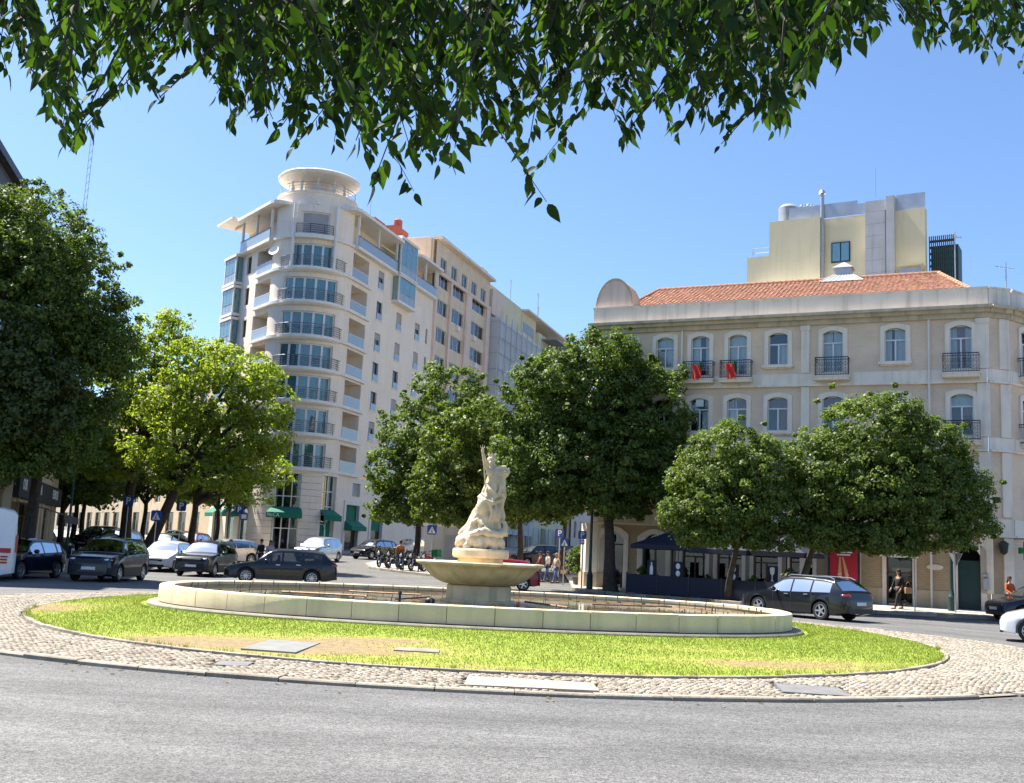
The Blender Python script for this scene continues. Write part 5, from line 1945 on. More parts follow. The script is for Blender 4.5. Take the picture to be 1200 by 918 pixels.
def iron_balcony(w_, h=0.95):
    """stone slab with a scrolled iron basket"""
    sl = MB().box(-w_ / 2, w_ / 2, -0.55, 0.0, -0.16, 0.0).box(-w_ / 2 - 0.05, w_ / 2 + 0.05, -0.6, 0.0, 0.0, 0.05)
    ir = MB()
    x = w_ / 2 - 0.03
    y = -0.55
    for z in (0.1, h - 0.12, h):
        r = 0.016 if z < h else 0.024
        ir.tube([(-x, 0, z), (-x, y, z), (x, y, z), (x, 0, z)], r, 5)
    n = int(w_ / 0.11)
    for i in range(n + 1):
        xx = -x + 2 * x * i / n
        ir.tube([(xx, y, 0.05), (xx, y, h)], 0.010, 4)
    for yy in (-0.14, -0.28, -0.42):
        for sx in (-x, x):
            ir.tube([(sx, yy, 0.05), (sx, yy, h)], 0.010, 4)
    # scrolls
    for i in range(0, n - 1, 2):
        cx_ = -x + 2 * x * (i + 1) / n
        for zc in (0.32, 0.62):
            ir.tube([(cx_ + 0.075 * math.cos(t), y, zc + 0.10 * math.sin(t)) for t in [2 * PI * q / 8 for q in range(9)]], 0.008, 4)
    return sl.mesh('balcony', MT['trim']), ir.mesh('railing', MT['iron'])


bal_s, bal_r = iron_balcony(1.62)
for i, (x, k) in enumerate(TOPX):
    if k == 'w':
        wo = w_top(cor, bb(x, 11.75), rz4, CURT.get(i))
        put('surround', sur_w, wo)
    else:
        wo = w_dr(cor, bb(x, 11.3), rz4, CURT.get(i))
        put('surround', sur_d, wo)
        b = put('balcony', bal_s, cor, bb(x, 11.02), rz4)
        put('railing', bal_r, b)
    if x < 17:
        wo = w_mid(cor, bb(x, 8.4), rz4, CUM.get(i))
        put('surround', sur_m, wo)
    else:
        wo = w_mdd(cor, bb(x, 8.15), rz4, CUM.get(i))
        put('surround', sur_md, wo)
        b = put('balcony', bal_s, cor, bb(x, 7.85), rz4)
        put('railing', bal_r, b)
    wo = w_lo(cor, bb(x, 4.9), rz4, [(0, 1, 0.02, 0.97, 'curtain')] if i % 2 else None)
    put('surround', surround(1.04, 1.85), wo)
put('air_conditioner', MB().box(-0.2, 0.2, -0.02, 0.12, 0, 0.36).mesh('air_conditioner', MT['white']), cor, bb(5.72, 9.7), rz4)

# ground floor openings
for x, w_, h, k in GX:
    z0 = 0.05 if k != 'shop' else 0.9
    y = 0.2
    if k == 'arch':
        put('surround', surround(w_, h - z0, 0.24, 0.42, sill=False, pr_=0.1), cor, bb(x, z0), rz4)
    else:
        f_ = MB(FB).box(x - w_ / 2 - 0.18, x - w_ / 2, -0.08, 0.1, z0, h + 0.18).box(x + w_ / 2, x + w_ / 2 + 0.18, -0.08, 0.1, z0, h + 0.18).box(x - w_ / 2, x + w_ / 2, -0.08, 0.1, h, h + 0.18)
        f_.build('door_surround', MT['trim'], cor)
    dm = MB(FB)
    t = 0.07
    dm.box(x - w_ / 2, x - w_ / 2 + t, y, y + 0.08, z0, h).box(x + w_ / 2 - t, x + w_ / 2, y, y + 0.08, z0, h).box(x - w_ / 2 + t, x + w_ / 2 - t, y, y + 0.08, h - 0.75, h - 0.68).box(x - 0.04, x + 0.04, y, y + 0.08, z0, h - 0.75)
    do = dm.build('door', MT['green_iron'] if k == 'arch' else MT['wood'], cor)
    if k == 'arch' and x > 17:
        MB(FB).box(x - w_ / 2 + t, x + w_ / 2 - t, y + 0.02, y + 0.05, z0, h - 0.75).build('door_leaf', MT['green_iron'], do)
    else:
        MB(FB).box(x - w_ / 2 + t, x + w_ / 2 - t, y + 0.03, y + 0.04, z0, h).build('pane', MT['glass'], do)
    MB(FB).box(x - w_ / 2 - 0.3, x + w_ / 2 + 0.3, y + 1.1, y + 1.15, z0, h).build('room', MT['room'], do)
# lit shop interior stand: shelves behind the shop door on the right
for z in (0.5, 0.9, 1.3, 1.7):
    MB(FB).box(15.0, 15.9, 0.9, 1.2, z, z + 0.25).build('shop_shelf', MT['ochre'] if z > 1 else MT['wood'], cor)

# corner: chamfered end facing right, then the side street front
A4 = FB @ Vector((L4 + 0.02, 0, 0))
dc = Vector((.98, .2)).normalized()
FC = frame(A4.x, A4.y, dc.x, dc.y)
d5 = Vector((.80, .60)).normalized()
B4 = FC @ Vector((1.15, 0, 0))
FD = frame(B4.x, B4.y, d5.x, d5.y)
cw = MB(FC)
cw.wall(0, 1.15, 4.0, 14.3, [], 0.3)
cw.build('corner_wall', MT['tile_wall'], cor)
cw = MB(FC)
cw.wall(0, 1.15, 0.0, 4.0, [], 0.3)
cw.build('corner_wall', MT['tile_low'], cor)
dh = [(1.0, 2.1, 11.3, 13.42), (1.0, 2.1, 8.15, 10.14), (1.0, 2.1, 0.1, 3.0), (3.8, 4.9, 11.75, 13.42), (3.8, 4.9, 8.4, 10.14), (3.8, 4.9, 0.1, 3.0)]
cw = MB(FD)
cw.wall(0, 14, 0.0, 14.3, dh, 0.3)
cw.build('side_wall', MT['tile_wall'], cor)
for Mf, x0, x1 in ((FC, 0.0, 1.15), (FD, 0.0, 14)):
    for z0, z1, pr_ in ((3.62, 4.35, 0.10), (7.52, 8.08, 0.06), (10.72, 11.28, 0.06)):
        MB(Mf).box(x0, x1, -pr_, 0.0, z0, z1).box(x0, x1, -pr_ - 0.12, 0, z0 - 0.10, z0).build('string_course', MT['trim'], cor)
    MB(Mf).box(x0, x1, -0.15, 0, 13.72, 13.95).box(x0, x1, -0.36, 0, 13.95, 14.12).box(x0, x1, -0.55, 0, 14.12, 14.26).build('cornice', MT['cornice'], cor)
    MB(Mf).box(x0, x1, -0.2, 0.15, 14.26, 15.08).box(x0, x1, -0.25, 0.2, 15.08, 15.17).build('parapet', MT['parapet'], cor)
    MB(Mf).box(x0, x1, -0.06, 0, -0.1, 0.98).build('base_course', MT['ochre'], cor)
for z0, z1 in ((0.98, 3.5), (4.45, 7.4), (8.1, 10.6), (11.3, 13.7)):
    MB(FC).box(0.62, 1.12, -0.09, 0, z0, z1).build('pilaster', MT['trim'], cor)
for a, b, c, d in dh:
    ws = {2.12: w_dr, 1.99: w_mdd, 1.67: w_top}.get(round(d - c, 2))
    v = FD @ Vector(((a + b) / 2, 0, c))
    if ws:
        wo = ws(cor, (v.x - cor.location.x, v.y - cor.location.y, c), math.atan2(d5.y, d5.x), [(0, 1, 0.02, 0.97, 'curtain')])
        put('surround', sur_d if d - c > 2.05 else (sur_md if d - c > 1.9 else sur_w), wo)
        if c > 11.2 and a < 2 or 8.1 < c < 8.2:
            b_ = put('balcony', bal_s, cor, (v.x - cor.location.x, v.y - cor.location.y, c - 0.28), math.atan2(d5.y, d5.x))
            put('railing', bal_r, b_)
    else:
        MB(FD).box(a, b, 0.2, 0.25, c, d).build('door', MT['green_iron'], cor)
# left end wall, back wall
MB().prism([tuple((FB @ Vector(p))[:2]) for p in ((0.02, 0.36, 0), (0.02, 11, 0), (L4 + 8, 11, 0), (L4, 1.4, 0), (L4, 0.36, 0))], 14.0, 14.2).build('roof_deck', MT['parapet'], cor)
sw = MB(frame((FB @ Vector((0, 11, 0))).x, (FB @ Vector((0, 11, 0))).y, -(FB @ Vector((0, 11, 0)) - FB @ Vector((0, 0, 0))).x, -(FB @ Vector((0, 11, 0)) - FB @ Vector((0, 0, 0))).y))
sw.wall(0, 11, 0, 14.3, [(2 + 3 * i, 3.1 + 3 * i, z, z + 1.9) for i in range(3) for z in (1, 4.9, 8.3, 11.5)], 0.3)
sw.box(0, 11, 0.35, 0.6, 0, 14.3)
sw.build('end_wall', MT['tile_wall'], cor)
# eight sided pier at the left corner
for r_, z0, z1, mm in ((0.92, -0.1, 0.98, 'ochre'), (0.84, 0.98, 3.52, 'trim'), (0.80, 4.36, 7.42, 'trim'), (0.80, 8.1, 10.62, 'trim'), (0.80, 11.3, 13.7, 'trim')):
    MB(FB).prism([(0.12 + r_ * math.cos(PI / 8 + PI * i / 4), 0.62 + r_ * math.sin(PI / 8 + PI * i / 4)) for i in range(8)], z0, z1).build('corner_pier', MT[mm], cor)
# round headed gable on the left corner
gb = MB(FB)
arcp = [(-0.1 + 1.0 + 1.0 * math.cos(t), 15.12 + 1.62 * math.sin(t)) for t in [PI * i / 18 for i in range(19)]]
gb.vprism(arcp, 0.0, 1.3)
gb.build('round_gable', MT['pink_wall'], cor, smooth=40)
gb = MB(FB)
for i in range(18):
    t0, t1 = PI * i / 18, PI * (i + 1) / 18
    q = [(0.9 + r_ * math.cos(t), 15.12 + (r_ + 0.62) * math.sin(t)) for r_, t in ((1.0, t0), (1.08, t0), (1.08, t1), (1.0, t1))]
    gb.vprism(q, -0.06, 1.36)
gb.build('gable_coping', MT['ochre'], cor)
# clay tile roof: stepped rows of half round tiles, hipped at both ends
EAVE_Y, RIDGE_Y, EZ, RZ = 0.35, 5.2, 15.02, 17.35
rows = 17
V, F = [], []
pitch, sub_ = 0.24, 4
for r_ in range(rows):
    t0, t1 = r_ / rows, (r_ + 1.12) / rows
    y0, y1 = EAVE_Y + (RIDGE_Y - EAVE_Y) * t0, EAVE_Y + (RIDGE_Y - EAVE_Y) * t1
    z0, z1 = EZ + (RZ - EZ) * t0 + 0.045, EZ + (RZ - EZ) * t1
    xa = 1.0 + 0.75 * t0
    xb = L4 - 0.4 - 1.9 * t0
    n = int((xb - xa) / pitch * sub_)
    b0 = len(V)
    for i in range(n + 1):
        x = xa + (xb - xa) * i / n
        h_ = 0.055 * abs(math.sin(PI * x / pitch)) ** 0.7
        jz = random.uniform(-0.006, 0.006)
        V += [(x, y0, z0 + h_ + jz), (x, y1, z1 + h_ * 0.8), (x, y0, z0 + h_ - 0.05)]
    for i in range(n):
        a = b0 + 3 * i
        F += [(a, a + 3, a + 4, a + 1), (a + 2, a + 5, a + 3, a)]
ro = MB(FB).add(V, F).build('roof_tiles', MT['rooftile'], cor)
ro['kind'] = 'stuff'
# hips at both ends, built the same way on a sloping triangle
for sgn, xe in ((-1, 1.0), (1, L4 - 0.4)):
    V, F = [], []
    ex = 0.75 if sgn < 0 else -1.9
    for r_ in range(rows):
        t0, t1 = r_ / rows, (r_ + 1.12) / rows
        xx0, xx1 = xe + ex * t0, xe + ex * min(1, t1)
        z0, z1 = EZ + (RZ - EZ) * t0 + 0.045, EZ + (RZ - EZ) * min(1, t1)
        ya = EAVE_Y + (RIDGE_Y - EAVE_Y) * t0
        yb = 10.05 - (RIDGE_Y - EAVE_Y) * t0
        n = max(2, int((yb - ya) / pitch * sub_))
        b0 = len(V)
        for i in range(n + 1):
            y = ya + (yb - ya) * i / n
            h_ = 0.055 * abs(math.sin(PI * y / pitch)) ** 0.7
            V += [(xx0, y, z0 + h_), (xx1, y, z1 + h_ * 0.8), (xx0, y, z0 + h_ - 0.05)]
        for i in range(n):
            a = b0 + 3 * i
            F += [(a, a + 3, a + 4, a + 1), (a + 2, a + 5, a + 3, a)]
    ho = MB(FB).add(V, F).build('roof_tiles', MT['rooftile'], cor)
    ho['kind'] = 'stuff'
for p0, p1, nn in (((1.75, RIDGE_Y, RZ), (L4 - 2.3, RIDGE_Y, RZ), 46), ((1.0, EAVE_Y, EZ), (1.75, RIDGE_Y, RZ), 14), ((L4 - 0.4, EAVE_Y, EZ), (L4 - 2.3, RIDGE_Y, RZ), 14)):
    me = MB().tube([(0, 0, 0), (0, 0, 0.42)], [0.11, 0.095], 8).mesh('ridge_tile', MT['rooftile'])
    a, b = Vector(p0), Vector(p1)
    for i in range(nn):
        q = FB @ (a.lerp(b, (i + 0.0) / nn) + Vector((0, 0, 0.06)))
        o = put('ridge_tile', me, cor, (q.x - cor.location.x, q.y - cor.location.y, q.z))
        w_dir = (FB.to_3x3() @ (b - a)).normalized()
        o.rotation_euler = w_dir.to_track_quat('Z', 'Y').to_euler()
MB(FB).box(1.8, L4 - 2.3, 5.3, 10.0, 14.3, 15.2).add([(1.75, 5.22, RZ - 0.05), (L4 - 2.3, 5.22, RZ - 0.05), (L4 - 0.4, 10.05, 15.0), (1.0, 10.05, 15.0)], [(0, 1, 2, 3)]).build('rear_roof', MT['rooftile'], cor)
# glazed roof lantern
ln = MB(FB)
LX, LY = 12.15, 5.6
def pyr(mb, x, y, a, b, z0, z1):
    mb.add([(x - a, y - a, z0), (x + a, y - a, z0), (x + a, y + a, z0), (x - a, y + a, z0), (x - b, y - b, z1), (x + b, y - b, z1), (x + b, y + b, z1), (x - b, y + b, z1)],
           [(0, 3, 2, 1), (4, 5, 6, 7), (0, 1, 5, 4), (1, 2, 6, 5), (2, 3, 7, 6), (3, 0, 4, 7)])
pyr(ln, LX, LY, 1.05, 1.05, 16.3, 17.1)
lo_ = ln.build('lantern_base', MT['grey'], cor)
ln = MB(FB)
pyr(ln, LX, LY, 1.15, 0.48, 17.1, 17.62)
pyr(ln, LX, LY, 0.42, 0.42, 17.62, 18.02)
pyr(ln, LX, LY, 0.55, 0.05, 18.02, 18.42)
lw_ = ln.build('lantern_roof', MT['zinc'], cor)
bars = MB(FB)
for i in range(9):
    f = -1 + i / 4
    bars.tube([(LX + 1.15 * f, LY - 1.16, 17.11), (LX + 0.48 * f, LY - 0.49, 17.63)], 0.02, 4)
bars.build('glazing_bars', MT['white_frame'], lw_)
# aerials on the right end of the roof
for x, y, z0, z1 in ((17.9, 3.0, 15.6, 18.9), (L4 + 0.9, 1.0, 15.0, 16.6)):
    a = MB(FB).tube([(x, y, z0), (x, y, z1)], 0.03, 5)
    a.tube([(x - 0.5, y, z1 - 0.15), (x + 0.35, y, z1 - 0.35)], 0.02, 4)
    for i in range(5):
        a.tube([(x - 0.45 + 0.18 * i, y - 0.25, z1 - 0.16 - 0.04 * i), (x - 0.45 + 0.18 * i, y + 0.25, z1 - 0.16 - 0.04 * i)], 0.012, 4)
    a.build('aerial', MT['steel'], cor)
# flags hung on two balconies
fl_g = mat('flag_green', (0.01, 0.13, 0.05), 0.8, 0.06, 4)
fl_r = mat('flag_red', (0.55, 0.03, 0.02), 0.8, 0.06, 4)
for i, (x, lab) in enumerate(((5.72, 'red and green flag bunched on the left one of two iron balconies'), (7.5, 'red and green flag bunched on the right one of two iron balconies'))):
    v = FB @ Vector((x, -0.66, 11.2))
    fo = thing('flag', lab, 'flag', (v.x, v.y, v.z), rz4, 'flags on the balconies')
    V = []
    nx_, nz_ = 12, 8
    for j in range(nz_ + 1):
        for q in range(nx_ + 1):
            u, w_ = q / nx_, j / nz_
            V.append((-0.24 + 0.42 * u + 0.05 * math.sin(4 * w_ + i) + 0.06 * (u - 0.5) * w_, -0.05 + 0.04 * math.sin(u * 11 + w_ * 3), -0.05 + 0.62 * w_ - (1 - w_) * 0.16 * abs(math.sin(u * 7 + i))))
    local(MB().add(V, [(j * (nx_ + 1) + q, j * (nx_ + 1) + q + 1, (j + 1) * (nx_ + 1) + q + 1, (j + 1) * (nx_ + 1) + q) for j in range(nz_) for q in range(nx_)]), 'red_field', fl_r, fo)
    V = [(0.36 * x_ + 0.20, y_ + 0.01, z_ * 0.85 + 0.28) for x_, y_, z_ in V]
    local(MB().add(V, [(j * (nx_ + 1) + q, j * (nx_ + 1) + q + 1, (j + 1) * (nx_ + 1) + q + 1, (j + 1) * (nx_ + 1) + q) for j in range(nz_) for q in range(nx_)]), 'green_field', fl_g, fo)
# gutter name letters on the band at the right corner
q = FB @ Vector((18.75, -0.12, 4.12))
put('lettering', text_mesh('tras', 0.24, 'lettering', MT['iron'], bold=0.006), cor, (q.x - cor.location.x, q.y - cor.location.y, q.z), rz4)

# ================================================================== yellow block behind
OY = Vector((19.3, 87.3))
dY = Vector((.86, -.51)).normalized()
FY_ = frame(OY.x, OY.y, dY.x, dY.y)
yb = thing('apartment_block', 'pale yellow block with a grey concrete shaft rising behind the tiled roof', 'apartment block', (OY.x, OY.y, 0))
LY4 = 14.2
MB(FY_).box(0, 1.9, 0.0, 10, 1, 27.3).build('low_wing', MT['yellow'], yb)
MB(FY_).box(1.9, 6.1, 0.0, 10, 1, 30.2).build('wall', MT['yellow'], yb)
MB(FY_).box(6.1, 10.2, 0.6, 10, 1, 30.1).build('wall', MT['yellow'], yb)
MB(FY_).box(12.0, LY4, 0.2, 1.0, 1, 30.0).build('wall', MT['yellow'], yb)
for z in range(14, 31, 1):
    MB(FY_).box(9.75, 11.35, -0.25, 0.55, z, z + 0.985 if z < 30 else z + 0.9).build('shaft_panel', MT['yellow_grey'], yb)
MB(FY_).box(11.38, 12.0, -0.4, 0.5, 14, 31.1).build('shaft', MT['yellow_grey'], yb)
MB(FY_).tube([(11.36, -0.3, 16), (11.36, -0.3, 30)], 0.06, 6).build('cable', MT['iron'], yb)
MB(FY_).tube([(6.2, 0.3, 16), (6.2, 0.3, 32.2)], 0.16, 10).tube([(6.2, 0.3, 32.2), (6.2, 0.3, 32.5)], [0.3, 0.16], 10).build('flue', MT['steel'], yb)
wo = MB(FY_).box(6.9, 8.4, 0.5, 0.56, 26.3, 28.0).build('window', MT['green_iron'], yb)
MB(FY_).box(7.0, 7.6, 0.46, 0.49, 26.4, 27.9).build('pane', MT['teal_glass'], wo)
MB(FY_).box(7.7, 8.3, 0.46, 0.49, 26.4, 27.9).build('pane', MT['teal_glass'], wo)
for x0, x1, y, z0, z1 in ((3.4, 9.0, 0.5, 30.15, 31.35), (12.0, LY4, 0.3, 30.0, 31.3), (9.0, 9.7, 0.3, 30.1, 31.0)):
    MB(FY_).box(x0, x1, y, y + 0.05, z0, z1).build('roof_screen', MT['zinc'], yb)
dd = MB(FY_)
dd.lathe([(0.85, 0.0), (0.85, 1.6)], 20, (3.0, 1.8, 30.2))
dd.build('roof_tank', MT['grey'], yb, smooth=40)
MB(FY_).lathe([(0.85, 0), (0.6, 0.25), (0, 0.32)], 20, (3.0, 1.8, 31.8)).build('tank_cowl', MT['grey'], yb, smooth=40)
pp_ = MB(FY_)
for i in range(4):
    pp_.tube([(4.3 + 0.28 * i, 0.7, 30.2), (4.3 + 0.28 * i, 0.7, 31.5 - 0.1 * (i % 2))], 0.07, 6)
    pp_.tube([(4.3 + 0.28 * i, 0.7, 31.5 - 0.1 * (i % 2)), (4.42 + 0.28 * i, 0.7, 31.6), (4.5 + 0.28 * i, 0.7, 31.45)], 0.06, 6)
tag(pp_.build('vent_pipes', MT['zinc'], yb), kind='stuff')
MB(FY_).tube([(10.3, 1, 30.9), (10.3, 1, 34.0)], 0.03, 5).build('aerial', MT['steel'], yb)
rl = MB(FY_)
rails(rl, [(0.4, 0.3), (1.85, 0.3)], 27.3, 28.1, 2, 0.03, 1.4, 0.03)
rl.build('railing', MT['grey'], yb)
# small terrace house with a blind in front of the yellow block
MB(FY_).box(0.9, 7.2, -1.5, -0.05, 18, 23.9).build('terrace_room', MT['yellow'], yb)
MB(FY_).box(0.7, 7.4, -1.9, -0.05, 23.9, 24.15).build('terrace_roof', MT['white_trim'], yb)
MB(FY_).box(2.6, 5.4, -1.62, -1.52, 22.9, 23.25).build('blind', MT['grey'], yb)
MB(FY_).box(12.5, LY4 - 0.1, -1.0, 0.1, 18, 23.2).box(12.4, LY4, -1.4, 0.1, 25.0, 25.15).build('balcony_box', MT['yellow'], yb)
MB(FY_).box(12.5, LY4 - 0.1, -1.1, -1.05, 23.6, 24.9).build('awning_sheet', MT['zinc'], yb)
gs = thing('louvred_tower', 'dark green slatted stair tower beside the pale yellow block', 'stair tower', (FY_ @ Vector((LY4 + 0.4, 1.5, 0))))
for i in range(13):
    x = LY4 + 0.05 + 0.15 * i
    MB(FY_).box(x, x + 0.07, 1.5, 1.62, 1, 28.0).build('slat', MT['green_iron'], gs)
for i in range(16):
    MB(FY_).box(LY4 + 0.05, LY4 + 1.95, 1.66, 1.7, 20 + 0.5 * i, 20.2 + 0.5 * i).build('cross_bar', MT['green_iron'], gs)
MB(FY_).box(LY4, LY4 + 2.0, 3.0, 5.0, 1, 27.6).build('stair_wall', MT['green_iron'], gs)

# ================================================================== buildings on the left edge
slate = mat('dark_slate', (0.06, 0.065, 0.075), 0.6, 0.15, 1.5)
dk = thing('office_building', 'dark slate building whose sloping roof edge shows above the left trees', 'building', (-37, 78, 1))
FK = frame(-34.0, 71.0, -.24, .97)
MB(FK).box(-30, 26, 0, 14, 0.3, 23.9).build('wall', slate, dk)
MB(FK).box(-30.2, 26.2, -0.5, 14, 23.9, 24.4).build('roof_eave', MT['iron'], dk)
for j in range(5):
    for i in range(8):
        wo = MB(FK).box(-24 + 6 * i, -21.6 + 6 * i, -0.06, 0.02, 3.5 + 3.5 * j, 5.4 + 3.5 * j).build('window', MT['dark_frame'], dk)
        MB(FK).box(-23.9 + 6 * i, -21.7 + 6 * i, -0.075, -0.065, 3.6 + 3.5 * j, 5.3 + 3.5 * j).build('pane', MT['teal_glass'], wo)

cafe = thing('cafe_building', 'cream framed cafe front with a long dark sign board under the left trees', 'building', (-23, 52, 0))
CA, CBv = Vector((-20.9, 45.4)), Vector((-26.2, 62.6))
FE = frame(CA.x, CA.y, CBv.x - CA.x, CBv.y - CA.y)
LE = (CBv - CA).length
ew = MB(FE)
he = [(2 + 4.6 * i, 5.4 + 4.6 * i, 0.4, 3.0) for i in range(3)] + [(2.4 + 4.6 * i, 4.4 + 4.6 * i, 5.6 + 3.2 * j, 7.6 + 3.2 * j) for i in range(3) for j in range(1)]
ew.wall(0, LE, 0, 9.0, he, 0.3)
ew.box(0, LE, 0.35, 10, 0, 8.98)
ew.box(0, 0.3, 0, 10, 0, 8.97)
ew.build('wall', MT['ochre'], cafe)
MB(FE).box(-0.3, LE + 0.3, -0.5, 10, 9.0, 9.3).build('roof_eave', MT['trim'], cafe)
sg = MB(FE).box(0, LE, -0.25, 0.0, 3.15, 4.15).build('sign_board', MT['black_canvas'], cafe)
for txt, x in (('OUR', 1.6), ('T ARIA', 7.0), ('ELERIQUE', 14.4)):
    v = FE @ Vector((x, -0.27, 3.72))
    put('lettering', text_mesh(txt, 0.66, 'lettering', MT['white'], bold=0.012), sg, (v.x - cafe.location.x, v.y - cafe.location.y, v.z), math.atan2(CBv.y - CA.y, CBv.x - CA.x))
ce = window_set('cafe', 3.4, 2.6, 'triple', 'wood', 0.15, transom=2.0)
ce2 = window_set('cafe2', 2.0, 2.0, 'double', 'white_frame', 0.15)
for a, b, c, d in he:
    v = FE @ Vector(((a + b) / 2, 0, c))
    (ce if c < 1 else ce2)(cafe, (v.x - cafe.location.x, v.y - cafe.location.y, v.z), math.atan2(CBv.y - CA.y, CBv.x - CA.x))
for i in range(4):
    MB(FE).box(1.3 + 4.6 * i, 1.7 + 4.6 * i, -0.12, 0, 0, 3.15).build('post', MT['ochre'], cafe)
MB(FE).add([(0, -0.1, 3.0), (6.5, -0.1, 3.0), (6.5, -2.2, 2.45), (0, -2.2, 2.45), (0, -2.2, 2.15), (6.5, -2.2, 2.15)], [(0, 1, 2, 3), (3, 2, 5, 4)]).build('awning', MT['navy'], cafe)
# ================================================================== trees
def leaves_mesh(name, pts, nrm, size, m_, droop=0.0, rnd=None):
    """one bent rhombus per leaf; pts, nrm = (n,3)"""
    n = len(pts)
    t = rng.normal(0, 1, (n, 3))
    t[:, 2] -= droop
    t -= nrm * (t * nrm).sum(1, keepdims=True)
    t /= np.linalg.norm(t, axis=1, keepdims=True) + 1e-9
    b = np.cross(nrm, t)
    L = size * rng.uniform(0.7, 1.3, (n, 1))
    W = L * rng.uniform(0.28, 0.42, (n, 1))
    V = np.zeros((n, 4, 3))
    V[:, 0] = pts - t * L * 0.5
    V[:, 1] = pts + b * W + nrm * L * 0.08
    V[:, 2] = pts + t * L * 0.5 - nrm * L * 0.10
    V[:, 3] = pts - b * W + nrm * L * 0.08
    F = np.arange(n * 4).reshape(n, 4)
    return np_mesh(name, V.reshape(-1, 3), F, m_, rng.random(n) if rnd is None else rnd)


def lobe_leaves(lobes, dens=1.0, clump=0.55, per=42):
    """lobes: (x,y,z, rx,ry,rz). leaf positions gather in clumps over each lobe, thinner inside"""
    P_, N_ = [], []
    for (x, y, z, rx, ry, rz) in lobes:
        area = 4 * PI * ((rx * ry) ** 1.6 / 3 + (rx * rz) ** 1.6 / 3 + (ry * rz) ** 1.6 / 3) ** (1 / 1.6)
        nc = max(8, int(area / (clump * clump) * 0.95 * dens))
        u = rng.normal(0, 1, (nc, 3))
        u /= np.linalg.norm(u, axis=1, keepdims=True)
        u[:, 2] = np.where(u[:, 2] < -0.55, u[:, 2] * 0.6, u[:, 2])
        stray = rng.random((nc, 1)) < 0.2
        rad = 1 - np.abs(rng.normal(0, 0.14, (nc, 1))) + 0.05 * np.sin(5 * u[:, :1] + 3 * u[:, 1:2]) + rng.normal(0, 0.05, (nc, 1)) + stray * rng.uniform(0.06, 0.34, (nc, 1))
        c = np.array([x, y, z]) + u * np.array([rx, ry, rz]) * rad
        cs = clump * rng.uniform(0.5, 1.2, (nc, 1)) * np.where(stray, 0.52, 1.0)
        gap = np.sin(c[:, 0] * 2.3 + 1.7 * np.sin(c[:, 2] * 1.9)) * np.sin(c[:, 2] * 2.6 + 1.3 * np.sin(c[:, 0] * 1.6)) + rng.normal(0, 0.35, nc)
        ok_ = gap < 0.66
        c, cs, u, nc = c[ok_], cs[ok_], u[ok_], int(ok_.sum())
        k = per
        g_ = rng.normal(0, 1, (nc, k, 3))
        g_ /= np.linalg.norm(g_, axis=2, keepdims=True)
        g_ *= rng.uniform(0.25, 1.0, (nc, k, 1)) ** 0.6
        pts = c[:, None] + g_ * cs[:, None] * np.array([1, 1, 0.72])
        nn = g_ * 0.8 + u[:, None] * 0.5 + rng.normal(0, 0.45, (nc, k, 3)) + np.array([0, 0, 0.35])
        P_.append(pts.reshape(-1, 3))
        N_.append(nn.reshape(-1, 3))
    P_, N_ = np.concatenate(P_), np.concatenate(N_)
    N_ /= np.linalg.norm(N_, axis=1, keepdims=True) + 1e-9
    return P_, N_


def tree(name, label, base, fork, lobes, size, m_, tr=0.22, bark='bark', group=None, dens=1.0, clump=0.55, per=42, lean=(0, 0), cat='tree', limbs=None, droop=0.3):
    bx, by = base
    bz = gz(by)
    o = thing(name, label, cat, (bx, by, bz), 0, group)
    mb = MB()
    top = Vector((bx + lean[0], by + lean[1], fork))
    b0 = Vector((bx, by, bz - 0.1))
    path, rad = [], []
    for i in range(9):
        t = i / 8
        p = b0.lerp(top, t) + Vector((0.10 * math.sin(3.1 * t + bx), 0.08 * math.sin(2.3 * t + by), 0)) * (t * (1 - t) * 4)
        path.append(p)
        rad.append(tr * (1.0 + 0.55 * (1 - t) ** 6) * (1 - 0.28 * t))
    mb.tube(path, rad, 12)
    mb.build('trunk', MT[bark], o, smooth=60)
    for (x, y, z, rx, ry, rz) in (limbs or lobes):
        br = MB()
        s_ = top - Vector((0, 0, 0.25 * random.random()))
        e = Vector((x, y, z + rz * 0.25))
        pth = []
        rr = []
        for i in range(7):
            t = i / 6
            p = s_.lerp(e, t) + Vector((random.uniform(-.12, .12), random.uniform(-.12, .12), 0.35 * math.sin(PI * t))) * (1 if 0 < t < 1 else 0)
            pth.append(p)
            rr.append(tr * 0.62 * (1 - 0.82 * t) + 0.012)
        br.tube(pth, rr, 8)
        for q in range(3):
            k = random.randint(3, 5)
            d = Vector((random.uniform(-1, 1) * rx, random.uniform(-1, 1) * ry, random.uniform(-0.2, 0.8) * rz)) * 0.75
            br.tube([pth[k], pth[k] + d * 0.5 + Vector((0, 0, 0.1)), pth[k] + d], [rr[k] * 0.6, rr[k] * 0.35, 0.01], 6)
        br.build('limb', MT[bark], o, smooth=60)
    P_, N_ = lobe_leaves(lobes, dens, clump, per)
    P_ = P_ - np.array([bx, by, bz])
    co = put('crown', leaves_mesh('crown', P_, N_, size, m_, droop), o)
    return o


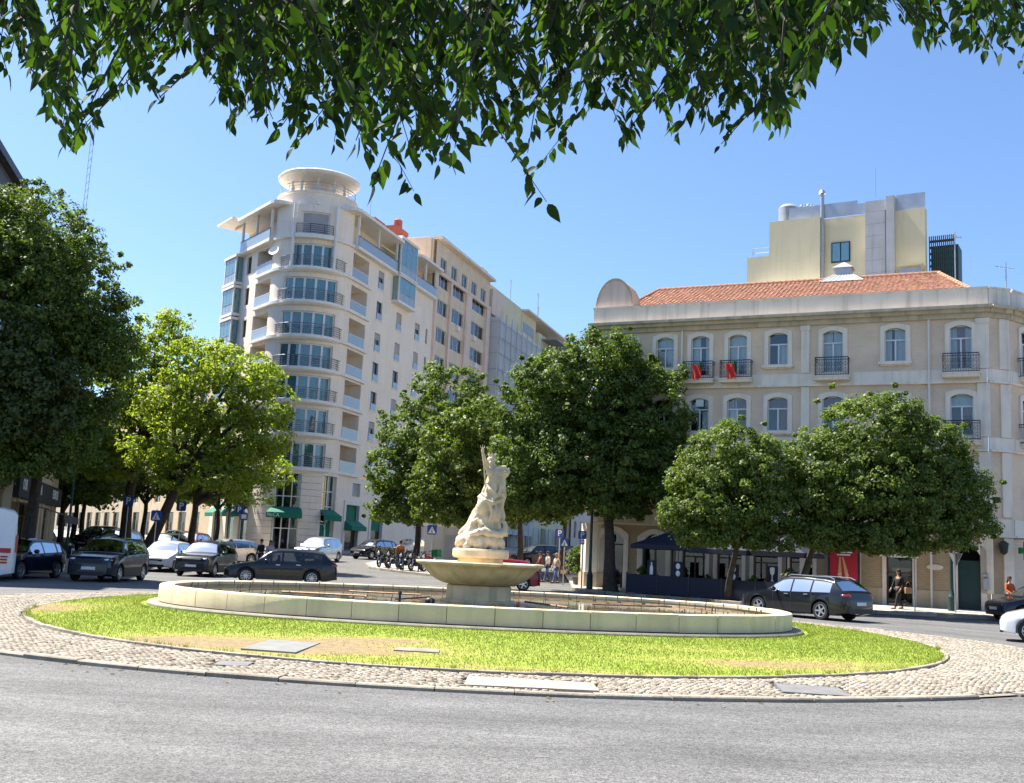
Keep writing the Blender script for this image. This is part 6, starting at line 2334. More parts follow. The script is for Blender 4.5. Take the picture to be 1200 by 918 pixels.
LM = {
    'dark': leaf_mat('leaves_dark', (0.040, 0.072, 0.020), (0.165, 0.215, 0.042), (1.6, 1.8, 0.5), 0.42),
    'mid': leaf_mat('leaves_mid', (0.050, 0.088, 0.020), (0.190, 0.232, 0.050), (1.6, 1.8, 0.5), 0.40),
    'bright': leaf_mat('leaves_bright', (0.120, 0.180, 0.024), (0.330, 0.372, 0.090), (1.6, 1.7, 0.5), 0.58),
    'olive': leaf_mat('leaves_olive', (0.040, 0.060, 0.020), (0.090, 0.115, 0.030), (1.4, 1.6, 0.6), 0.30),
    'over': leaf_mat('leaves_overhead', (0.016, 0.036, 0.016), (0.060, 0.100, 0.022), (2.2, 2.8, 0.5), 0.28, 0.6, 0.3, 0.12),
}
# big dark tree in the middle, behind the fountain
tree('shade_tree', 'large dark rounded tree with a leaning trunk behind the fountain, tallest in the middle', (5.35, 53.5), 4.6,
     [(4.2, 54.6, 9.6, 2.9, 2.6, 3.2), (4.6, 54.2, 11.7, 2.0, 1.9, 1.8), (1.6, 54.6, 9.2, 2.2, 2.2, 2.6), (7.0, 54.2, 9.0, 2.1, 2.1, 2.9), (0.9, 54.4, 6.6, 1.7, 2.0, 2.2), (3.2, 53.0, 6.2, 2.2, 1.8, 2.3), (6.0, 53.0, 6.4, 2.3, 1.9, 2.6), (7.7, 54.0, 6.4, 1.5, 1.7, 2.1), (4.6, 56.2, 7.2, 3.2, 1.8, 3.0), (2.4, 53.2, 10.6, 1.6, 1.5, 1.5), (5.2, 52.9, 4.6, 1.5, 1.2, 1.2), (2.2, 53.4, 4.5, 1.8, 1.3, 1.1), (6.8, 53.4, 4.8, 1.6, 1.3, 1.2), (0.6, 54.0, 4.9, 1.2, 1.2, 1.1)],
     0.155, LM['dark'], 0.30, lean=(-0.35, 0.5), dens=1.2, clump=0.5, per=60)
tree('shade_tree', 'dark tree against the cream apartment block, left of the middle', (-6.2, 75.5), 4.6,
     [(-4.6, 75.5, 12.2, 2.6, 2.4, 2.7), (-6.6, 75.5, 9.4, 2.6, 2.4, 2.8), (-8.2, 75.2, 6.8, 1.9, 2.0, 2.0), (-5.0, 74.6, 7.2, 2.6, 2.2, 2.8), (-2.6, 75.5, 10.0, 2.2, 2.2, 3.0), (-6.8, 75.4, 5.2, 2.3, 2.0, 1.7), (-7.0, 75.0, 4.2, 2.6, 1.8, 1.2)],
     0.22, LM['dark'], 0.24, clump=0.6)
tree('shade_tree', 'lighter green tree directly behind the statue', (-1.4, 66.4), 3.6,
     [(-3.4, 66.0, 8.2, 2.0, 2.0, 2.4), (-2.0, 66.0, 9.2, 1.7, 1.8, 2.0), (-4.4, 65.8, 5.8, 1.5, 1.6, 2.0), (-2.4, 65.2, 5.4, 1.8, 1.6, 2.2), (-0.6, 65.8, 7.0, 1.6, 1.7, 2.3), (-4.0, 65.6, 4.4, 1.6, 1.4, 1.4), (-1.0, 65.6, 4.2, 1.6, 1.5, 1.3), (-2.8, 65.2, 3.9, 2.2, 1.4, 1.0)],
     0.20, LM['mid'], 0.2, clump=0.55)
tree('street_tree', 'dark street tree in the shade behind the fountain bowl', (0.95, 69.5), 4.4,
     [(0.8, 69.5, 6.6, 2.4, 2.2, 2.2), (2.6, 70.5, 6.2, 2.2, 2.0, 2.2), (-0.6, 70.0, 6.0, 1.8, 1.8, 1.7), (0.2, 68.8, 4.5, 2.0, 1.6, 1.1), (2.6, 69.6, 4.6, 2.0, 1.6, 1.1)], 0.22, LM['dark'], 0.2, clump=0.6)
tree('street_tree', 'dark street tree in the shade behind the parking signs', (4.1, 74.5), 4.6,
     [(4.0, 74.5, 7.4, 2.8, 2.4, 2.6), (5.4, 74.0, 6.0, 2.2, 2.0, 1.8), (2.6, 78, 7.0, 2.4, 2.2, 2.6)], 0.22, LM['dark'], 0.17, clump=0.6)
# the two round trees in front of the tiled building
tree('pavement_tree', 'round tree over the dark cafe terrace, left of the two by the tiled building', (10.3, 49.5), 2.7,
     [(9.2, 45.2, 5.9, 1.75, 1.6, 1.75), (8.0, 45.4, 4.7, 1.3, 1.4, 1.6), (10.7, 45.0, 5.4, 1.6, 1.5, 1.8), (9.4, 44.4, 4.2, 1.8, 1.3, 1.5), (11.2, 44.8, 4.0, 1.4, 1.3, 1.3), (7.5, 45.2, 3.7, 0.9, 1.1, 1.0), (9.2, 46.6, 4.8, 2.0, 1.1, 1.8), (9.6, 44.6, 2.95, 1.6, 1.1, 0.75), (11.6, 44.9, 2.9, 1.1, 1.0, 0.7), (8.2, 45.2, 2.9, 1.0, 1.0, 0.6)],
     0.125, LM['mid'], 0.16, lean=(-0.2, -2.6), clump=0.42, dens=1.2, per=62)
tree('pavement_tree', 'largest round glossy tree in front of the tiled building, right of the pair', (12.95, 48.9), 2.9,
     [(15.4, 44.9, 7.3, 2.1, 1.8, 1.95), (13.5, 45.0, 5.9, 1.7, 1.7, 1.8), (17.4, 44.8, 6.3, 1.9, 1.7, 1.8), (15.6, 43.9, 5.2, 2.3, 1.5, 1.9), (18.7, 44.8, 5.0, 1.6, 1.5, 1.6), (13.0, 44.9, 4.5, 1.4, 1.4, 1.4), (15.6, 46.2, 5.6, 2.6, 1.2, 2.2), (17.4, 44.3, 4.2, 1.8, 1.4, 1.2), (14.6, 44.3, 3.8, 1.7, 1.3, 1.1), (16.6, 44.6, 8.3, 0.9, 0.9, 0.7), (15.4, 44.3, 3.0, 1.8, 1.1, 0.75), (13.4, 44.8, 3.1, 1.2, 1.1, 0.8), (17.8, 44.5, 3.2, 1.5, 1.1, 0.75), (19.4, 44.8, 3.9, 1.0, 1.1, 1.0)],
     0.125, LM['mid'], 0.18, lean=(0.5, -2.3), clump=0.42, dens=1.2, per=62)
# hanging dark tree at the left edge
tree('shade_tree', 'tall dark drooping tree filling the left edge of the view', (-19.7, 44.6), 6.0,
     [(-20.6, 43.5, 13.2, 2.9, 2.6, 2.7), (-22.6, 43.0, 13.6, 2.5, 2.4, 2.5), (-18.4, 43.5, 11.0, 2.2, 2.4, 2.9), (-21.0, 42.0, 10.2, 3.0, 2.2, 3.2), (-17.7, 43.6, 8.0, 1.7, 2.0, 3.2), (-20.2, 41.6, 7.0, 2.6, 1.9, 2.6), (-22.8, 42.6, 8.0, 2.0, 2.2, 3.0), (-18.2, 43.0, 5.6, 1.6, 1.8, 1.8), (-21.2, 42.0, 5.2, 2.0, 1.6, 1.5), (-20.6, 41.4, 4.1, 1.6, 1.3, 0.9), (-18.4, 42.0, 4.5, 1.3, 1.3, 0.9), (-16.8, 43.4, 9.6, 1.2, 1.5, 2.0)],
     0.14, LM['dark'], 0.26, clump=0.5, dens=1.2, droop=0.9, per=58)
tree('shade_tree', 'lower olive green tree in front of the tall dark one on the left edge', (-19.35, 43.9), 4.6,
     [(-19.2, 40.9, 8.2, 1.6, 1.5, 1.8), (-18.0, 40.9, 6.6, 1.4, 1.3, 1.8), (-19.6, 41.0, 6.0, 1.5, 1.3, 1.5)],
     0.15, LM['olive'], 0.12, clump=0.45)
# airy bright green trees over the parked cars
tree('feathery_tree', 'tallest airy bright green tree, forked trunk behind the black car', (-23.0, 65.2), 5.2,
     [(-22.0, 65.0, 13.8, 1.9, 1.9, 1.7), (-20.2, 65.0, 12.2, 2.1, 2.0, 1.8), (-23.4, 64.6, 11.4, 2.0, 2.0, 1.9), (-21.4, 63.8, 9.8, 2.4, 1.9, 1.7), (-24.2, 64.6, 8.2, 1.9, 1.8, 1.8), (-22.6, 64.0, 7.4, 1.8, 1.7, 1.3), (-24.0, 65.2, 13.0, 1.2, 1.3, 1.2), (-25.4, 64.4, 6.2, 1.9, 1.6, 1.5), (-23.4, 63.6, 5.6, 1.5, 1.3, 1.0), (-21.0, 64.5, 14.8, 1.0, 1.0, 0.8)],
     0.19, LM['bright'], 0.36, 'bark', clump=0.55, per=30, dens=0.95, lean=(0.3, -0.3))
tree('feathery_tree', 'broad airy bright green tree with a leaning trunk beside the cream block', (-20.6, 61.8), 4.8,
     [(-16.2, 61.8, 11.4, 2.1, 2.0, 1.7), (-18.4, 61.8, 11.6, 2.0, 2.0, 1.7), (-14.4, 61.6, 9.4, 1.7, 1.8, 1.7), (-17.2, 60.9, 9.2, 2.2, 1.8, 1.8), (-19.6, 61.0, 9.0, 2.0, 1.8, 1.7), (-15.4, 61.2, 7.2, 1.9, 1.7, 1.5), (-18.2, 60.6, 6.6, 1.9, 1.6, 1.4), (-20.6, 61.2, 6.4, 1.6, 1.5, 1.2), (-13.9, 61.4, 7.6, 1.3, 1.4, 1.5), (-16.4, 60.6, 5.2, 1.6, 1.3, 1.0), (-14.6, 61.0, 5.6, 1.2, 1.2, 0.9), (-18.8, 60.5, 4.9, 1.4, 1.2, 0.8), (-14.8, 61.6, 10.9, 1.5, 1.5, 1.2)],
     0.19, LM['bright'], 0.34, 'bark', clump=0.55, per=30, dens=0.95, lean=(1.6, -0.3))
tree('feathery_tree', 'smaller airy green tree with a forked trunk in front of the beige shops', (-20.9, 72.2), 4.2,
     [(-19.0, 72.0, 8.8, 2.3, 2.0, 2.2), (-21.6, 72.0, 8.0, 2.2, 2.0, 2.0), (-17.4, 71.8, 6.6, 1.8, 1.7, 1.4), (-19.8, 71.4, 6.0, 1.9, 1.7, 1.2), (-17.0, 71.6, 4.8, 1.6, 1.4, 0.9), (-15.6, 71.8, 6.2, 1.3, 1.3, 1.0)],
     0.2, LM['bright'], 0.26, 'bark', clump=0.6, per=26, dens=0.85)
for i, (x, y, s_, lab) in enumerate(((-30.5, 74, 1.0, 'dark background tree nearest the cafe sign'), (-27.5, 82, 0.95, 'dark background tree between cafe sign and forked trunk'), (-34.5, 88, 1.1, 'far dark background tree in the left car park'), (-25.2, 94, 0.9, 'far background tree in front of the beige shops'), (-29.0, 70.5, 0.8, 'low dark background tree behind the slim lamp post'), (-32.0, 80, 1.0, 'background tree left of the forked trunk'), (-36.5, 82, 1.1, 'leftmost far background tree in the car park'), (-40, 92, 1.2, 'farthest background tree on the left'))):
    tree('background_tree', lab, (x, y), gz(y) + 3.6 * s_,
         [(x, y, gz(y) + 6.4 * s_, 3.2 * s_, 2.6, 2.4 * s_), (x + 2.0, y, gz(y) + 5.2 * s_, 2.2 * s_, 2.0, 1.7), (x - 2.0, y - 0.5, gz(y) + 5.0 * s_, 2.2 * s_, 2.0, 1.6)], 0.24, LM['mid' if i % 2 else 'dark'], 0.2, clump=0.7)

# ------------------------------------------------------------------ branches overhead
HANG = [(-3.6, 4.1), (-2.79, 4.16), (-2.61, 4.12), (-2.53, 3.95), (-2.49, 4.17), (-2.38, 3.91), (-2.24, 3.63), (-2.14, 3.66), (-2.15, 4.05), (-2.09, 4.19), (-1.98, 4.11), (-1.86, 4.0), (-1.79, 3.89), (-1.77, 4.21), (-1.72, 4.28), (-1.62, 4.17), (-1.54, 4.02), (-1.42, 3.82), (-1.33, 3.96), (-1.17, 3.77), (-1.08, 3.69), (-1.02, 3.89), (-0.89, 3.68), (-0.84, 3.85), (-0.71, 3.54), (-0.68, 3.86), (-0.61, 3.91), (-0.51, 3.51), (-0.45, 3.65), (-0.34, 3.59), (-0.28, 3.71), (-0.23, 3.82), (-0.1, 3.89), (-0.01, 3.76), (0.08, 3.53), (0.13, 3.4), (0.16, 3.62), (0.2, 3.91), (0.25, 3.78), (0.29, 3.95), (0.35, 4.09), (0.42, 4.05), (0.5, 3.77), (0.54, 4.01), (0.65, 4.08), (0.74, 3.85), (0.8, 3.96), (0.91, 3.87), (0.99, 3.71), (1.04, 3.95), (1.11, 4.04), (1.22, 3.89), (1.28, 3.92), (1.35, 4.1), (1.45, 4.3), (1.56, 4.35), (1.64, 4.43), (1.75, 4.5), (1.81, 4.59), (1.88, 4.57), (1.94, 4.49), (2.05, 4.45), (2.13, 4.47), (2.22, 4.39), (2.33, 4.41), (2.43, 4.35), (2.54, 4.38), (2.73, 4.44), (3.6, 4.4)]
HX = [p[0] for p in HANG]
HZ = [p[1] for p in HANG]
over = thing('overhanging_tree', 'leafy branches hanging into the top of the view from a tree beside the viewer', 'tree', (-2.6, -2.2, 0))
tb = MB()
tb.tube([(-2.6, -2.2, -0.1), (-2.55, -2.1, 1.0), (-2.5, -2.0, 2.6), (-2.35, -1.7, 4.0), (-2.1, -1.2, 5.2)], [0.34, 0.27, 0.25, 0.22, 0.18], 14).build('trunk', MT['bark'], over, smooth=60)
limb_paths = [[(-2.35, -1.7, 4.0), (-2.4, 0.5, 5.3), (-2.2, 3.0, 5.6), (-1.9, 5.4, 5.35)], [(-2.1, -1.2, 5.2), (-1.2, 1.0, 5.9), (-0.4, 3.2, 5.7), (0.1, 5.6, 5.25)], [(-2.1, -1.2, 5.2), (-0.2, 0.6, 6.0), (1.3, 2.8, 6.0), (2.5, 5.2, 5.6)], [(-2.1, -1.2, 5.2), (-3.4, 1.0, 5.9), (-3.8, 3.5, 5.7), (-3.6, 5.5, 5.5)], [(-1.2, 1.0, 5.9), (0.2, 2.6, 6.0), (1.0, 4.6, 5.5), (1.4, 6.0, 5.2)]]
for lp_ in limb_paths:
    MB().tube(lp_, [0.13, 0.09, 0.055, 0.02], 8).build('limb', MT['bark'], over, smooth=60)
# twigs hang to the outline; leaves alternate along them
LP, LT, LN, LS = [], [], [], []       # position, direction, normal, length
tw = MB()
tips = []


def add_twig(x5, d, zlow5, length, sway=0.0, dens=0.030, ls=0.074):
    """x5, zlow5 = where the tip hangs, given at 5 m; d = its true distance"""
    k = d / 5.0
    tip = Vector((x5 * k, d, EYE + (zlow5 - EYE) * k))
    topp = tip + Vector((sway * length, random.uniform(-.25, .25) * length, length))
    mid = tip.lerp(topp, 0.5) + Vector((random.uniform(-.08, .08), random.uniform(-.06, .06), 0)) * length
    pth = []
    for i in range(9):
        t = i / 8
        pth.append(tip * (1 - t) ** 2 + mid * 2 * t * (1 - t) + topp * t ** 2)
    tw.tube(pth[::-1], [0.0085 - 0.0065 * i / 8 for i in range(9)], 4, cap=False)
    n = int(length / dens)
    for i in range(n):
        t = i / max(1, n)
        j = min(7, int(t * 8))
        p = pth[j].lerp(pth[j + 1], t * 8 - j)
        ax = (pth[j] - pth[j + 1]).normalized()
        sd_ = Vector((math.cos(i * 2.6 + x5 * 9), math.sin(i * 2.6 + x5 * 9) * 0.8, 0)) * (1 if i % 2 else -1)
        dr = (ax * random.uniform(0.3, 1.0) + sd_ * random.uniform(0.5, 1.3) + Vector((0, 0, -0.40))).normalized()
        if i == 0:
            dr = (ax + Vector((random.uniform(-.2, .2), 0, -0.3))).normalized()
        nn = Vector((random.uniform(-.7, .7), random.uniform(-1, .3), random.uniform(-.2, 1.0)))
        nn = nn - dr * nn.dot(dr)
        if nn.length < 0.05:
            nn = dr.orthogonal()
        LP.append(p + dr * 0.012)
        LT.append(dr)
        LN.append(nn.normalized())
        LS.append(ls * random.uniform(0.5, 1.45))
        tips.append((t, d))


x = -3.3
while x < 3.3:
    zl = float(np.interp(x, HX, HZ))
    nq_ = 3 if x > 1.75 else (5 if -0.35 < x < 0.25 or x < -2.3 else 8)
    for q in range(nq_):
        dd_ = random.uniform(3.7, 6.8)
        short = 0.06 + random.random() * 0.75 if q else (random.random() * 0.06 if random.random() < 0.6 else random.random() * 0.4)
        z_ = zl + short * (4.9 - zl)
        add_twig(x + random.uniform(-.02, .02), dd_, z_, max(0.25, (4.95 - z_) * dd_ / 5 * random.uniform(0.8, 1.25)), random.uniform(-.75, .75), 0.026 if q == 0 else 0.025)
    x += 0.048
# leaf mass above the frame and beyond, up along the limbs
for i in range(420):
    lp_ = random.choice(limb_paths)
    k = random.randint(1, 2)
    t = random.random()
    p = Vector(lp_[k]).lerp(Vector(lp_[k + 1]), t) + Vector((random.gauss(0, .55), random.gauss(0, .6), random.gauss(0.15, .35)))
    x5 = p.x * 5 / max(p.y, 1.0)
    if p.y < 1.0 or p.z < EYE + (float(np.interp(x5, HX, HZ)) + 0.25 - EYE) * p.y / 5:
        continue
    add_twig(p.x * 5 / p.y, p.y, EYE + (p.z - EYE) * 5 / p.y, random.uniform(0.3, 0.6), random.uniform(-.6, .6), 0.04)
tag(tw.build('twigs', MT['bark'], over), kind='stuff')
# pointed leaf folded along its midrib
prof_ = [(0.0, 0.0), (0.12, 0.16), (0.30, 0.235), (0.50, 0.22), (0.72, 0.13), (0.88, 0.05), (1.0, 0.0)]
lv_, lf_ = [], []
for t_, w_ in prof_:
    cz = -0.10 * t_ * t_
    lv_ += [(-w_, t_, cz + w_ * 0.32), (0, t_, cz), (w_, t_, cz + w_ * 0.32)]
for i in range(len(prof_) - 1):
    a = 3 * i
    for j in (0, 1):
        q = [a + j, a + j + 1, a + 4 + j, a + 3 + j]
        if i == 0:
            q = [1, 4 + j, 3 + j] if j == 0 else [1, 5, 4]
        elif i == len(prof_) - 2:
            q = [a + j, a + j + 1, a + 4]
        lf_.append(tuple(q))
LV = np.array(lv_)
LPa, LTa, LNa, LSa = np.array([tuple(v) for v in LP]), np.array([tuple(v) for v in LT]), np.array([tuple(v) for v in LN]), np.array(LS)
LBa = np.cross(LTa, LNa)
order = sorted(range(len(LP)), key=lambda i: (tips[i][0] > 0.35) * 10 + LP[i].y / LS[i] * 0.02)[:300]
sel = np.zeros(len(LP), bool)
sel[order] = True
keep = np.where(~sel)[0]
W3 = LPa[keep][:, None] + (LV[None, :, 0:1] * LBa[keep][:, None] + LV[None, :, 1:2] * LTa[keep][:, None] + LV[None, :, 2:3] * LNa[keep][:, None]) * LSa[keep][:, None, None]
W3 = W3 - np.array(over.location)
nq = LV.shape[0]
tri = []
for f in lf_:
    tri += [(f[0], f[1], f[2])] + ([(f[0], f[2], f[3])] if len(f) == 4 else [])
tri = np.array(tri)
FF = (tri[None] + (np.arange(len(keep)) * nq)[:, None, None]).reshape(-1, 3)
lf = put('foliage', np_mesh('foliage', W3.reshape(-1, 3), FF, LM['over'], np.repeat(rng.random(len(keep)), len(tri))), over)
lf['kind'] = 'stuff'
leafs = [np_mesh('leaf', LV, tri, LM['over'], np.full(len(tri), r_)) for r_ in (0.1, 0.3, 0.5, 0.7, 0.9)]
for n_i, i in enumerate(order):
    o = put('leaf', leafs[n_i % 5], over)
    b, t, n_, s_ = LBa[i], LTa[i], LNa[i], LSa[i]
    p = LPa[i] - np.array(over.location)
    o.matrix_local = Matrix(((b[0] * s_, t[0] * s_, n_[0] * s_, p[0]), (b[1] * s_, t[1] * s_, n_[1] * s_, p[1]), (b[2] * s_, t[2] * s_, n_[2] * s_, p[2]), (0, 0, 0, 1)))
# ================================================================== street furniture
def sign_pole(name, label, loc, faces, h, rz=0.0, cat='road sign', r=0.035, group=None):
    """faces: list of (kind, size, z, dx)"""
    o = thing(name, label, cat, (loc[0], loc[1], gz(loc[1]) + 0.0), rz, group)
    local(MB().tube([(0, 0, -0.1), (0, 0, h)], r, 8), 'pole', MT['steel'], o)
    for kind, s, z, dx in faces:
        a = s / 2
        c = 0.12 * s
        pl = MB().vprism([(dx - a + c, z - a), (dx + a - c, z - a), (dx + a, z - a + c), (dx + a, z + a - c), (dx + a - c, z + a), (dx - a + c, z + a), (dx - a, z + a - c), (dx - a, z - a + c)], -0.07, -0.045)
        po = local(pl, 'plate', MT['sign_blue'], o)
        if kind == 'P':
            put('letter', text_mesh('P', s * 0.95, 'letter', MT['white'], bold=0.02 * s), po, (dx, -0.078, z))
        elif kind == 'X':
            t = MB().vprism([(dx - a * 0.78, z - a * 0.72), (dx + a * 0.78, z - a * 0.72), (dx, z + a * 0.72)], -0.078, -0.071)
            to = local(t, 'triangle', MT['white'], po)
            f = MB()
            f.tube([(dx, -0.082, z + 0.02 * s), (dx - 0.01, -0.082, z - 0.12 * s)], 0.045 * s, 6).ball((dx + 0.01 * s, -0.082, z + 0.12 * s), (0.045 * s, 0.006, 0.045 * s), 8, 6)
            f.tube([(dx - 0.01, -0.082, z - 0.12 * s), (dx - 0.10 * s, -0.082, z - 0.32 * s)], 0.03 * s, 6).tube([(dx - 0.01, -0.082, z - 0.12 * s), (dx + 0.09 * s, -0.082, z - 0.32 * s)], 0.03 * s, 6)
            local(f, 'pedestrian', MT['iron'], to)
            ed = MB()
            for u0, u1, v0, v1 in ((-a, a, a - 0.05 * s, a), (-a, a, -a, -a + 0.05 * s)):
                ed.box(dx + u0 * 0.86, dx + u1 * 0.86, -0.074, -0.0705, z + v0 * 0.98, z + v1 * 0.98)
        elif kind == 'W':
            local(MB().vprism([(dx - a * 0.7, z - a * 0.6), (dx + a * 0.7, z - a * 0.6), (dx + a * 0.7, z + a * 0.6), (dx - a * 0.7, z + a * 0.6)], -0.078, -0.071), 'symbol', MT['white'], po)
    return o


sign_pole('parking_sign', 'tall blue parking sign against the forked trunk behind the black car', (-22.65, 64.4), [('P', 0.62, 3.45, 0)], 3.8)
sign_pole('crossing_sign', 'blue pedestrian crossing sign above the white hatchback', (-19.6, 60.4), [('X', 0.6, 2.7, 0)], 3.05)
sign_pole('parking_sign', 'dim blue parking sign in tree shade between the trunks', (-20.0, 66.2), [('P', 0.6, 3.3, 0)], 3.65)
sign_pole('parking_sign', 'post with two stepped blue parking plates in front of the shop piers', (-16.4, 66.6), [('P', 0.5, 3.25, -0.12), ('W', 0.45, 2.85, 0.2)], 3.5)
sign_pole('crossing_sign', 'blue pedestrian crossing sign beside the grey kiosk', (-4.75, 69.8), [('X', 0.62, 2.55, 0)], 2.9)
sign_pole('parking_sign', 'taller blue parking sign behind the walking people', (3.25, 64.4), [('P', 0.52, 2.75, 0)], 3.05)
sign_pole('crossing_sign', 'small blue crossing sign on a thin pole at the zebra corner', (3.28, 59.3), [('X', 0.46, 2.3, 0)], 2.5)
sign_pole('parking_sign', 'blue parking sign close beside the black lamp post', (3.98, 54.9), [('P', 0.42, 2.8, -0.05), ('W', 0.25, 2.45, -0.05)], 3.0)


def lamp(name, label, x, y, h, globe=True):
    o = thing(name, label, 'street lamp', (x, y, gz(y)))
    local(MB().lathe([(0.20, 0.0), (0.20, 0.12), (0.16, 0.16), (0.15, 0.75), (0.17, 0.80), (0.10, 0.95), (0.085, 1.1)], 12), 'base', MT['green_iron'], o, smooth=35)
    local(MB().tube([(0, 0, 1.0), (0, 0, h * 0.5), (0, 0, h)], [0.08, 0.065, 0.05], 10), 'post', MT['green_iron'], o, smooth=50)
    arm = MB().tube([(0, 0, h - 0.2), (0.15, -0.1, h + 0.15), (0.4, -0.25, h + 0.3), (0.62, -0.4, h + 0.2)], [0.04, 0.035, 0.03, 0.03], 8)
    local(arm, 'arm', MT['green_iron'], o, smooth=60)
    local(MB().lathe([(0.03, 0.2), (0.22, 0.12), (0.24, 0.05), (0.2, 0.02)], 14, (0.62, -0.4, h - 0.02)), 'lamp_cap', MT['green_iron'], o, smooth=50)
    local(MB().ball((0.62, -0.4, h - 0.15), (0.21, 0.21, 0.23), 14, 10), 'globe', MT['white'], o, smooth=60)
    return o


lamp('street_lamp', 'black cast iron lamp post at the corner pier of the tiled building', 4.35, 54.4, 7.8)
lamp('street_lamp', 'dark green lamp post with a white globe rising through the right hand tree', 19.75, 47.6, 8.4).rotation_euler.z = R(215)
lamp('street_lamp', 'slim grey green lamp post in front of the cafe sign on the left', -24.4, 60.3, 8.6)

o = thing('road_sign', 'turned no entry disc above a grey triangle back on a thin pole', 'road sign', (19.45, 46.5, 0.13), R(-58))
local(MB().tube([(0, 0, 0), (0, 0, 3.35)], 0.035, 8), 'pole', MT['steel'], o)
dk_ = MB()
dk_.vprism([(0.34 * math.cos(2 * PI * i / 28), 3.0 + 0.34 * math.sin(2 * PI * i / 28)) for i in range(28)], -0.075, -0.05)
q = local(dk_, 'disc', MT['sign_red'], o)
local(MB().box(-0.22, 0.22, -0.08, -0.076, 2.95, 3.06), 'bar', MT['white'], q)
q2 = thing
tr_ = MB().vprism([(-0.34, 2.55), (0.34, 2.55), (0.0, 1.95)], 0.045, 0.07)
local(tr_, 'triangle', MT['steel'], o)
o = thing('signpost', 'bare thin grey post at the kerb in front of the fruit shop', 'post', (17.55, 46.1, 0.13))
local(MB().tube([(0, 0, 0), (0, 0, 2.75)], 0.03, 8), 'pole', MT['steel'], o)
local(MB().ball((0, 0, 2.76), 0.035, 8, 6), 'cap', MT['steel'], o)

# bollards
bol = thing('bollard', 'second slim dark bollard from the road on the left pavement corner', 'bollard', (-20.4, 51.9, 0.13), 0, 'bollards on the left pavement corner')
local(MB().tube([(0, 0, 0), (0, 0, 0.95)], 0.045, 10).ball((0, 0, 0.97), 0.05, 10, 6), 'post', MT['iron'], bol, smooth=50)
local(MB().lathe([(0.05, 0.8), (0.053, 0.82), (0.053, 0.88), (0.05, 0.9)], 10), 'band', MT['white'], bol)
for x, y in ((-20.15, 50.6), (-20.6, 53.2), (-20.9, 54.6)):
    c = copy_tree(bol)
    c.location = (x, y, 0.13)
    c['label'] = {50.6: 'slim dark bollard nearest the road on the left pavement corner', 53.2: 'third slim dark bollard from the road on the left pavement corner', 54.6: 'slim dark bollard farthest from the road on the left pavement corner'}[y]
bol2 = copy_tree(bol)
bol2['label'] = 'slim dark bollard farthest left on the motorcycle corner kerb'
bol2['group'] = 'bollards by the motorcycles'
bol2.location = (-7.0, 65.9, gz(65.9) + 0.13)
for x, y, lab in ((-6.0, 64.7, 'slim dark bollard before the orange jacket on the motorcycle corner kerb'), (-5.0, 63.5, 'slim dark bollard third along the motorcycle corner kerb'), (-4.0, 62.3, 'slim dark bollard nearest the fountain bowl on the motorcycle corner kerb')):
    c = copy_tree(bol2)
    c['label'] = lab
    c.location = (x, y, gz(y) + 0.13)

# grey kiosk behind the crossing sign
ks = thing('kiosk', 'plain grey flat roofed kiosk beside the crossing sign behind the statue', 'kiosk', (-4.2, 74.5, gz(74.5)))
local(MB().box(-1.3, 1.3, -0.9, 0.9, 0, 2.75), 'body', MT['yellow_grey'], ks)
local(MB().box(-1.45, 1.45, -1.05, 1.05, 2.75, 2.95), 'roof', MT['white_trim'], ks)
local(MB().box(0.1, 1.0, -0.93, -0.9, 0.1, 2.2), 'door', MT['grey'], ks)

# ------------------------------------------------------------------ cafe terrace in front of the tiled building
T0, T1 = Vector((5.95, 52.1)), Vector((12.6, 47.3))
FT = frame(T0.x, T0.y, T1.x - T0.x, T1.y - T0.y, 0.13)
LT_ = (T1 - T0).length
rzT = math.atan2(T1.y - T0.y, T1.x - T0.x)
br_ = thing('windbreak', 'long dark navy fabric windbreak round the cafe terrace', 'windbreak', (T0.x, T0.y, 0.13))
nP = 5
for i in range(nP):
    a, b = LT_ * i / nP, LT_ * (i + 1) / nP
    MB(FT).box(a + 0.04, b - 0.04, -0.015, 0.015, 0.06, 0.92).build('panel', MT['navy'], br_)
    MB(FT).box(a - 0.03, a + 0.03, -0.03, 0.03, 0.0, 1.0).build('post', MT['iron'], br_)
MB(FT).box(-0.015, 0.015, 0.05, 2.6, 0.06, 0.92).build('panel', MT['navy'], br_)
MB(FT).box(LT_ - 0.03, LT_ + 0.03, -0.03, 0.03, 0.0, 1.0).build('post', MT['iron'], br_)


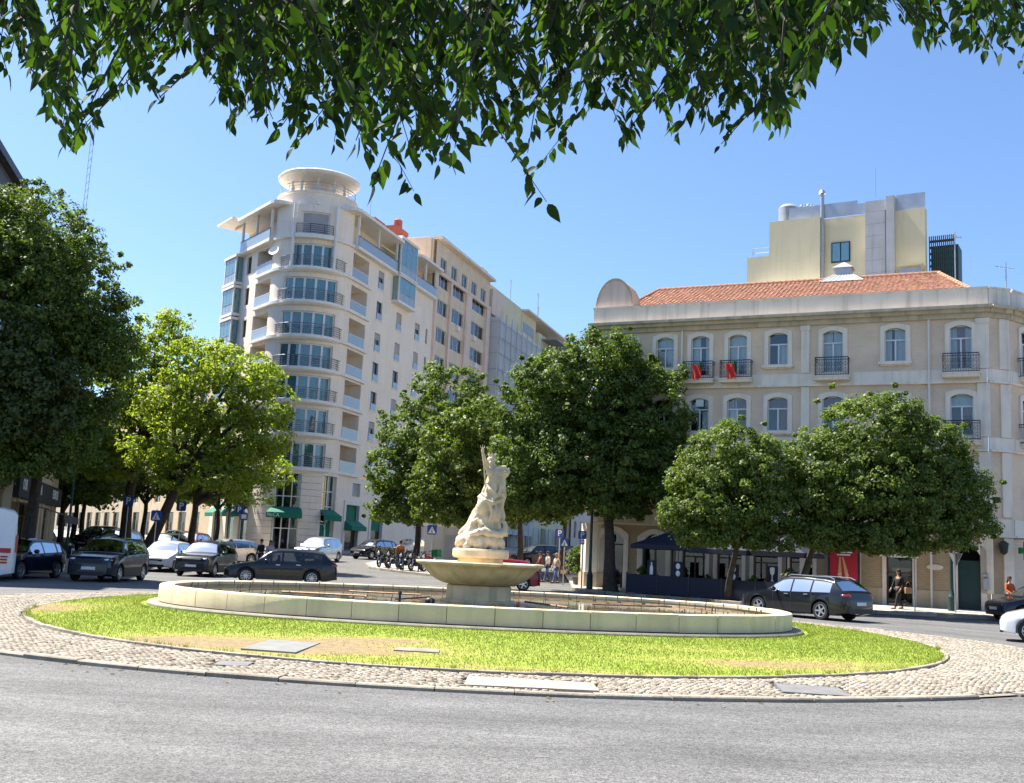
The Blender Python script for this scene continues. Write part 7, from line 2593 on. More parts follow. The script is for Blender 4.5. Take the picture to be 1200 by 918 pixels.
def parasol(x, y, s, z, label):
    v = FT @ Vector((x, y, 0))
    o = thing('parasol', label, 'parasol', (v.x, v.y, 0.13), rzT, 'parasols over the cafe terrace')
    local(MB().tube([(0, 0, 0), (0, 0, z + 0.7)], 0.04, 8), 'pole', MT['iron'], o)
    local(MB().box(-0.35, 0.35, -0.35, 0.35, 0, 0.1), 'base', MT['concrete'], o)
    cn = MB()
    a = s / 2
    V = [(0, 0, z + 0.75)]
    ring = []
    for k in range(16):
        t = 2 * PI * k / 16
        m = max(abs(math.cos(t)), abs(math.sin(t)))
        ring.append((a * math.cos(t) / m, a * math.sin(t) / m))
    for f, zz in ((0.5, z + 0.36), (1.0, z)):
        V += [(p[0] * f, p[1] * f, zz + (0.03 if k % 2 else 0)) for k, p in enumerate(ring)]
    V += [(p[0], p[1], z - 0.2) for p in ring]
    F = [(0, 1 + k, 1 + (k + 1) % 16) for k in range(16)]
    for r_ in range(2):
        F += [(1 + 16 * r_ + k, 17 + 16 * r_ + k, 17 + 16 * r_ + (k + 1) % 16, 1 + 16 * r_ + (k + 1) % 16) for k in range(16)]
    local(cn.add(V, F), 'canopy', MT['navy'], o)
    for k in range(0, 16, 2):
        local(MB().tube([(0, 0, z + 0.5), (ring[k][0] * 0.96, ring[k][1] * 0.96, z + 0.0)], 0.012, 5), 'rib', MT['iron'], o)


parasol(1.7, 1.4, 3.0, 2.35, 'dark navy square parasol nearest the tree trunk on the cafe terrace')
parasol(4.7, 1.3, 2.9, 2.25, 'dark navy square parasol in the middle of the cafe terrace')
parasol(7.4, 1.5, 2.6, 2.25, 'dark navy square parasol at the right end of the cafe terrace')
GLS = [(0.0, 0.0), (0.09, 0.0), (0.02, 0.05), (0.018, 0.22), (0.09, 0.32), (0.10, 0.50), (0.075, 0.56), (0, 0.56)]
BTL = [(0.0, 0.0), (0.085, 0.0), (0.085, 0.34), (0.035, 0.46), (0.035, 0.58), (0, 0.58)]


def board(x, y, kind, label):
    v = FT @ Vector((x, y, 0))
    o = thing('menu_board', label, 'menu board', (v.x, v.y, 0.13), rzT)
    local(MB().box(-0.24, 0.24, -0.03, 0.03, 0.1, 1.62), 'panel', MT['navy'], o)
    local(MB().box(-0.27, 0.27, -0.2, 0.2, 0.0, 0.1), 'foot', MT['iron'], o)

    def sil(prof, z0, sc):
        pts = [(r * sc, z0 + z * sc) for r, z in prof[1:]]
        return MB().vprism(pts + [(-a, b) for a, b in pts[::-1]], -0.04, -0.032)
    if kind == 'glass':
        local(sil(GLS, 0.95, 1.1), 'emblem', MT['white'], o)
    elif kind == 'bottle':
        local(sil(BTL, 0.95, 1.0), 'emblem', MT['white'], o)
    else:
        for z0 in (0.92, 1.26):
            cc = 0.11
            local(MB().vprism([(cc * math.cos(t), z0 + 0.14 + 0.14 * math.sin(t)) for t in [2 * PI * q / 16 for q in range(16)]], -0.04, -0.032), 'emblem', MT['white'], o)


board(1.15, 0.35, 'bottle', 'navy menu board with a white bottle, leftmost on the cafe terrace')
board(2.55, 0.35, 'oval', 'navy menu board with two white ovals by the broad cafe doorway')
board(5.35, 0.35, 'oval', 'navy menu board with two white ovals under the round tree')
board(7.2, 0.35, 'glass', 'navy menu board with a white wine glass, rightmost on the terrace')
# tables and chairs behind the windbreak
ch0 = None
for i, (x, y) in enumerate(((1.6, 1.9), (3.4, 1.5), (5.0, 1.9), (6.6, 1.4))):
    v = FT @ Vector((x, y, 0))
    to = thing('cafe_table', 'small round dark cafe table behind the navy windbreak', 'table', (v.x, v.y, 0.13), 0, 'tables on the cafe terrace')
    local(MB().lathe([(0.0, 0.72), (0.36, 0.72), (0.36, 0.75), (0.0, 0.75)], 20), 'top', MT['wood'], to)
    local(MB().tube([(0, 0, 0), (0, 0, 0.72)], 0.03, 8).lathe([(0.22, 0), (0.22, 0.02), (0.03, 0.05)], 16), 'stem', MT['iron'], to)
    for k in range(2):
        a = 0.6 + PI * k + i
        if ch0 is None:
            ch0 = thing('cafe_chair', 'dark bistro chair drawn up to a round cafe table', 'chair', (0, 0, 0.13), 0, 'chairs on the cafe terrace')
            local(MB().box(-0.21, 0.21, -0.2, 0.2, 0.43, 0.46), 'seat', MT['wood'], ch0)
            local(MB().box(-0.2, 0.2, 0.2, 0.225, 0.5, 0.88), 'backrest', MT['wood'], ch0)
            for sx in (-0.19, 0.19):
                for sy in (-0.18, 0.2):
                    local(MB().tube([(sx, sy, 0), (sx, sy, 0.88 if sy > 0 else 0.43)], 0.014, 6), 'leg', MT['iron'], ch0)
            c = ch0
        else:
            c = copy_tree(ch0)
        c.location = (v.x + 0.62 * math.cos(a), v.y + 0.62 * math.sin(a), 0.13)
        c.rotation_euler.z = a - PI / 2


def bush(name, label, x, y, z, h, w_, m_, pot=True, n=420, size=0.1, cat='potted plant'):
    o = thing(name, label, cat, (x, y, z))
    if pot:
        local(MB().lathe([(0.16 * w_, 0), (0.22 * w_, 0.36), (0.24 * w_, 0.38), (0.2 * w_, 0.38), (0.18 * w_, 0.33)], 14), 'pot', MT['concrete'], o, smooth=40)
    P_, N_ = lobe_leaves([(0, 0, 0.38 + h * 0.5, w_ * 0.42, w_ * 0.42, h * 0.55), (0.05, 0, 0.38 + h * 0.8, w_ * 0.25, w_ * 0.25, h * 0.35)], 1.0, 0.16, 26)
    put('foliage', leaves_mesh('foliage', P_, N_, size, m_, 0.0), o)
    return o


pale = leaf_mat('leaves_pale', (0.10, 0.12, 0.06), (0.30, 0.31, 0.2), (1.2, 1.3, 0.7), 0.3)
for x, y, h, lab, m_ in ((0.55, 0.4, 0.8, 'potted shrub beside the trunk at the left end of the terrace', 'mid'), (4.0, 0.4, 0.55, 'low potted shrub in the middle of the windbreak', 'mid'), (6.2, 0.4, 0.6, 'potted shrub between the two right menu boards', 'mid')):
    v = FT @ Vector((x, y, 0))
    bush('potted_plant', lab, v.x, v.y, 0.13, h, 0.7, LM[m_])
v = FT @ Vector((7.95, 0.5, 0))
bush('potted_plant', 'pale variegated potted plant at the right end of the terrace', v.x, v.y, 0.13, 1.0, 0.75, pale)
bush('potted_plant', 'large dark shrub in a tub behind the lamp post by the crossing', 4.0, 58.2, gz(58.2) + 0.13, 1.5, 1.4, LM['dark'])

# ------------------------------------------------------------------ advertising panel, shop sign, pharmacy cross
v = FB @ Vector((13.0, -0.75, 0))
ad = thing('advertising_panel', 'red poster with two laced legs in a dark framed advertising panel', 'advertising panel', (v.x, v.y, 0.13), rz4)
local(MB().box(-0.72, 0.72, -0.06, 0.06, 0.45, 2.78), 'frame', MT['iron'], ad)
local(MB().box(-0.5, -0.35, -0.05, 0.05, 0, 0.45).box(0.35, 0.5, -0.05, 0.05, 0, 0.45), 'feet', MT['iron'], ad)['kind'] = 'stuff'
po = local(MB().box(-0.62, 0.62, -0.07, -0.061, 0.55, 2.6), 'poster', MT['poster_red'], ad)
tan = mat('printed_skin_tone', (0.55, 0.33, 0.17), 0.6, 0.06, 6)
for pts in ([(-0.28, 0.75), (-0.08, 0.75), (-0.10, 1.55), (-0.14, 2.2), (-0.2, 2.2), (-0.24, 1.6)], [(0.12, 0.95), (0.30, 0.8), (0.17, 1.6), (-0.02, 2.2), (-0.08, 2.18), (0.02, 1.6)]):
    local(MB().vprism(pts, -0.078, -0.072), 'printed_leg', tan, po)
lc = MB()
for k in range(5):
    z = 0.85 + 0.13 * k
    lc.vprism([(-0.28, z), (-0.09, z + 0.05), (-0.09, z + 0.08), (-0.28, z + 0.03)], -0.083, -0.079)
    lc.vprism([(0.12, z + 0.1), (0.30 - 0.02 * k, z - 0.03), (0.30 - 0.02 * k, z), (0.12, z + 0.13)], -0.083, -0.079)
lo_ = local(lc, 'printed_laces', MT['white'], po)
lo_['kind'] = 'stuff'
for z, w_ in ((2.42, 0.38), (2.30, 0.30)):
    local(MB().box(-w_ + 0.0, w_, -0.078, -0.072, z - 0.03, z + 0.03), 'printed_line', MT['white'], po)
v = FB @ Vector((15.4, -0.1, 0))
ss = thing('shop_sign', 'white shop sign with coloured fruit over the narrow shop door', 'shop sign', (v.x, v.y, 2.42), rz4)
local(MB().box(-0.85, 0.85, -0.14, 0.0, 0, 0.5), 'board', MT['white_trim'], ss)
fr_c = [mat('print_red', (0.35, 0.03, 0.02), 0.6), mat('print_orange', (0.5, 0.2, 0.03), 0.6), mat('print_dark', (0.03, 0.05, 0.03), 0.6)]
for i in range(6):
    local(MB().vprism([(-0.5 + 0.2 * i + 0.09 * math.cos(t), 0.36 + (0.10 + 0.02 * (i % 2)) * math.sin(t)) for t in [2 * PI * q / 12 for q in range(12)]], -0.15, -0.142), 'printed_fruit', fr_c[i % 3], ss)
put('lettering', text_mesh('8', 0.42, 'lettering', fr_c[2], bold=0.012), ss, (0.68, -0.148, 0.24))
# things fixed to the corner building
v = FB @ Vector((17.55, -0.02, 2.05))
MB(FB).vprism([(16.95 + 0.36 * math.cos(t), 2.05 + 0.13 * math.sin(t)) for t in [2 * PI * q / 20 for q in range(20)]], -0.05, -0.01).build('plaque', MT['trim'], cor)
MB(FB).box(18.98, 19.2, -0.22, -0.10, 1.15, 1.65).build('letter_box', MT['steel'], cor)
MB(FB).box(18.98, 19.2, -0.18, -0.10, 1.72, 1.84).build('intercom', MT['steel'], cor)
v = FC @ Vector((1.3, -0.75, 0))
ph_ = thing('pharmacy_cross', 'dark green pharmacy cross sign hanging from the corner of the tiled building', 'pharmacy sign', (v.x, v.y, 2.55), 0.25)
gm_ = mat('pharmacy_green', (0.008, 0.16, 0.03), 0.4, 0.15, 14)
local(MB().vprism([(-.14, 0), (.14, 0), (.14, .27), (.41, .27), (.41, .55), (.14, .55), (.14, .82), (-.14, .82), (-.14, .55), (-.41, .55), (-.41, .27), (-.14, .27)], -0.08, 0.08), 'cross', gm_, ph_)
local(MB().vprism([(-.07, .05), (.07, .05), (.07, .34), (.36, .34), (.36, .48), (.07, .48), (.07, .77), (-.07, .77), (-.07, .48), (-.36, .48), (-.36, .34), (-.07, .34)], -0.09, -0.081), 'inner_cross', fl_g, ph_)
local(MB().tube([(0, 0, 0.82), (0, 0.0, 0.95), (0, 0.85, 0.95)], 0.025, 6), 'bracket', MT['iron'], ph_)
v = FC @ Vector((0.45, -0.3, 0))
wl_ = thing('wall_lantern', 'black wall lantern beside the pharmacy cross', 'lantern', (v.x, v.y, 2.75), 0.2)
local(MB().lathe([(0.05, 0), (0.16, 0.1), (0.2, 0.45), (0.22, 0.5), (0.05, 0.62)], 8), 'housing', MT['iron'], wl_)
local(MB().tube([(0, 0, 0.4), (0, 0.3, 0.4)], 0.025, 6), 'bracket', MT['iron'], wl_)
# far radio mast
mt_ = thing('radio_mast', 'hair thin lattice mast far away against the sky on the left', 'mast', (-86.5, 205, 3))
ms = MB()
for sx, sy in ((-.3, -.3), (.3, -.3), (0, .35)):
    ms.tube([(sx, sy, 0), (sx, sy, 95)], 0.05, 4)
tag(local(ms, 'rails', MT['steel'], mt_), kind='stuff')
ms = MB()
for k in range(60):
    z = 1.6 * k
    ms.tube([(-.3, -.3, z), (.3, -.3, z + 0.8), (0, .35, z + 1.6)], 0.04, 4)
tag(local(ms, 'bracing', MT['steel'], mt_), kind='stuff')
# ================================================================== cars
def paint(name, c, metal=0.35, rough=0.2):
    return mat(name, c, rough, 0.03, 3, metal=metal, spec=0.3, coat=0.8 if c[0] > 0.3 else 0.55)


PAINT = {'black': paint('car_paint_black', (0.008, 0.009, 0.011), 0.0), 'navy': paint('car_paint_navy', (0.007, 0.011, 0.024), 0.0), 'white': paint('car_paint_white', (0.72, 0.72, 0.72), 0.0), 'silver': paint('car_paint_silver', (0.50, 0.51, 0.53), 0.6),
         'grey': paint('car_paint_grey', (0.028, 0.03, 0.034), 0.1), 'red': paint('car_paint_red', (0.20, 0.008, 0.018), 0.2), 'green': paint('car_paint_green', (0.02, 0.035, 0.03), 0.3), 'dark': paint('car_paint_graphite', (0.010, 0.011, 0.014), 0.0)}
MT['car_glass'] = glass_mat('car_glass', (0.45, 0.5, 0.5), 0.035, 0.012, opac=0.3, body=(0.01, 0.012, 0.013))
MT['tyre'] = mat('tyre_rubber', (0.018, 0.018, 0.019), 0.85, 0.15, 12)
MT['rim'] = mat('alloy_rim', (0.55, 0.56, 0.58), 0.3, 0.05, 6, metal=0.85)
MT['plastic'] = mat('black_plastic', (0.02, 0.02, 0.021), 0.55, 0.15, 8)
MT['head'] = mat('headlight_glass', (0.62, 0.66, 0.70), 0.08, 0.1, 14, metal=0.3, coat=1.0)
MT['tail'] = mat('tail_light_red', (0.35, 0.008, 0.008), 0.15, 0.15, 14, coat=1.0)
MT['plate'] = mat('number_plate', (0.70, 0.71, 0.72), 0.4, 0.03, 8)
MT['seat'] = mat('car_interior', (0.03, 0.03, 0.032), 0.9, 0.2, 6)
TY = MB()
_pr = [(0.205, -0.095), (0.26, -0.105), (0.30, -0.098), (0.318, -0.075), (0.322, 0.0), (0.318, 0.075), (0.30, 0.098), (0.26, 0.105), (0.205, 0.095)]


def lathe_y(prof, n):
    V = [(r * math.cos(2 * PI * k / n), y, r * math.sin(2 * PI * k / n)) for r, y in prof for k in range(n)]
    F = [(i * n + k, i * n + (k + 1) % n, (i + 1) * n + (k + 1) % n, (i + 1) * n + k) for i in range(len(prof) - 1) for k in range(n)]
    return V, F


ME_TYRE = MB().add(*lathe_y(_pr, 28)).mesh('tyre', MT['tyre'], 40)
ME_DISC = MB().add(*lathe_y([(0.0, 0.02), (0.2, 0.02), (0.21, -0.09), (0.19, -0.09), (0.19, 0.0), (0.0, 0.0)], 20)).mesh('wheel', MT['plastic'])


def rim_mesh(ns, wd):
    mb = MB().add(*lathe_y([(0.215, -0.095), (0.215, 0.098), (0.198, 0.102), (0.190, 0.085), (0.188, 0.03), (0.19, -0.09)], 28))
    mb.add(*lathe_y([(0.0, 0.092), (0.045, 0.09), (0.055, 0.07), (0.05, 0.02)], 14))
    for k in range(ns):
        a = 2 * PI * k / ns
        c, s = math.cos(a), math.sin(a)
        V = []
        for r, hw, y in ((0.04, wd, 0.088), (0.195, wd * 0.72, 0.095), (0.04, wd, 0.055), (0.195, wd * 0.72, 0.07)):
            for sg_ in (-1, 1):
                V.append((r * c - sg_ * hw * s, y, r * s + sg_ * hw * c))
        mb.add(V, [(0, 1, 3, 2), (4, 6, 7, 5), (0, 2, 6, 4), (1, 5, 7, 3)])
    return mb.mesh('rim', MT['rim'])


RIMS = [rim_mesh(5, 0.034), rim_mesh(10, 0.017), rim_mesh(7, 0.024)]
KIND = {
    # top line, belt line (x measured from the front bumper as a fraction of length), wheel positions, windows
    'estate': dict(L=4.70, W=1.80, top=[(0, .56), (.012, .66), (.035, .72), (.12, .82), (.25, .93), (.275, .96), (.34, 1.20), (.405, 1.40), (.46, 1.455), (.6, 1.47), (.78, 1.43), (.875, 1.37), (.955, 1.04), (.985, .98), (1, .70)],
                   belt=[(0, .6), (.25, .87), (.5, .91), (.85, .96), (1, .96)], wh=(.195, .775), win=[(.335, .50), (.515, .68), (.695, .86)], glassf=(.285, .40), glassr=(.885, .952)),
    'hatch': dict(L=4.05, W=1.75, top=[(0, .58), (.012, .70), (.04, .78), (.13, .88), (.235, .97), (.262, 1.0), (.331, 1.222), (.40, 1.40), (.46, 1.45), (.6, 1.46), (.78, 1.42), (.87, 1.36), (.955, 1.02), (.985, .96), (1, .66)],
                  belt=[(0, .64), (.25, .92), (.5, .95), (.85, 1.0), (1, .96)], wh=(.19, .80), win=[(.33, .535), (.555, .76), (.785, .85)], glassf=(.272, .395), glassr=(.88, .95)),
    'suv': dict(L=4.40, W=1.83, top=[(0, .66), (.010, .84), (.03, .92), (.11, 1.00), (.24, 1.08), (.262, 1.10), (.3235, 1.343), (.385, 1.54), (.44, 1.60), (.6, 1.63), (.82, 1.60), (.90, 1.54), (.955, 1.14), (.985, 1.08), (1, .74)],
                belt=[(0, .78), (.25, 1.00), (.5, 1.04), (.85, 1.10), (1, 1.08)], wh=(.195, .795), win=[(.335, .53), (.55, .735), (.755, .875)], glassf=(.272, .38), glassr=(.905, .95)),
    'van': dict(L=5.4, W=2.0, top=[(0, .75), (.01, .95), (.03, 1.05), (.09, 1.16), (.14, 1.28), (.16, 1.33), (.27, 2.25), (.31, 2.46), (.5, 2.52), (.9, 2.50), (.965, 2.42), (.985, 2.30), (1, 0.9)],
                belt=[(0, .85), (.15, 1.18), (.3, 1.25), (1, 1.3)], wh=(.17, .76), win=[(.20, .33), (.60, .82)], glassf=(.165, .262), glassr=(.997, .999)),
}


def build_car(kind, colour, label, cat='car', rim=0, name='parked_car', trim=None, rails_=False, group=None):
    K = KIND[kind]
    L, W = K['L'], K['W']
    hw = W / 2
    Ra, zc = (0.375, 0.325)
    o = thing(name, label, cat, (0, 0, 0), 0, group)
    tp = np.array(K['top'])
    bl = np.array(K['belt'])
    s_ = set(np.linspace(0, 1, 46)) | {p[0] for p in K['top']} | set(K['glassf']) | set(K['glassr'])
    for a, b in K['win']:
        s_ |= {a, b}
    seams = [K['win'][0][0] + 0.004, (K['win'][0][1] + K['win'][1][0]) / 2]
    if len(K['win']) > 2 and kind != 'van':
        seams.append(K['win'][1][1] + 0.012)
    for q in seams:
        s_ |= {q - 0.0012, q + 0.0012}
    for wx in K['wh']:
        s_ |= {wx + Ra / L * math.cos(t) for t in np.linspace(0, PI, 15)} | {wx - Ra / L * 1.002, wx + Ra / L * 1.002}
    s_ |= {0.004, 0.008, 0.02, 0.992, 0.996}
    S = np.array(sorted(x for x in s_ if 0 <= x <= 1))
    S = S[np.concatenate([[True], np.diff(S) > 4e-4])]
    zt = np.interp(S, tp[:, 0], tp[:, 1])
    zb = np.minimum(np.interp(S, bl[:, 0], bl[:, 1]), zt - 0.035)
    # plan taper
    e = np.minimum(S, 1 - S) * L
    pw = hw * (1 - 0.16 * np.clip(1 - e / 0.75, 0, 1) ** 2.2 - 0.10 * np.clip(1 - e / 0.12, 0, 1) ** 2)
    rows = []
    for i, s in enumerate(S):
        x = L / 2 - s * L
        w_ = pw[i]
        za = 0.0
        for wx in K['wh']:
            d = abs(s - wx) * L
            if d < Ra:
                za = zc + math.sqrt(Ra * Ra - d * d)
        lift = 0.10 * max(0, 1 - e[i] / 0.5)
        zs = 0.20 + lift
        zw = max(zs, za)
        gh = zt[i] - zb[i]
        tg = min(1.0, max(0.0, (gh - 0.06) / 0.45))
        wr = w_ * (0.955 - 0.245 * tg) if kind != 'van' else w_ * (0.96 - 0.08 * tg)
        wb = w_ * (0.965 if kind != 'van' else 0.985)
        zr = zt[i] - (0.05 if tg > 0.3 else 0.02)
        zm = max(0.50, zw + 0.015)
        zu = max(zb[i] - 0.10, zm + 0.01)
        zbb = max(zb[i], zu + 0.01)
        zr = max(zr, zbb + 0.008)
        f = 0.86
        rows.append([(x, 0, zs + 0.02), (x, w_ - 0.32, zs + 0.02), (x, w_ - 0.30, zw), (x, w_ - 0.035, zw), (x, w_ * 0.992, zw + 0.02), (x, w_ * 1.0, zm + 0.05 * (zm < 0.6)), (x, w_ * 0.992, zu), (x, wb, zbb),
                     (x, wb + (wr - wb) * 0.45, zbb + (zr - zbb) * 0.5), (x, wb + (wr - wb) * f, zbb + (zr - zbb) * f), (x, wr, zr), (x, wr * 0.93, zt[i] - 0.012), (x, wr * 0.5, zt[i] + 0.040 * tg), (x, 0, zt[i] + 0.056 * tg)])
    nP_ = len(rows[0])
    V = []
    for r in rows:
        V += r
        V += [(x, -y, z) for x, y, z in r[1:-1]][::-1]
    full = nP_ * 2 - 2
    cat_f = {}

    def put_f(key, f):
        cat_f.setdefault(key, []).append(f)

    def mir(j):
        return (full - j) % full
    for i in range(len(S) - 1):
        sm = (S[i] + S[i + 1]) / 2
        for j in range(nP_ - 1):
            key = 'body'
            if 7 <= j <= 8:
                for wi, (a, b) in enumerate(K['win']):
                    if a < sm < b and zt[i] - zb[i] > 0.1:
                        key = 'win%d' % wi
            if j >= 11:
                if K['glassf'][0] < sm < K['glassf'][1]:
                    key = 'windscreen'
                if K['glassr'][0] < sm < K['glassr'][1]:
                    key = 'rear_window'
            if 3 <= j <= 6:
                for q in seams:
                    if abs(sm - q) < 0.0012:
                        key = 'seam'
            if 3 <= j <= 4 and kind == 'suv' and trim:
                key = 'trim'
            for sgn in (0, 1):
                jj, j2 = (j, j + 1) if sgn == 0 else (mir(j + 1), mir(j))
                kk = key + ('L' if sgn == 0 else 'R') if key.startswith('win') and key != 'windscreen' else key
                put_f(kk, (i * full + jj, i * full + j2, (i + 1) * full + j2, (i + 1) * full + jj))
    put_f('body', tuple(range(full - 1, -1, -1)))
    put_f('body', tuple((len(S) - 1) * full + k for k in range(full)))

    def sub(faces):
        used = sorted({v for f in faces for v in f})
        ix = {v: k for k, v in enumerate(used)}
        return MB().add([V[v] for v in used], [tuple(ix[v] for v in f) for f in faces])
    for key, fs in cat_f.items():
        mb = sub(fs)
        if key == 'body':
            local(mb, 'body', PAINT[colour], o, 32)
        elif key == 'seam':
            local(mb, 'door_seam', MT['plastic'], o)['kind'] = 'stuff'
        elif key == 'trim':
            local(mb, 'sill_trim', MT['plastic'], o, 40)['kind'] = 'stuff'
        elif key.startswith('win') and key != 'windscreen':
            local(mb, 'side_window', MT['car_glass'], o, 40)
        else:
            local(mb, key, MT['car_glass'], o, 40)
    # wheels
    for wx in K['wh']:
        for sy in (-1, 1):
            wo = put('wheel', ME_DISC, o, (L / 2 - wx * L, sy * (hw - 0.125), 0.322), 0 if sy > 0 else PI)
            put('tyre', ME_TYRE, wo)
            put('rim', RIMS[rim], wo)
    xf, xr = L / 2, -L / 2
    hz_ = float(np.interp(0.03, tp[:, 0], tp[:, 1]))
    for sy in (-1, 1):
        local(MB().ball((xf - 0.20, sy * (hw - 0.30), hz_ - 0.10), (0.175, 0.20, 0.075), 12, 8), 'headlight', MT['head'], o, 60)
        tz = float(np.interp(0.985, tp[:, 0], tp[:, 1]))
        if kind == 'van':
            local(MB().box(xr + 0.0, xr + 0.06, sy * (hw - 0.20) - 0.07, sy * (hw - 0.20) + 0.07, 1.0, 1.6), 'tail_light', MT['tail'], o)
        else:
            local(MB().ball((xr + 0.20, sy * (hw - 0.26), tz - 0.10), (0.21, 0.20, 0.085), 12, 8), 'tail_light', MT['tail'], o, 60)
        mx = L / 2 - (K['win'][0][0] + 0.03) * L
        mo = local(MB().ball((mx, sy * (hw + 0.09), float(np.interp(K['win'][0][0], bl[:, 0], bl[:, 1])) + 0.09), (0.07, 0.115, 0.08), 10, 8), 'mirror', PAINT[colour] if colour != 'white' else MT['plastic'], o, 60)
        for a, b in K['win'][:2]:
            hx = L / 2 - (b - 0.03) * L
            hzz = float(np.interp(b, bl[:, 0], bl[:, 1])) - 0.10
            local(MB().box(hx - 0.09, hx + 0.09, sy * hw * 0.99 - 0.012, sy * hw * 0.99 + 0.02 * sy + 0.012, hzz, hzz + 0.03), 'door_handle', MT['rim'] if colour in ('black', 'dark') else PAINT[colour], o)
    local(MB().cbox(xf - 0.05, xf + 0.004, -hw * 0.5, hw * 0.5, hz_ - 0.22, hz_ - 0.10, 0.008), 'grille', MT['plastic'], o)
    local(MB().cbox(xf - 0.08, xf + 0.012, -hw * 0.62, hw * 0.62, 0.24, 0.38, 0.01), 'air_intake', MT['plastic'], o)
    local(MB().box(xf, xf + 0.022, -0.26, 0.26, 0.45, 0.56), 'number_plate', MT['plate'], o)
    local(MB().box(xr - 0.022, xr + 0.04, -0.26, 0.26, 0.56 if kind != 'van' else 0.7, 0.67 if kind != 'van' else 0.81), 'number_plate', MT['plate'], o)
    local(MB().cbox(xr - 0.012, xr + 0.1, -hw * 0.72, hw * 0.72, 0.28, 0.42, 0.01), 'rear_bumper', MT['plastic'], o)
    # cabin: seats and dashboard seen through the glass
    hb_ = float(np.interp(0.5, bl[:, 0], bl[:, 1]))
    local(MB().box(xr + 0.5, xf - 1.45, -hw + 0.2, hw - 0.2, 0.35, hb_ - 0.12), 'cabin_floor', MT['seat'], o)
    for sx in (0.46, 0.68):
        for sy in (-0.38, 0.38):
            local(MB().cbox(L / 2 - sx * L - 0.12, L / 2 - sx * L + 0.06, sy - 0.24, sy + 0.24, hb_ - 0.15, hb_ + 0.14, 0.03).cbox(L / 2 - sx * L - 0.1, L / 2 - sx * L, sy - 0.12, sy + 0.12, hb_ + 0.14, hb_ + 0.32, 0.03), 'car_seat', MT['seat'], o)
    if rails_:
        zr_ = float(np.interp(0.6, tp[:, 0], tp[:, 1]))
        for sy in (-1, 1):
            local(MB().tube([(L / 2 - 0.44 * L, sy * hw * 0.66, zr_ - 0.03), (L / 2 - 0.47 * L, sy * hw * 0.66, zr_ + 0.035), (L / 2 - 0.82 * L, sy * hw * 0.66, zr_ + 0.01), (L / 2 - 0.86 * L, sy * hw * 0.66, zr_ - 0.06)], 0.02, 6), 'roof_rail', MT['rim'], o)
    return o


def place(o, x, y, h, dz=0.0):
    """h = heading in degrees, 0 = +x, counter-clockwise"""
    o.location = (x, y, gz(y) + dz)
    o.rotation_euler.z = R(h)
    if y > 53:
        o.rotation_euler.y = -math.atan(0.027) * math.sin(R(h))
    return o


e1 = place(build_car('estate', 'dark', 'black estate car crossing left behind the pool, seen from its side', rim=1, name='estate_car'), -9.55, 46.6, 191)
place(build_car('estate', 'dark', 'dark estate car with silver roof rails driving away in front of the cafe terrace', rim=0, name='estate_car', rails_=True), 10.95, 39.2, 127)
place(build_car('suv', 'navy', 'black off-road car facing the viewer at the left, sun flashing on its windscreen', rim=0, name='suv', trim=True), -15.35, 42.3, -90)
place(build_car('hatch', 'white', 'white hatchback waiting between two dark cars on the left', rim=1, name='hatchback'), -17.3, 55.6, -91)
place(build_car('suv', 'grey', 'dark grey off-road car with front to the viewer behind the black estate', rim=2, name='suv', trim=True, rails_=True), -14.35, 52.4, -94)
place(build_car('hatch', 'silver', 'silver car parked behind the dark grey off-road car', rim=2, name='hatchback'), -16.6, 64.6, 226)
place(build_car('suv', 'silver', 'pale silver off-road car turning in front of the rounded apartment block', rim=2, name='suv'), -12.7, 74.0, 254)
place(build_car('hatch', 'red', 'dark red car half hidden behind the fountain bowl', rim=0, name='hatchback'), -0.25, 52.6, 180)
place(build_car('hatch', 'navy', 'dark blue car with a white number plate at the right edge of the view', rim=2, name='hatchback'), 21.9, 44.1, 186)
place(build_car('hatch', 'white', 'white car nose with an alloy wheel cut by the right edge', rim=0, name='hatchback'), 16.2, 30.4, 154)
place(build_car('hatch', 'navy', 'dark blue hatchback beside the ambulance at the left edge', rim=0, name='hatchback'), -18.25, 40.9, 263)
amb = place(build_car('van', 'white', 'white ambulance van with a red stripe cut by the left edge', 'ambulance', rim=2, name='ambulance'), -19.7, 37.1, 207)
st = MB()
for sy in (-1, 1):
    st.box(-2.5, 2.0, sy * 1.005 - 0.004, sy * 1.005 + 0.004, 0.98, 1.14)
so = local(st, 'red_stripe', MT['sign_red'], amb)
so['kind'] = 'stuff'
lt = MB().box(-0.3, 0.3, -0.7, 0.7, 2.5, 2.64)
local(lt, 'light_bar', MT['sign_blue'], amb)
pt = MB()
for sy in (-1, 1):
    for k in range(3):
        pt.box(-2.42, -2.2 + 0.05 * (k % 2), sy * 1.006 - 0.004, sy * 1.006 + 0.004, 0.62 + 0.1 * k, 0.68 + 0.1 * k)
local(pt, 'red_print', MT['sign_red'], amb)['kind'] = 'stuff'
place(build_car('hatch', 'black', 'dark car parked past the shop doors, left of the motorcycles', rim=2, name='parked_car'), -9.9, 82.5, 236)
place(build_car('suv', 'white', 'white off-road car parked behind the motorcycles', rim=2, name='parked_car'), -7.3, 86.0, 230)
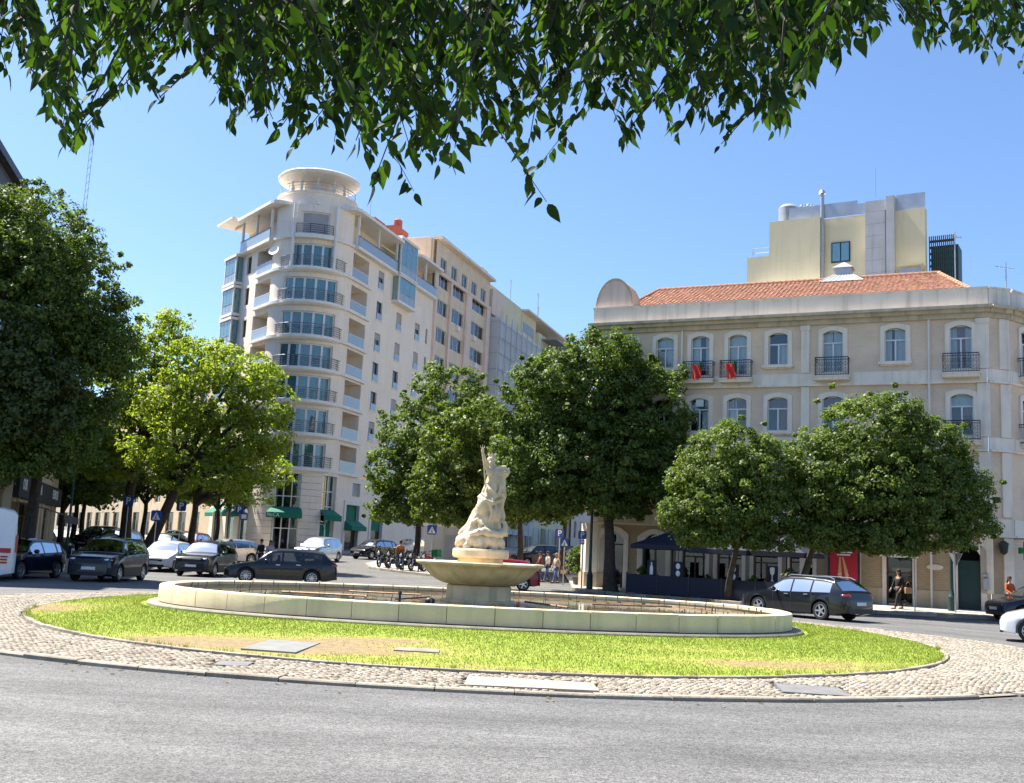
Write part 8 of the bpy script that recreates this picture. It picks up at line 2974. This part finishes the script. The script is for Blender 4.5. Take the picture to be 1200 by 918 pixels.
BG = [('suv', 'black', -29.5, 66.5, 262, 'black off-road car parked nearest the cafe under the trees'), ('suv', 'silver', -24.6, 68.6, 265, 'silver off-road car parked between the two thick trunks'), ('hatch', 'green', -22.2, 70.8, 262, 'dark green car parked right of the leaning trunk'),
      ('hatch', 'dark', -32.2, 71.5, 265, 'graphite hatchback deep in the shade of the left car park'), ('hatch', 'red', -22.4, 77.2, 262, 'red hatchback parked in front of the beige shops'), ('suv', 'dark', -28.6, 76.0, 262, 'graphite off-road car in the middle row of the left car park'),
      ('estate', 'black', -35.0, 77.5, 268, 'black estate car parked far left under the trees'), ('hatch', 'silver', -25.0, 82.0, 262, 'silver hatchback in the back row of the left car park'),
      ('hatch', 'dark', -1.6, 79.5, 205, 'graphite hatchback parked in the shade behind the fountain bowl'), ('suv', 'black', 2.6, 83.0, 205, 'black off-road car parked in the shade behind the walking people'), ('hatch', 'grey', 6.0, 88.0, 205, 'grey hatchback parked deep in the shaded side street')]
lib = {}
for kind, c, x, y, h, lab in BG:
    q = lib.get((kind, c))
    if q is None:
        q = build_car(kind, c, lab, rim=2, name='parked_car')
        lib[(kind, c)] = q
    else:
        q = copy_tree(q)
        q['label'] = lab
    place(q, x, y, h)

# ================================================================== motorcycles
MT['delivery_green'] = mat('delivery_box_green', (0.015, 0.16, 0.06), 0.6, 0.06, 4)
MT['delivery_orange'] = mat('delivery_box_orange', (0.55, 0.13, 0.03), 0.6, 0.06, 4)


def motorcycle(colour, label, box=None, group=None):
    o = thing('motorcycle', label, 'motorcycle', (0, 0, 0), 0, group)
    tyre = MB().add(*lathe_y([(0.21, -0.045), (0.27, -0.055), (0.30, 0.0), (0.27, 0.055), (0.21, 0.045)], 22)).mesh('tyre', MT['tyre'], 50)
    rim = MB().add(*lathe_y([(0.215, -0.03), (0.215, 0.03), (0.19, 0.02), (0.19, -0.02)], 22))
    for k in range(6):
        a = PI * k / 3
        rim.tube([(0, 0, 0), (0.2 * math.cos(a), 0, 0.2 * math.sin(a))], 0.014, 5)
    rim = rim.mesh('rim', MT['plastic'])
    for x in (0.66, -0.62):
        w_ = put('wheel', MB().add(*lathe_y([(0.0, 0.03), (0.05, 0.03), (0.05, -0.03), (0.0, -0.03)], 10)).mesh('wheel', MT['rim']), o, (x, 0, 0.30))
        put('tyre', tyre, w_)
        put('rim', rim, w_)
    local(MB().ball((0.02, 0, 0.42), (0.34, 0.15, 0.17), 12, 8).tube([(-0.15, 0.12, 0.3), (-0.75, 0.16, 0.34)], [0.04, 0.055], 8), 'engine', MT['plastic'], o, 50)
    local(MB().ball((0.18, 0, 0.80), (0.27, 0.14, 0.14), 12, 8).ball((-0.45, 0, 0.66), (0.38, 0.13, 0.12), 12, 8).ball((0.52, 0, 0.82), (0.15, 0.16, 0.22), 12, 8), 'fairing', PAINT[colour], o, 60)
    local(MB().ball((-0.30, 0, 0.80), (0.38, 0.13, 0.07), 12, 8), 'seat', MT['plastic'], o, 60)
    local(MB().tube([(0.66, 0.09, 0.30), (0.45, 0.09, 0.95)], 0.028, 7).tube([(0.66, -0.09, 0.30), (0.45, -0.09, 0.95)], 0.028, 7), 'fork', MT['rim'], o)['kind'] = 'stuff'
    local(MB().tube([(0.30, 0.34, 1.02), (0.42, 0.12, 1.0), (0.42, -0.12, 1.0), (0.30, -0.34, 1.02)], 0.018, 6), 'handlebar', MT['plastic'], o)
    for sy in (-1, 1):
        local(MB().tube([(0.4, sy * 0.2, 1.0), (0.42, sy * 0.28, 1.16)], 0.008, 5).ball((0.42, sy * 0.3, 1.18), (0.02, 0.06, 0.04), 8, 6), 'mirror', MT['plastic'], o)
    local(MB().ball((0.66, 0, 0.86), (0.07, 0.09, 0.09), 10, 8), 'headlight', MT['head'], o, 60)
    local(MB().add([(0.62, -0.14, 0.95), (0.62, 0.14, 0.95), (0.48, 0.10, 1.22), (0.48, -0.10, 1.22)], [(0, 1, 2, 3)]), 'windscreen', MT['car_glass'], o)
    if box:
        local(MB().cbox(-0.95, -0.5, -0.24, 0.24, 0.86, 1.32, 0.03), 'delivery_box', MT[box], o)
    return o


MOTO = [('black', -7.45, 66.9, 255, None, 'black motorcycle at the left end of the paved motorcycle corner'), ('black', -6.75, 66.4, 250, 'delivery_green', 'motorcycle with a green delivery box near the orange jacket'), ('navy', -5.85, 65.0, 250, None, 'dark blue motorcycle behind the man in the orange jacket'),
        ('grey', -5.2, 64.7, 245, None, 'grey motorcycle beside the slim tree trunk'), ('red', -4.35, 64.3, 240, 'delivery_green', 'red motorcycle with a green delivery box behind the fountain bowl'), ('black', -24.3, 60.9, 285, None, 'black motorcycle by the lamp post left of the black off-road car'),
        ('grey', -23.3, 61.9, 290, None, 'grey motorcycle with round mirrors left of the forked trunk'), ('red', -22.4, 58.9, 280, None, 'red motorcycle parked at the paved corner on the left'), ('dark', 4.6, 69.5, 200, None, 'dark motorcycle in shade right of the parking sign pole')]
for c, x, y, h, bx_, lab in MOTO:
    m = motorcycle(c, lab, bx_)
    on = 0.13 if (-9 < x < 0 or y < 60) else 0.0
    m.location = (x, y, gz(y) + on)
    m.rotation_euler = (R(6), 0, R(h))

# ================================================================== people
SKIN = mat('skin', (0.42, 0.24, 0.16), 0.55, 0.05, 8)


def cloth(name, c):
    return mat(name, c, 0.85, 0.1, 9)


def skin_mesh(name, joints, edges, m_, levels=1):
    """joints: {key: (x,y,z,r)}"""
    keys = list(joints)
    me = bpy.data.meshes.new('tmp')
    me.from_pydata([joints[k][:3] for k in keys], [(keys.index(a), keys.index(b)) for a, b in edges], [])
    o = bpy.data.objects.new('tmp', me)
    col.objects.link(o)
    sk = o.modifiers.new('s', 'SKIN')
    sk.use_smooth_shade = True
    for i, k in enumerate(keys):
        r = joints[k][3]
        me.skin_vertices[0].data[i].radius = r if isinstance(r, tuple) else (r, r)
    me.skin_vertices[0].data[0].use_root = True
    sb = o.modifiers.new('b', 'SUBSURF')
    sb.levels = levels
    sb.render_levels = levels
    dg = bpy.context.evaluated_depsgraph_get()
    m2 = bpy.data.meshes.new_from_object(o.evaluated_get(dg))
    m2.name = name
    bpy.data.objects.remove(o)
    m2.materials.clear()
    m2.materials.append(m_)
    return m2


def person(label, loc, rz, h=1.72, stride=0.0, arms=(0.1, 0.1), fore=(0.2, 0.2), top=(0.05, 0.05, 0.06), legs=(0.03, 0.035, 0.06), hair=(0.03, 0.018, 0.012), skirt=False, long_hair=False, sleeves=True, bag=None, sit=False):
    """faces -y; built 1.72 m tall and scaled"""
    o = thing('person', label, 'person', loc, rz)
    k = h / 1.72
    o.scale = (k, k, k)
    J = {}
    J['pelvis'] = (0, 0, 0.93, (0.135, 0.10))
    J['waist'] = (0, 0.0, 1.08, (0.125, 0.095))
    J['chest'] = (0, 0.01, 1.27, (0.15, 0.105))
    J['neck0'] = (0, 0.01, 1.42, (0.075, 0.06))
    J['neck'] = (0, -0.005, 1.50, 0.050)
    J['head0'] = (0, -0.02, 1.58, (0.066, 0.075))
    J['head1'] = (0, -0.018, 1.645, (0.075, 0.09))
    J['head2'] = (0, -0.01, 1.70, (0.045, 0.055))
    E = [('pelvis', 'waist'), ('waist', 'chest'), ('chest', 'neck0'), ('neck0', 'neck'), ('neck', 'head0'), ('head0', 'head1'), ('head1', 'head2')]
    for s, n in ((-1, 'r'), (1, 'l')):
        st_ = stride * s
        J['hip' + n] = (0.085 * s, 0, 0.88, 0.088)
        J['knee' + n] = (0.095 * s, -0.16 * max(st_, 0) - 0.05 * abs(stride) + 0.12 * max(-st_, 0), 0.48, 0.058)
        J['calf' + n] = (0.095 * s, -0.25 * st_ * 0.9, 0.34, 0.052)
        J['ank' + n] = (0.095 * s, -0.36 * st_, 0.085 + 0.05 * max(0, -st_), 0.036)
        J['heel' + n] = (0.095 * s, -0.36 * st_ + 0.03, 0.04 + 0.05 * max(0, -st_), 0.036)
        J['toe' + n] = (0.105 * s, -0.36 * st_ - 0.17, 0.035, 0.03)
        E += [('pelvis', 'hip' + n), ('hip' + n, 'knee' + n), ('knee' + n, 'calf' + n), ('calf' + n, 'ank' + n), ('ank' + n, 'heel' + n), ('ank' + n, 'toe' + n)]
        a = arms[0 if s < 0 else 1]
        f = fore[0 if s < 0 else 1]
        J['sh' + n] = (0.185 * s, 0.01, 1.375, 0.058)
        ex, ey, ez = 0.235 * s, 0.0 - 0.28 * math.sin(a), 1.375 - 0.28 * math.cos(a)
        J['el' + n] = (ex, ey, ez, 0.042)
        wx_, wy, wz = ex - 0.02 * s, ey - 0.25 * math.sin(a + f), ez - 0.25 * math.cos(a + f)
        J['wr' + n] = (wx_, wy, wz, 0.028)
        dx, dy, dz = 0, -math.sin(a + f), -math.cos(a + f)
        J['palm' + n] = (wx_, wy + 0.08 * dy, wz + 0.08 * dz, (0.026, 0.036))
        E += [('chest', 'sh' + n), ('sh' + n, 'el' + n), ('el' + n, 'wr' + n), ('wr' + n, 'palm' + n)]
        for q, (off, ln) in enumerate(((-0.030, 0.07), (-0.010, 0.085), (0.010, 0.08), (0.030, 0.062))):
            J['f%d%s' % (q, n)] = (wx_ - 0.01 * s, wy + 0.11 * dy + off * math.cos(a + f), wz + 0.11 * dz - off * math.sin(a + f), 0.010)
            J['g%d%s' % (q, n)] = (wx_ - 0.025 * s, wy + (0.11 + ln) * dy + off * math.cos(a + f), wz + (0.11 + ln) * dz - off * math.sin(a + f), 0.008)
            E += [('palm' + n, 'f%d%s' % (q, n)), ('f%d%s' % (q, n), 'g%d%s' % (q, n))]
        J['th' + n] = (wx_ - 0.035 * s, wy + 0.07 * dy - 0.035, wz + 0.07 * dz, 0.010)
        E += [('wr' + n, 'th' + n)]
    put('body', skin_mesh('body', J, E, SKIN), o)
    # face
    fc = MB()
    fc.ball((0, -0.118, 1.615), (0.013, 0.02, 0.022), 8, 6)
    local(fc, 'nose', SKIN, o, 60)
    ey_ = MB()
    for s in (-1, 1):
        ey_.ball((0.028 * s, -0.104, 1.642), (0.012, 0.008, 0.007), 8, 6)
    local(ey_, 'eyes', MT['plastic'], o)['kind'] = 'stuff'
    local(MB().ball((0, -0.102, 1.572), (0.022, 0.008, 0.006), 8, 6), 'mouth', cloth('lips', (0.3, 0.08, 0.06)), o)
    er = MB()
    for s in (-1, 1):
        er.ball((0.083 * s, -0.01, 1.625), (0.012, 0.022, 0.032), 8, 6)
    local(er, 'ears', SKIN, o)['kind'] = 'stuff'
    hm = cloth('hair', hair)
    hb2 = MB().ball((0, 0.008, 1.672), (0.094, 0.108, 0.085), 14, 10).ball((0, 0.035, 1.62), (0.088, 0.082, 0.09), 12, 8)
    if long_hair:
        hb2.ball((0, 0.07, 1.50), (0.095, 0.06, 0.15), 12, 8)
    local(hb2, 'hair', hm, o, 70)
    # clothes: shells just outside the body
    T = {}
    for n in ('pelvis', 'waist', 'chest'):
        r = J[n][3]
        T[n] = (*J[n][:3], (r[0] + 0.022, r[1] + 0.02))
    T['neck0'] = (0, 0.01, 1.405, (0.085, 0.07))
    TE = [('pelvis', 'waist'), ('waist', 'chest'), ('chest', 'neck0')]
    for n in 'rl':
        T['sh' + n] = (*J['sh' + n][:3], 0.07)
        T['el' + n] = (*J['el' + n][:3], 0.054)
        TE += [('chest', 'sh' + n), ('sh' + n, 'el' + n)]
        if sleeves:
            w_ = J['wr' + n]
            T['wr' + n] = (w_[0], w_[1], w_[2] + 0.01, 0.037)
            TE += [('el' + n, 'wr' + n)]
    put('top', skin_mesh('top', T, TE, cloth('top_cloth', top)), o)
    lc_ = cloth('leg_cloth', legs)
    if skirt:
        local(MB().lathe([(0.13, 1.06), (0.165, 0.95), (0.20, 0.75), (0.25, 0.45), (0.24, 0.45), (0.15, 0.9)], 20), 'skirt', lc_, o, 60)
    else:
        T = {'pelvis': (0, 0, 0.95, (0.15, 0.117))}
        TE = []
        for n in 'rl':
            for q, r in (('hip', 0.102), ('knee', 0.074), ('calf', 0.068), ('ank', 0.056)):
                p = J[q + n]
                T[q + n] = (p[0], p[1], p[2], r)
            TE += [('pelvis', 'hip' + n), ('hip' + n, 'knee' + n), ('knee' + n, 'calf' + n), ('calf' + n, 'ank' + n)]
        put('trousers', skin_mesh('trousers', T, TE, lc_), o)
    for n in 'rl':
        a, b = J['heel' + n], J['toe' + n]
        local(MB().ball(((a[0] + b[0]) / 2, (a[1] + b[1]) / 2 - 0.01, 0.042 + (a[2] - 0.04) * 0.5), (0.05, 0.14, 0.046), 12, 8), 'shoe', MT['plastic'], o, 60)
    return o


def handbag(label, loc, rz, c, s=1.0):
    b = thing('handbag', label, 'handbag', loc, rz)
    m_ = cloth('bag_leather', c)
    local(MB().cbox(-0.17 * s, 0.17 * s, -0.07 * s, 0.07 * s, 0, 0.26 * s, 0.02), 'bag', m_, b)
    local(MB().tube([(-0.12 * s, 0, 0.24 * s), (-0.10 * s, 0, 0.42 * s), (0.0, 0, 0.50 * s), (0.10 * s, 0, 0.42 * s), (0.12 * s, 0, 0.24 * s)], 0.012, 6), 'strap', m_, b)
    return b


person('person in black walking past the fruit shop with a tan bag', (17.3, 47.3, 0.13), R(-70), 1.72, 0.8, (0.3, -0.3), (0.3, 0.9), (0.012, 0.012, 0.014), (0.012, 0.012, 0.016), long_hair=True)
handbag('tan handbag carried by the person in black', (17.62, 47.05, 0.13 + 0.72), R(20), (0.40, 0.22, 0.10))
person('person in an orange top standing behind the dark blue car', (21.7, 46.3, 0.13), R(20), 1.66, 0.0, (0.2, 0.2), (0.9, 0.9), (0.50, 0.10, 0.02), (0.03, 0.035, 0.05), (0.05, 0.03, 0.02), long_hair=True)
person('person in dark clothes standing in the road by the dark grey off-road car', (-14.35, 56.6, 0.1), R(15), 1.68, 0.1, (0.1, 0.1), (1.0, 0.6), (0.018, 0.016, 0.02), (0.02, 0.02, 0.03))
person('person in a lilac shirt behind the roof of the black estate', (-13.0, 60.0, gz(60)), R(20), 1.62, 0.2, (0.1, 0.1), (0.4, 0.3), (0.42, 0.34, 0.44), (0.04, 0.045, 0.08), long_hair=True)
person('person in a black top beside the lilac shirt near the green canopy', (-13.6, 60.4, gz(60.4)), R(-30), 1.66, 0.2, (0.1, 0.1), (0.3, 0.3), (0.02, 0.02, 0.025), (0.03, 0.03, 0.04))
person('rider in an orange jacket standing among the motorcycles', (-6.25, 64.9, gz(64.9) + 0.13), R(200), 1.74, 0.1, (0.2, 0.2), (0.4, 0.4), (0.55, 0.14, 0.03), (0.03, 0.05, 0.12))
person('fair haired person in a beige top and jeans by the crossing', (2.95, 60.6, gz(60.6)), R(-60), 1.66, 0.7, (0.2, -0.3), (0.3, 0.4), (0.46, 0.36, 0.27), (0.06, 0.12, 0.25), (0.30, 0.18, 0.07), long_hair=True, sleeves=False)
person('person in a maroon shirt and jeans, leftmost of those at the crossing', (2.05, 61.0, gz(61)), R(-80), 1.70, 0.6, (0.3, -0.2), (0.4, 0.3), (0.20, 0.04, 0.05), (0.05, 0.10, 0.22))
person('person in a white shirt and jeans, middle of those at the crossing', (2.5, 61.6, gz(61.6)), R(-70), 1.72, 0.6, (-0.2, 0.3), (0.3, 0.5), (0.62, 0.56, 0.50), (0.06, 0.11, 0.24))
handbag('small straw bag carried by the fair haired person', (3.3, 60.5, gz(60.5) + 0.55), R(10), (0.5, 0.36, 0.18), 0.8)
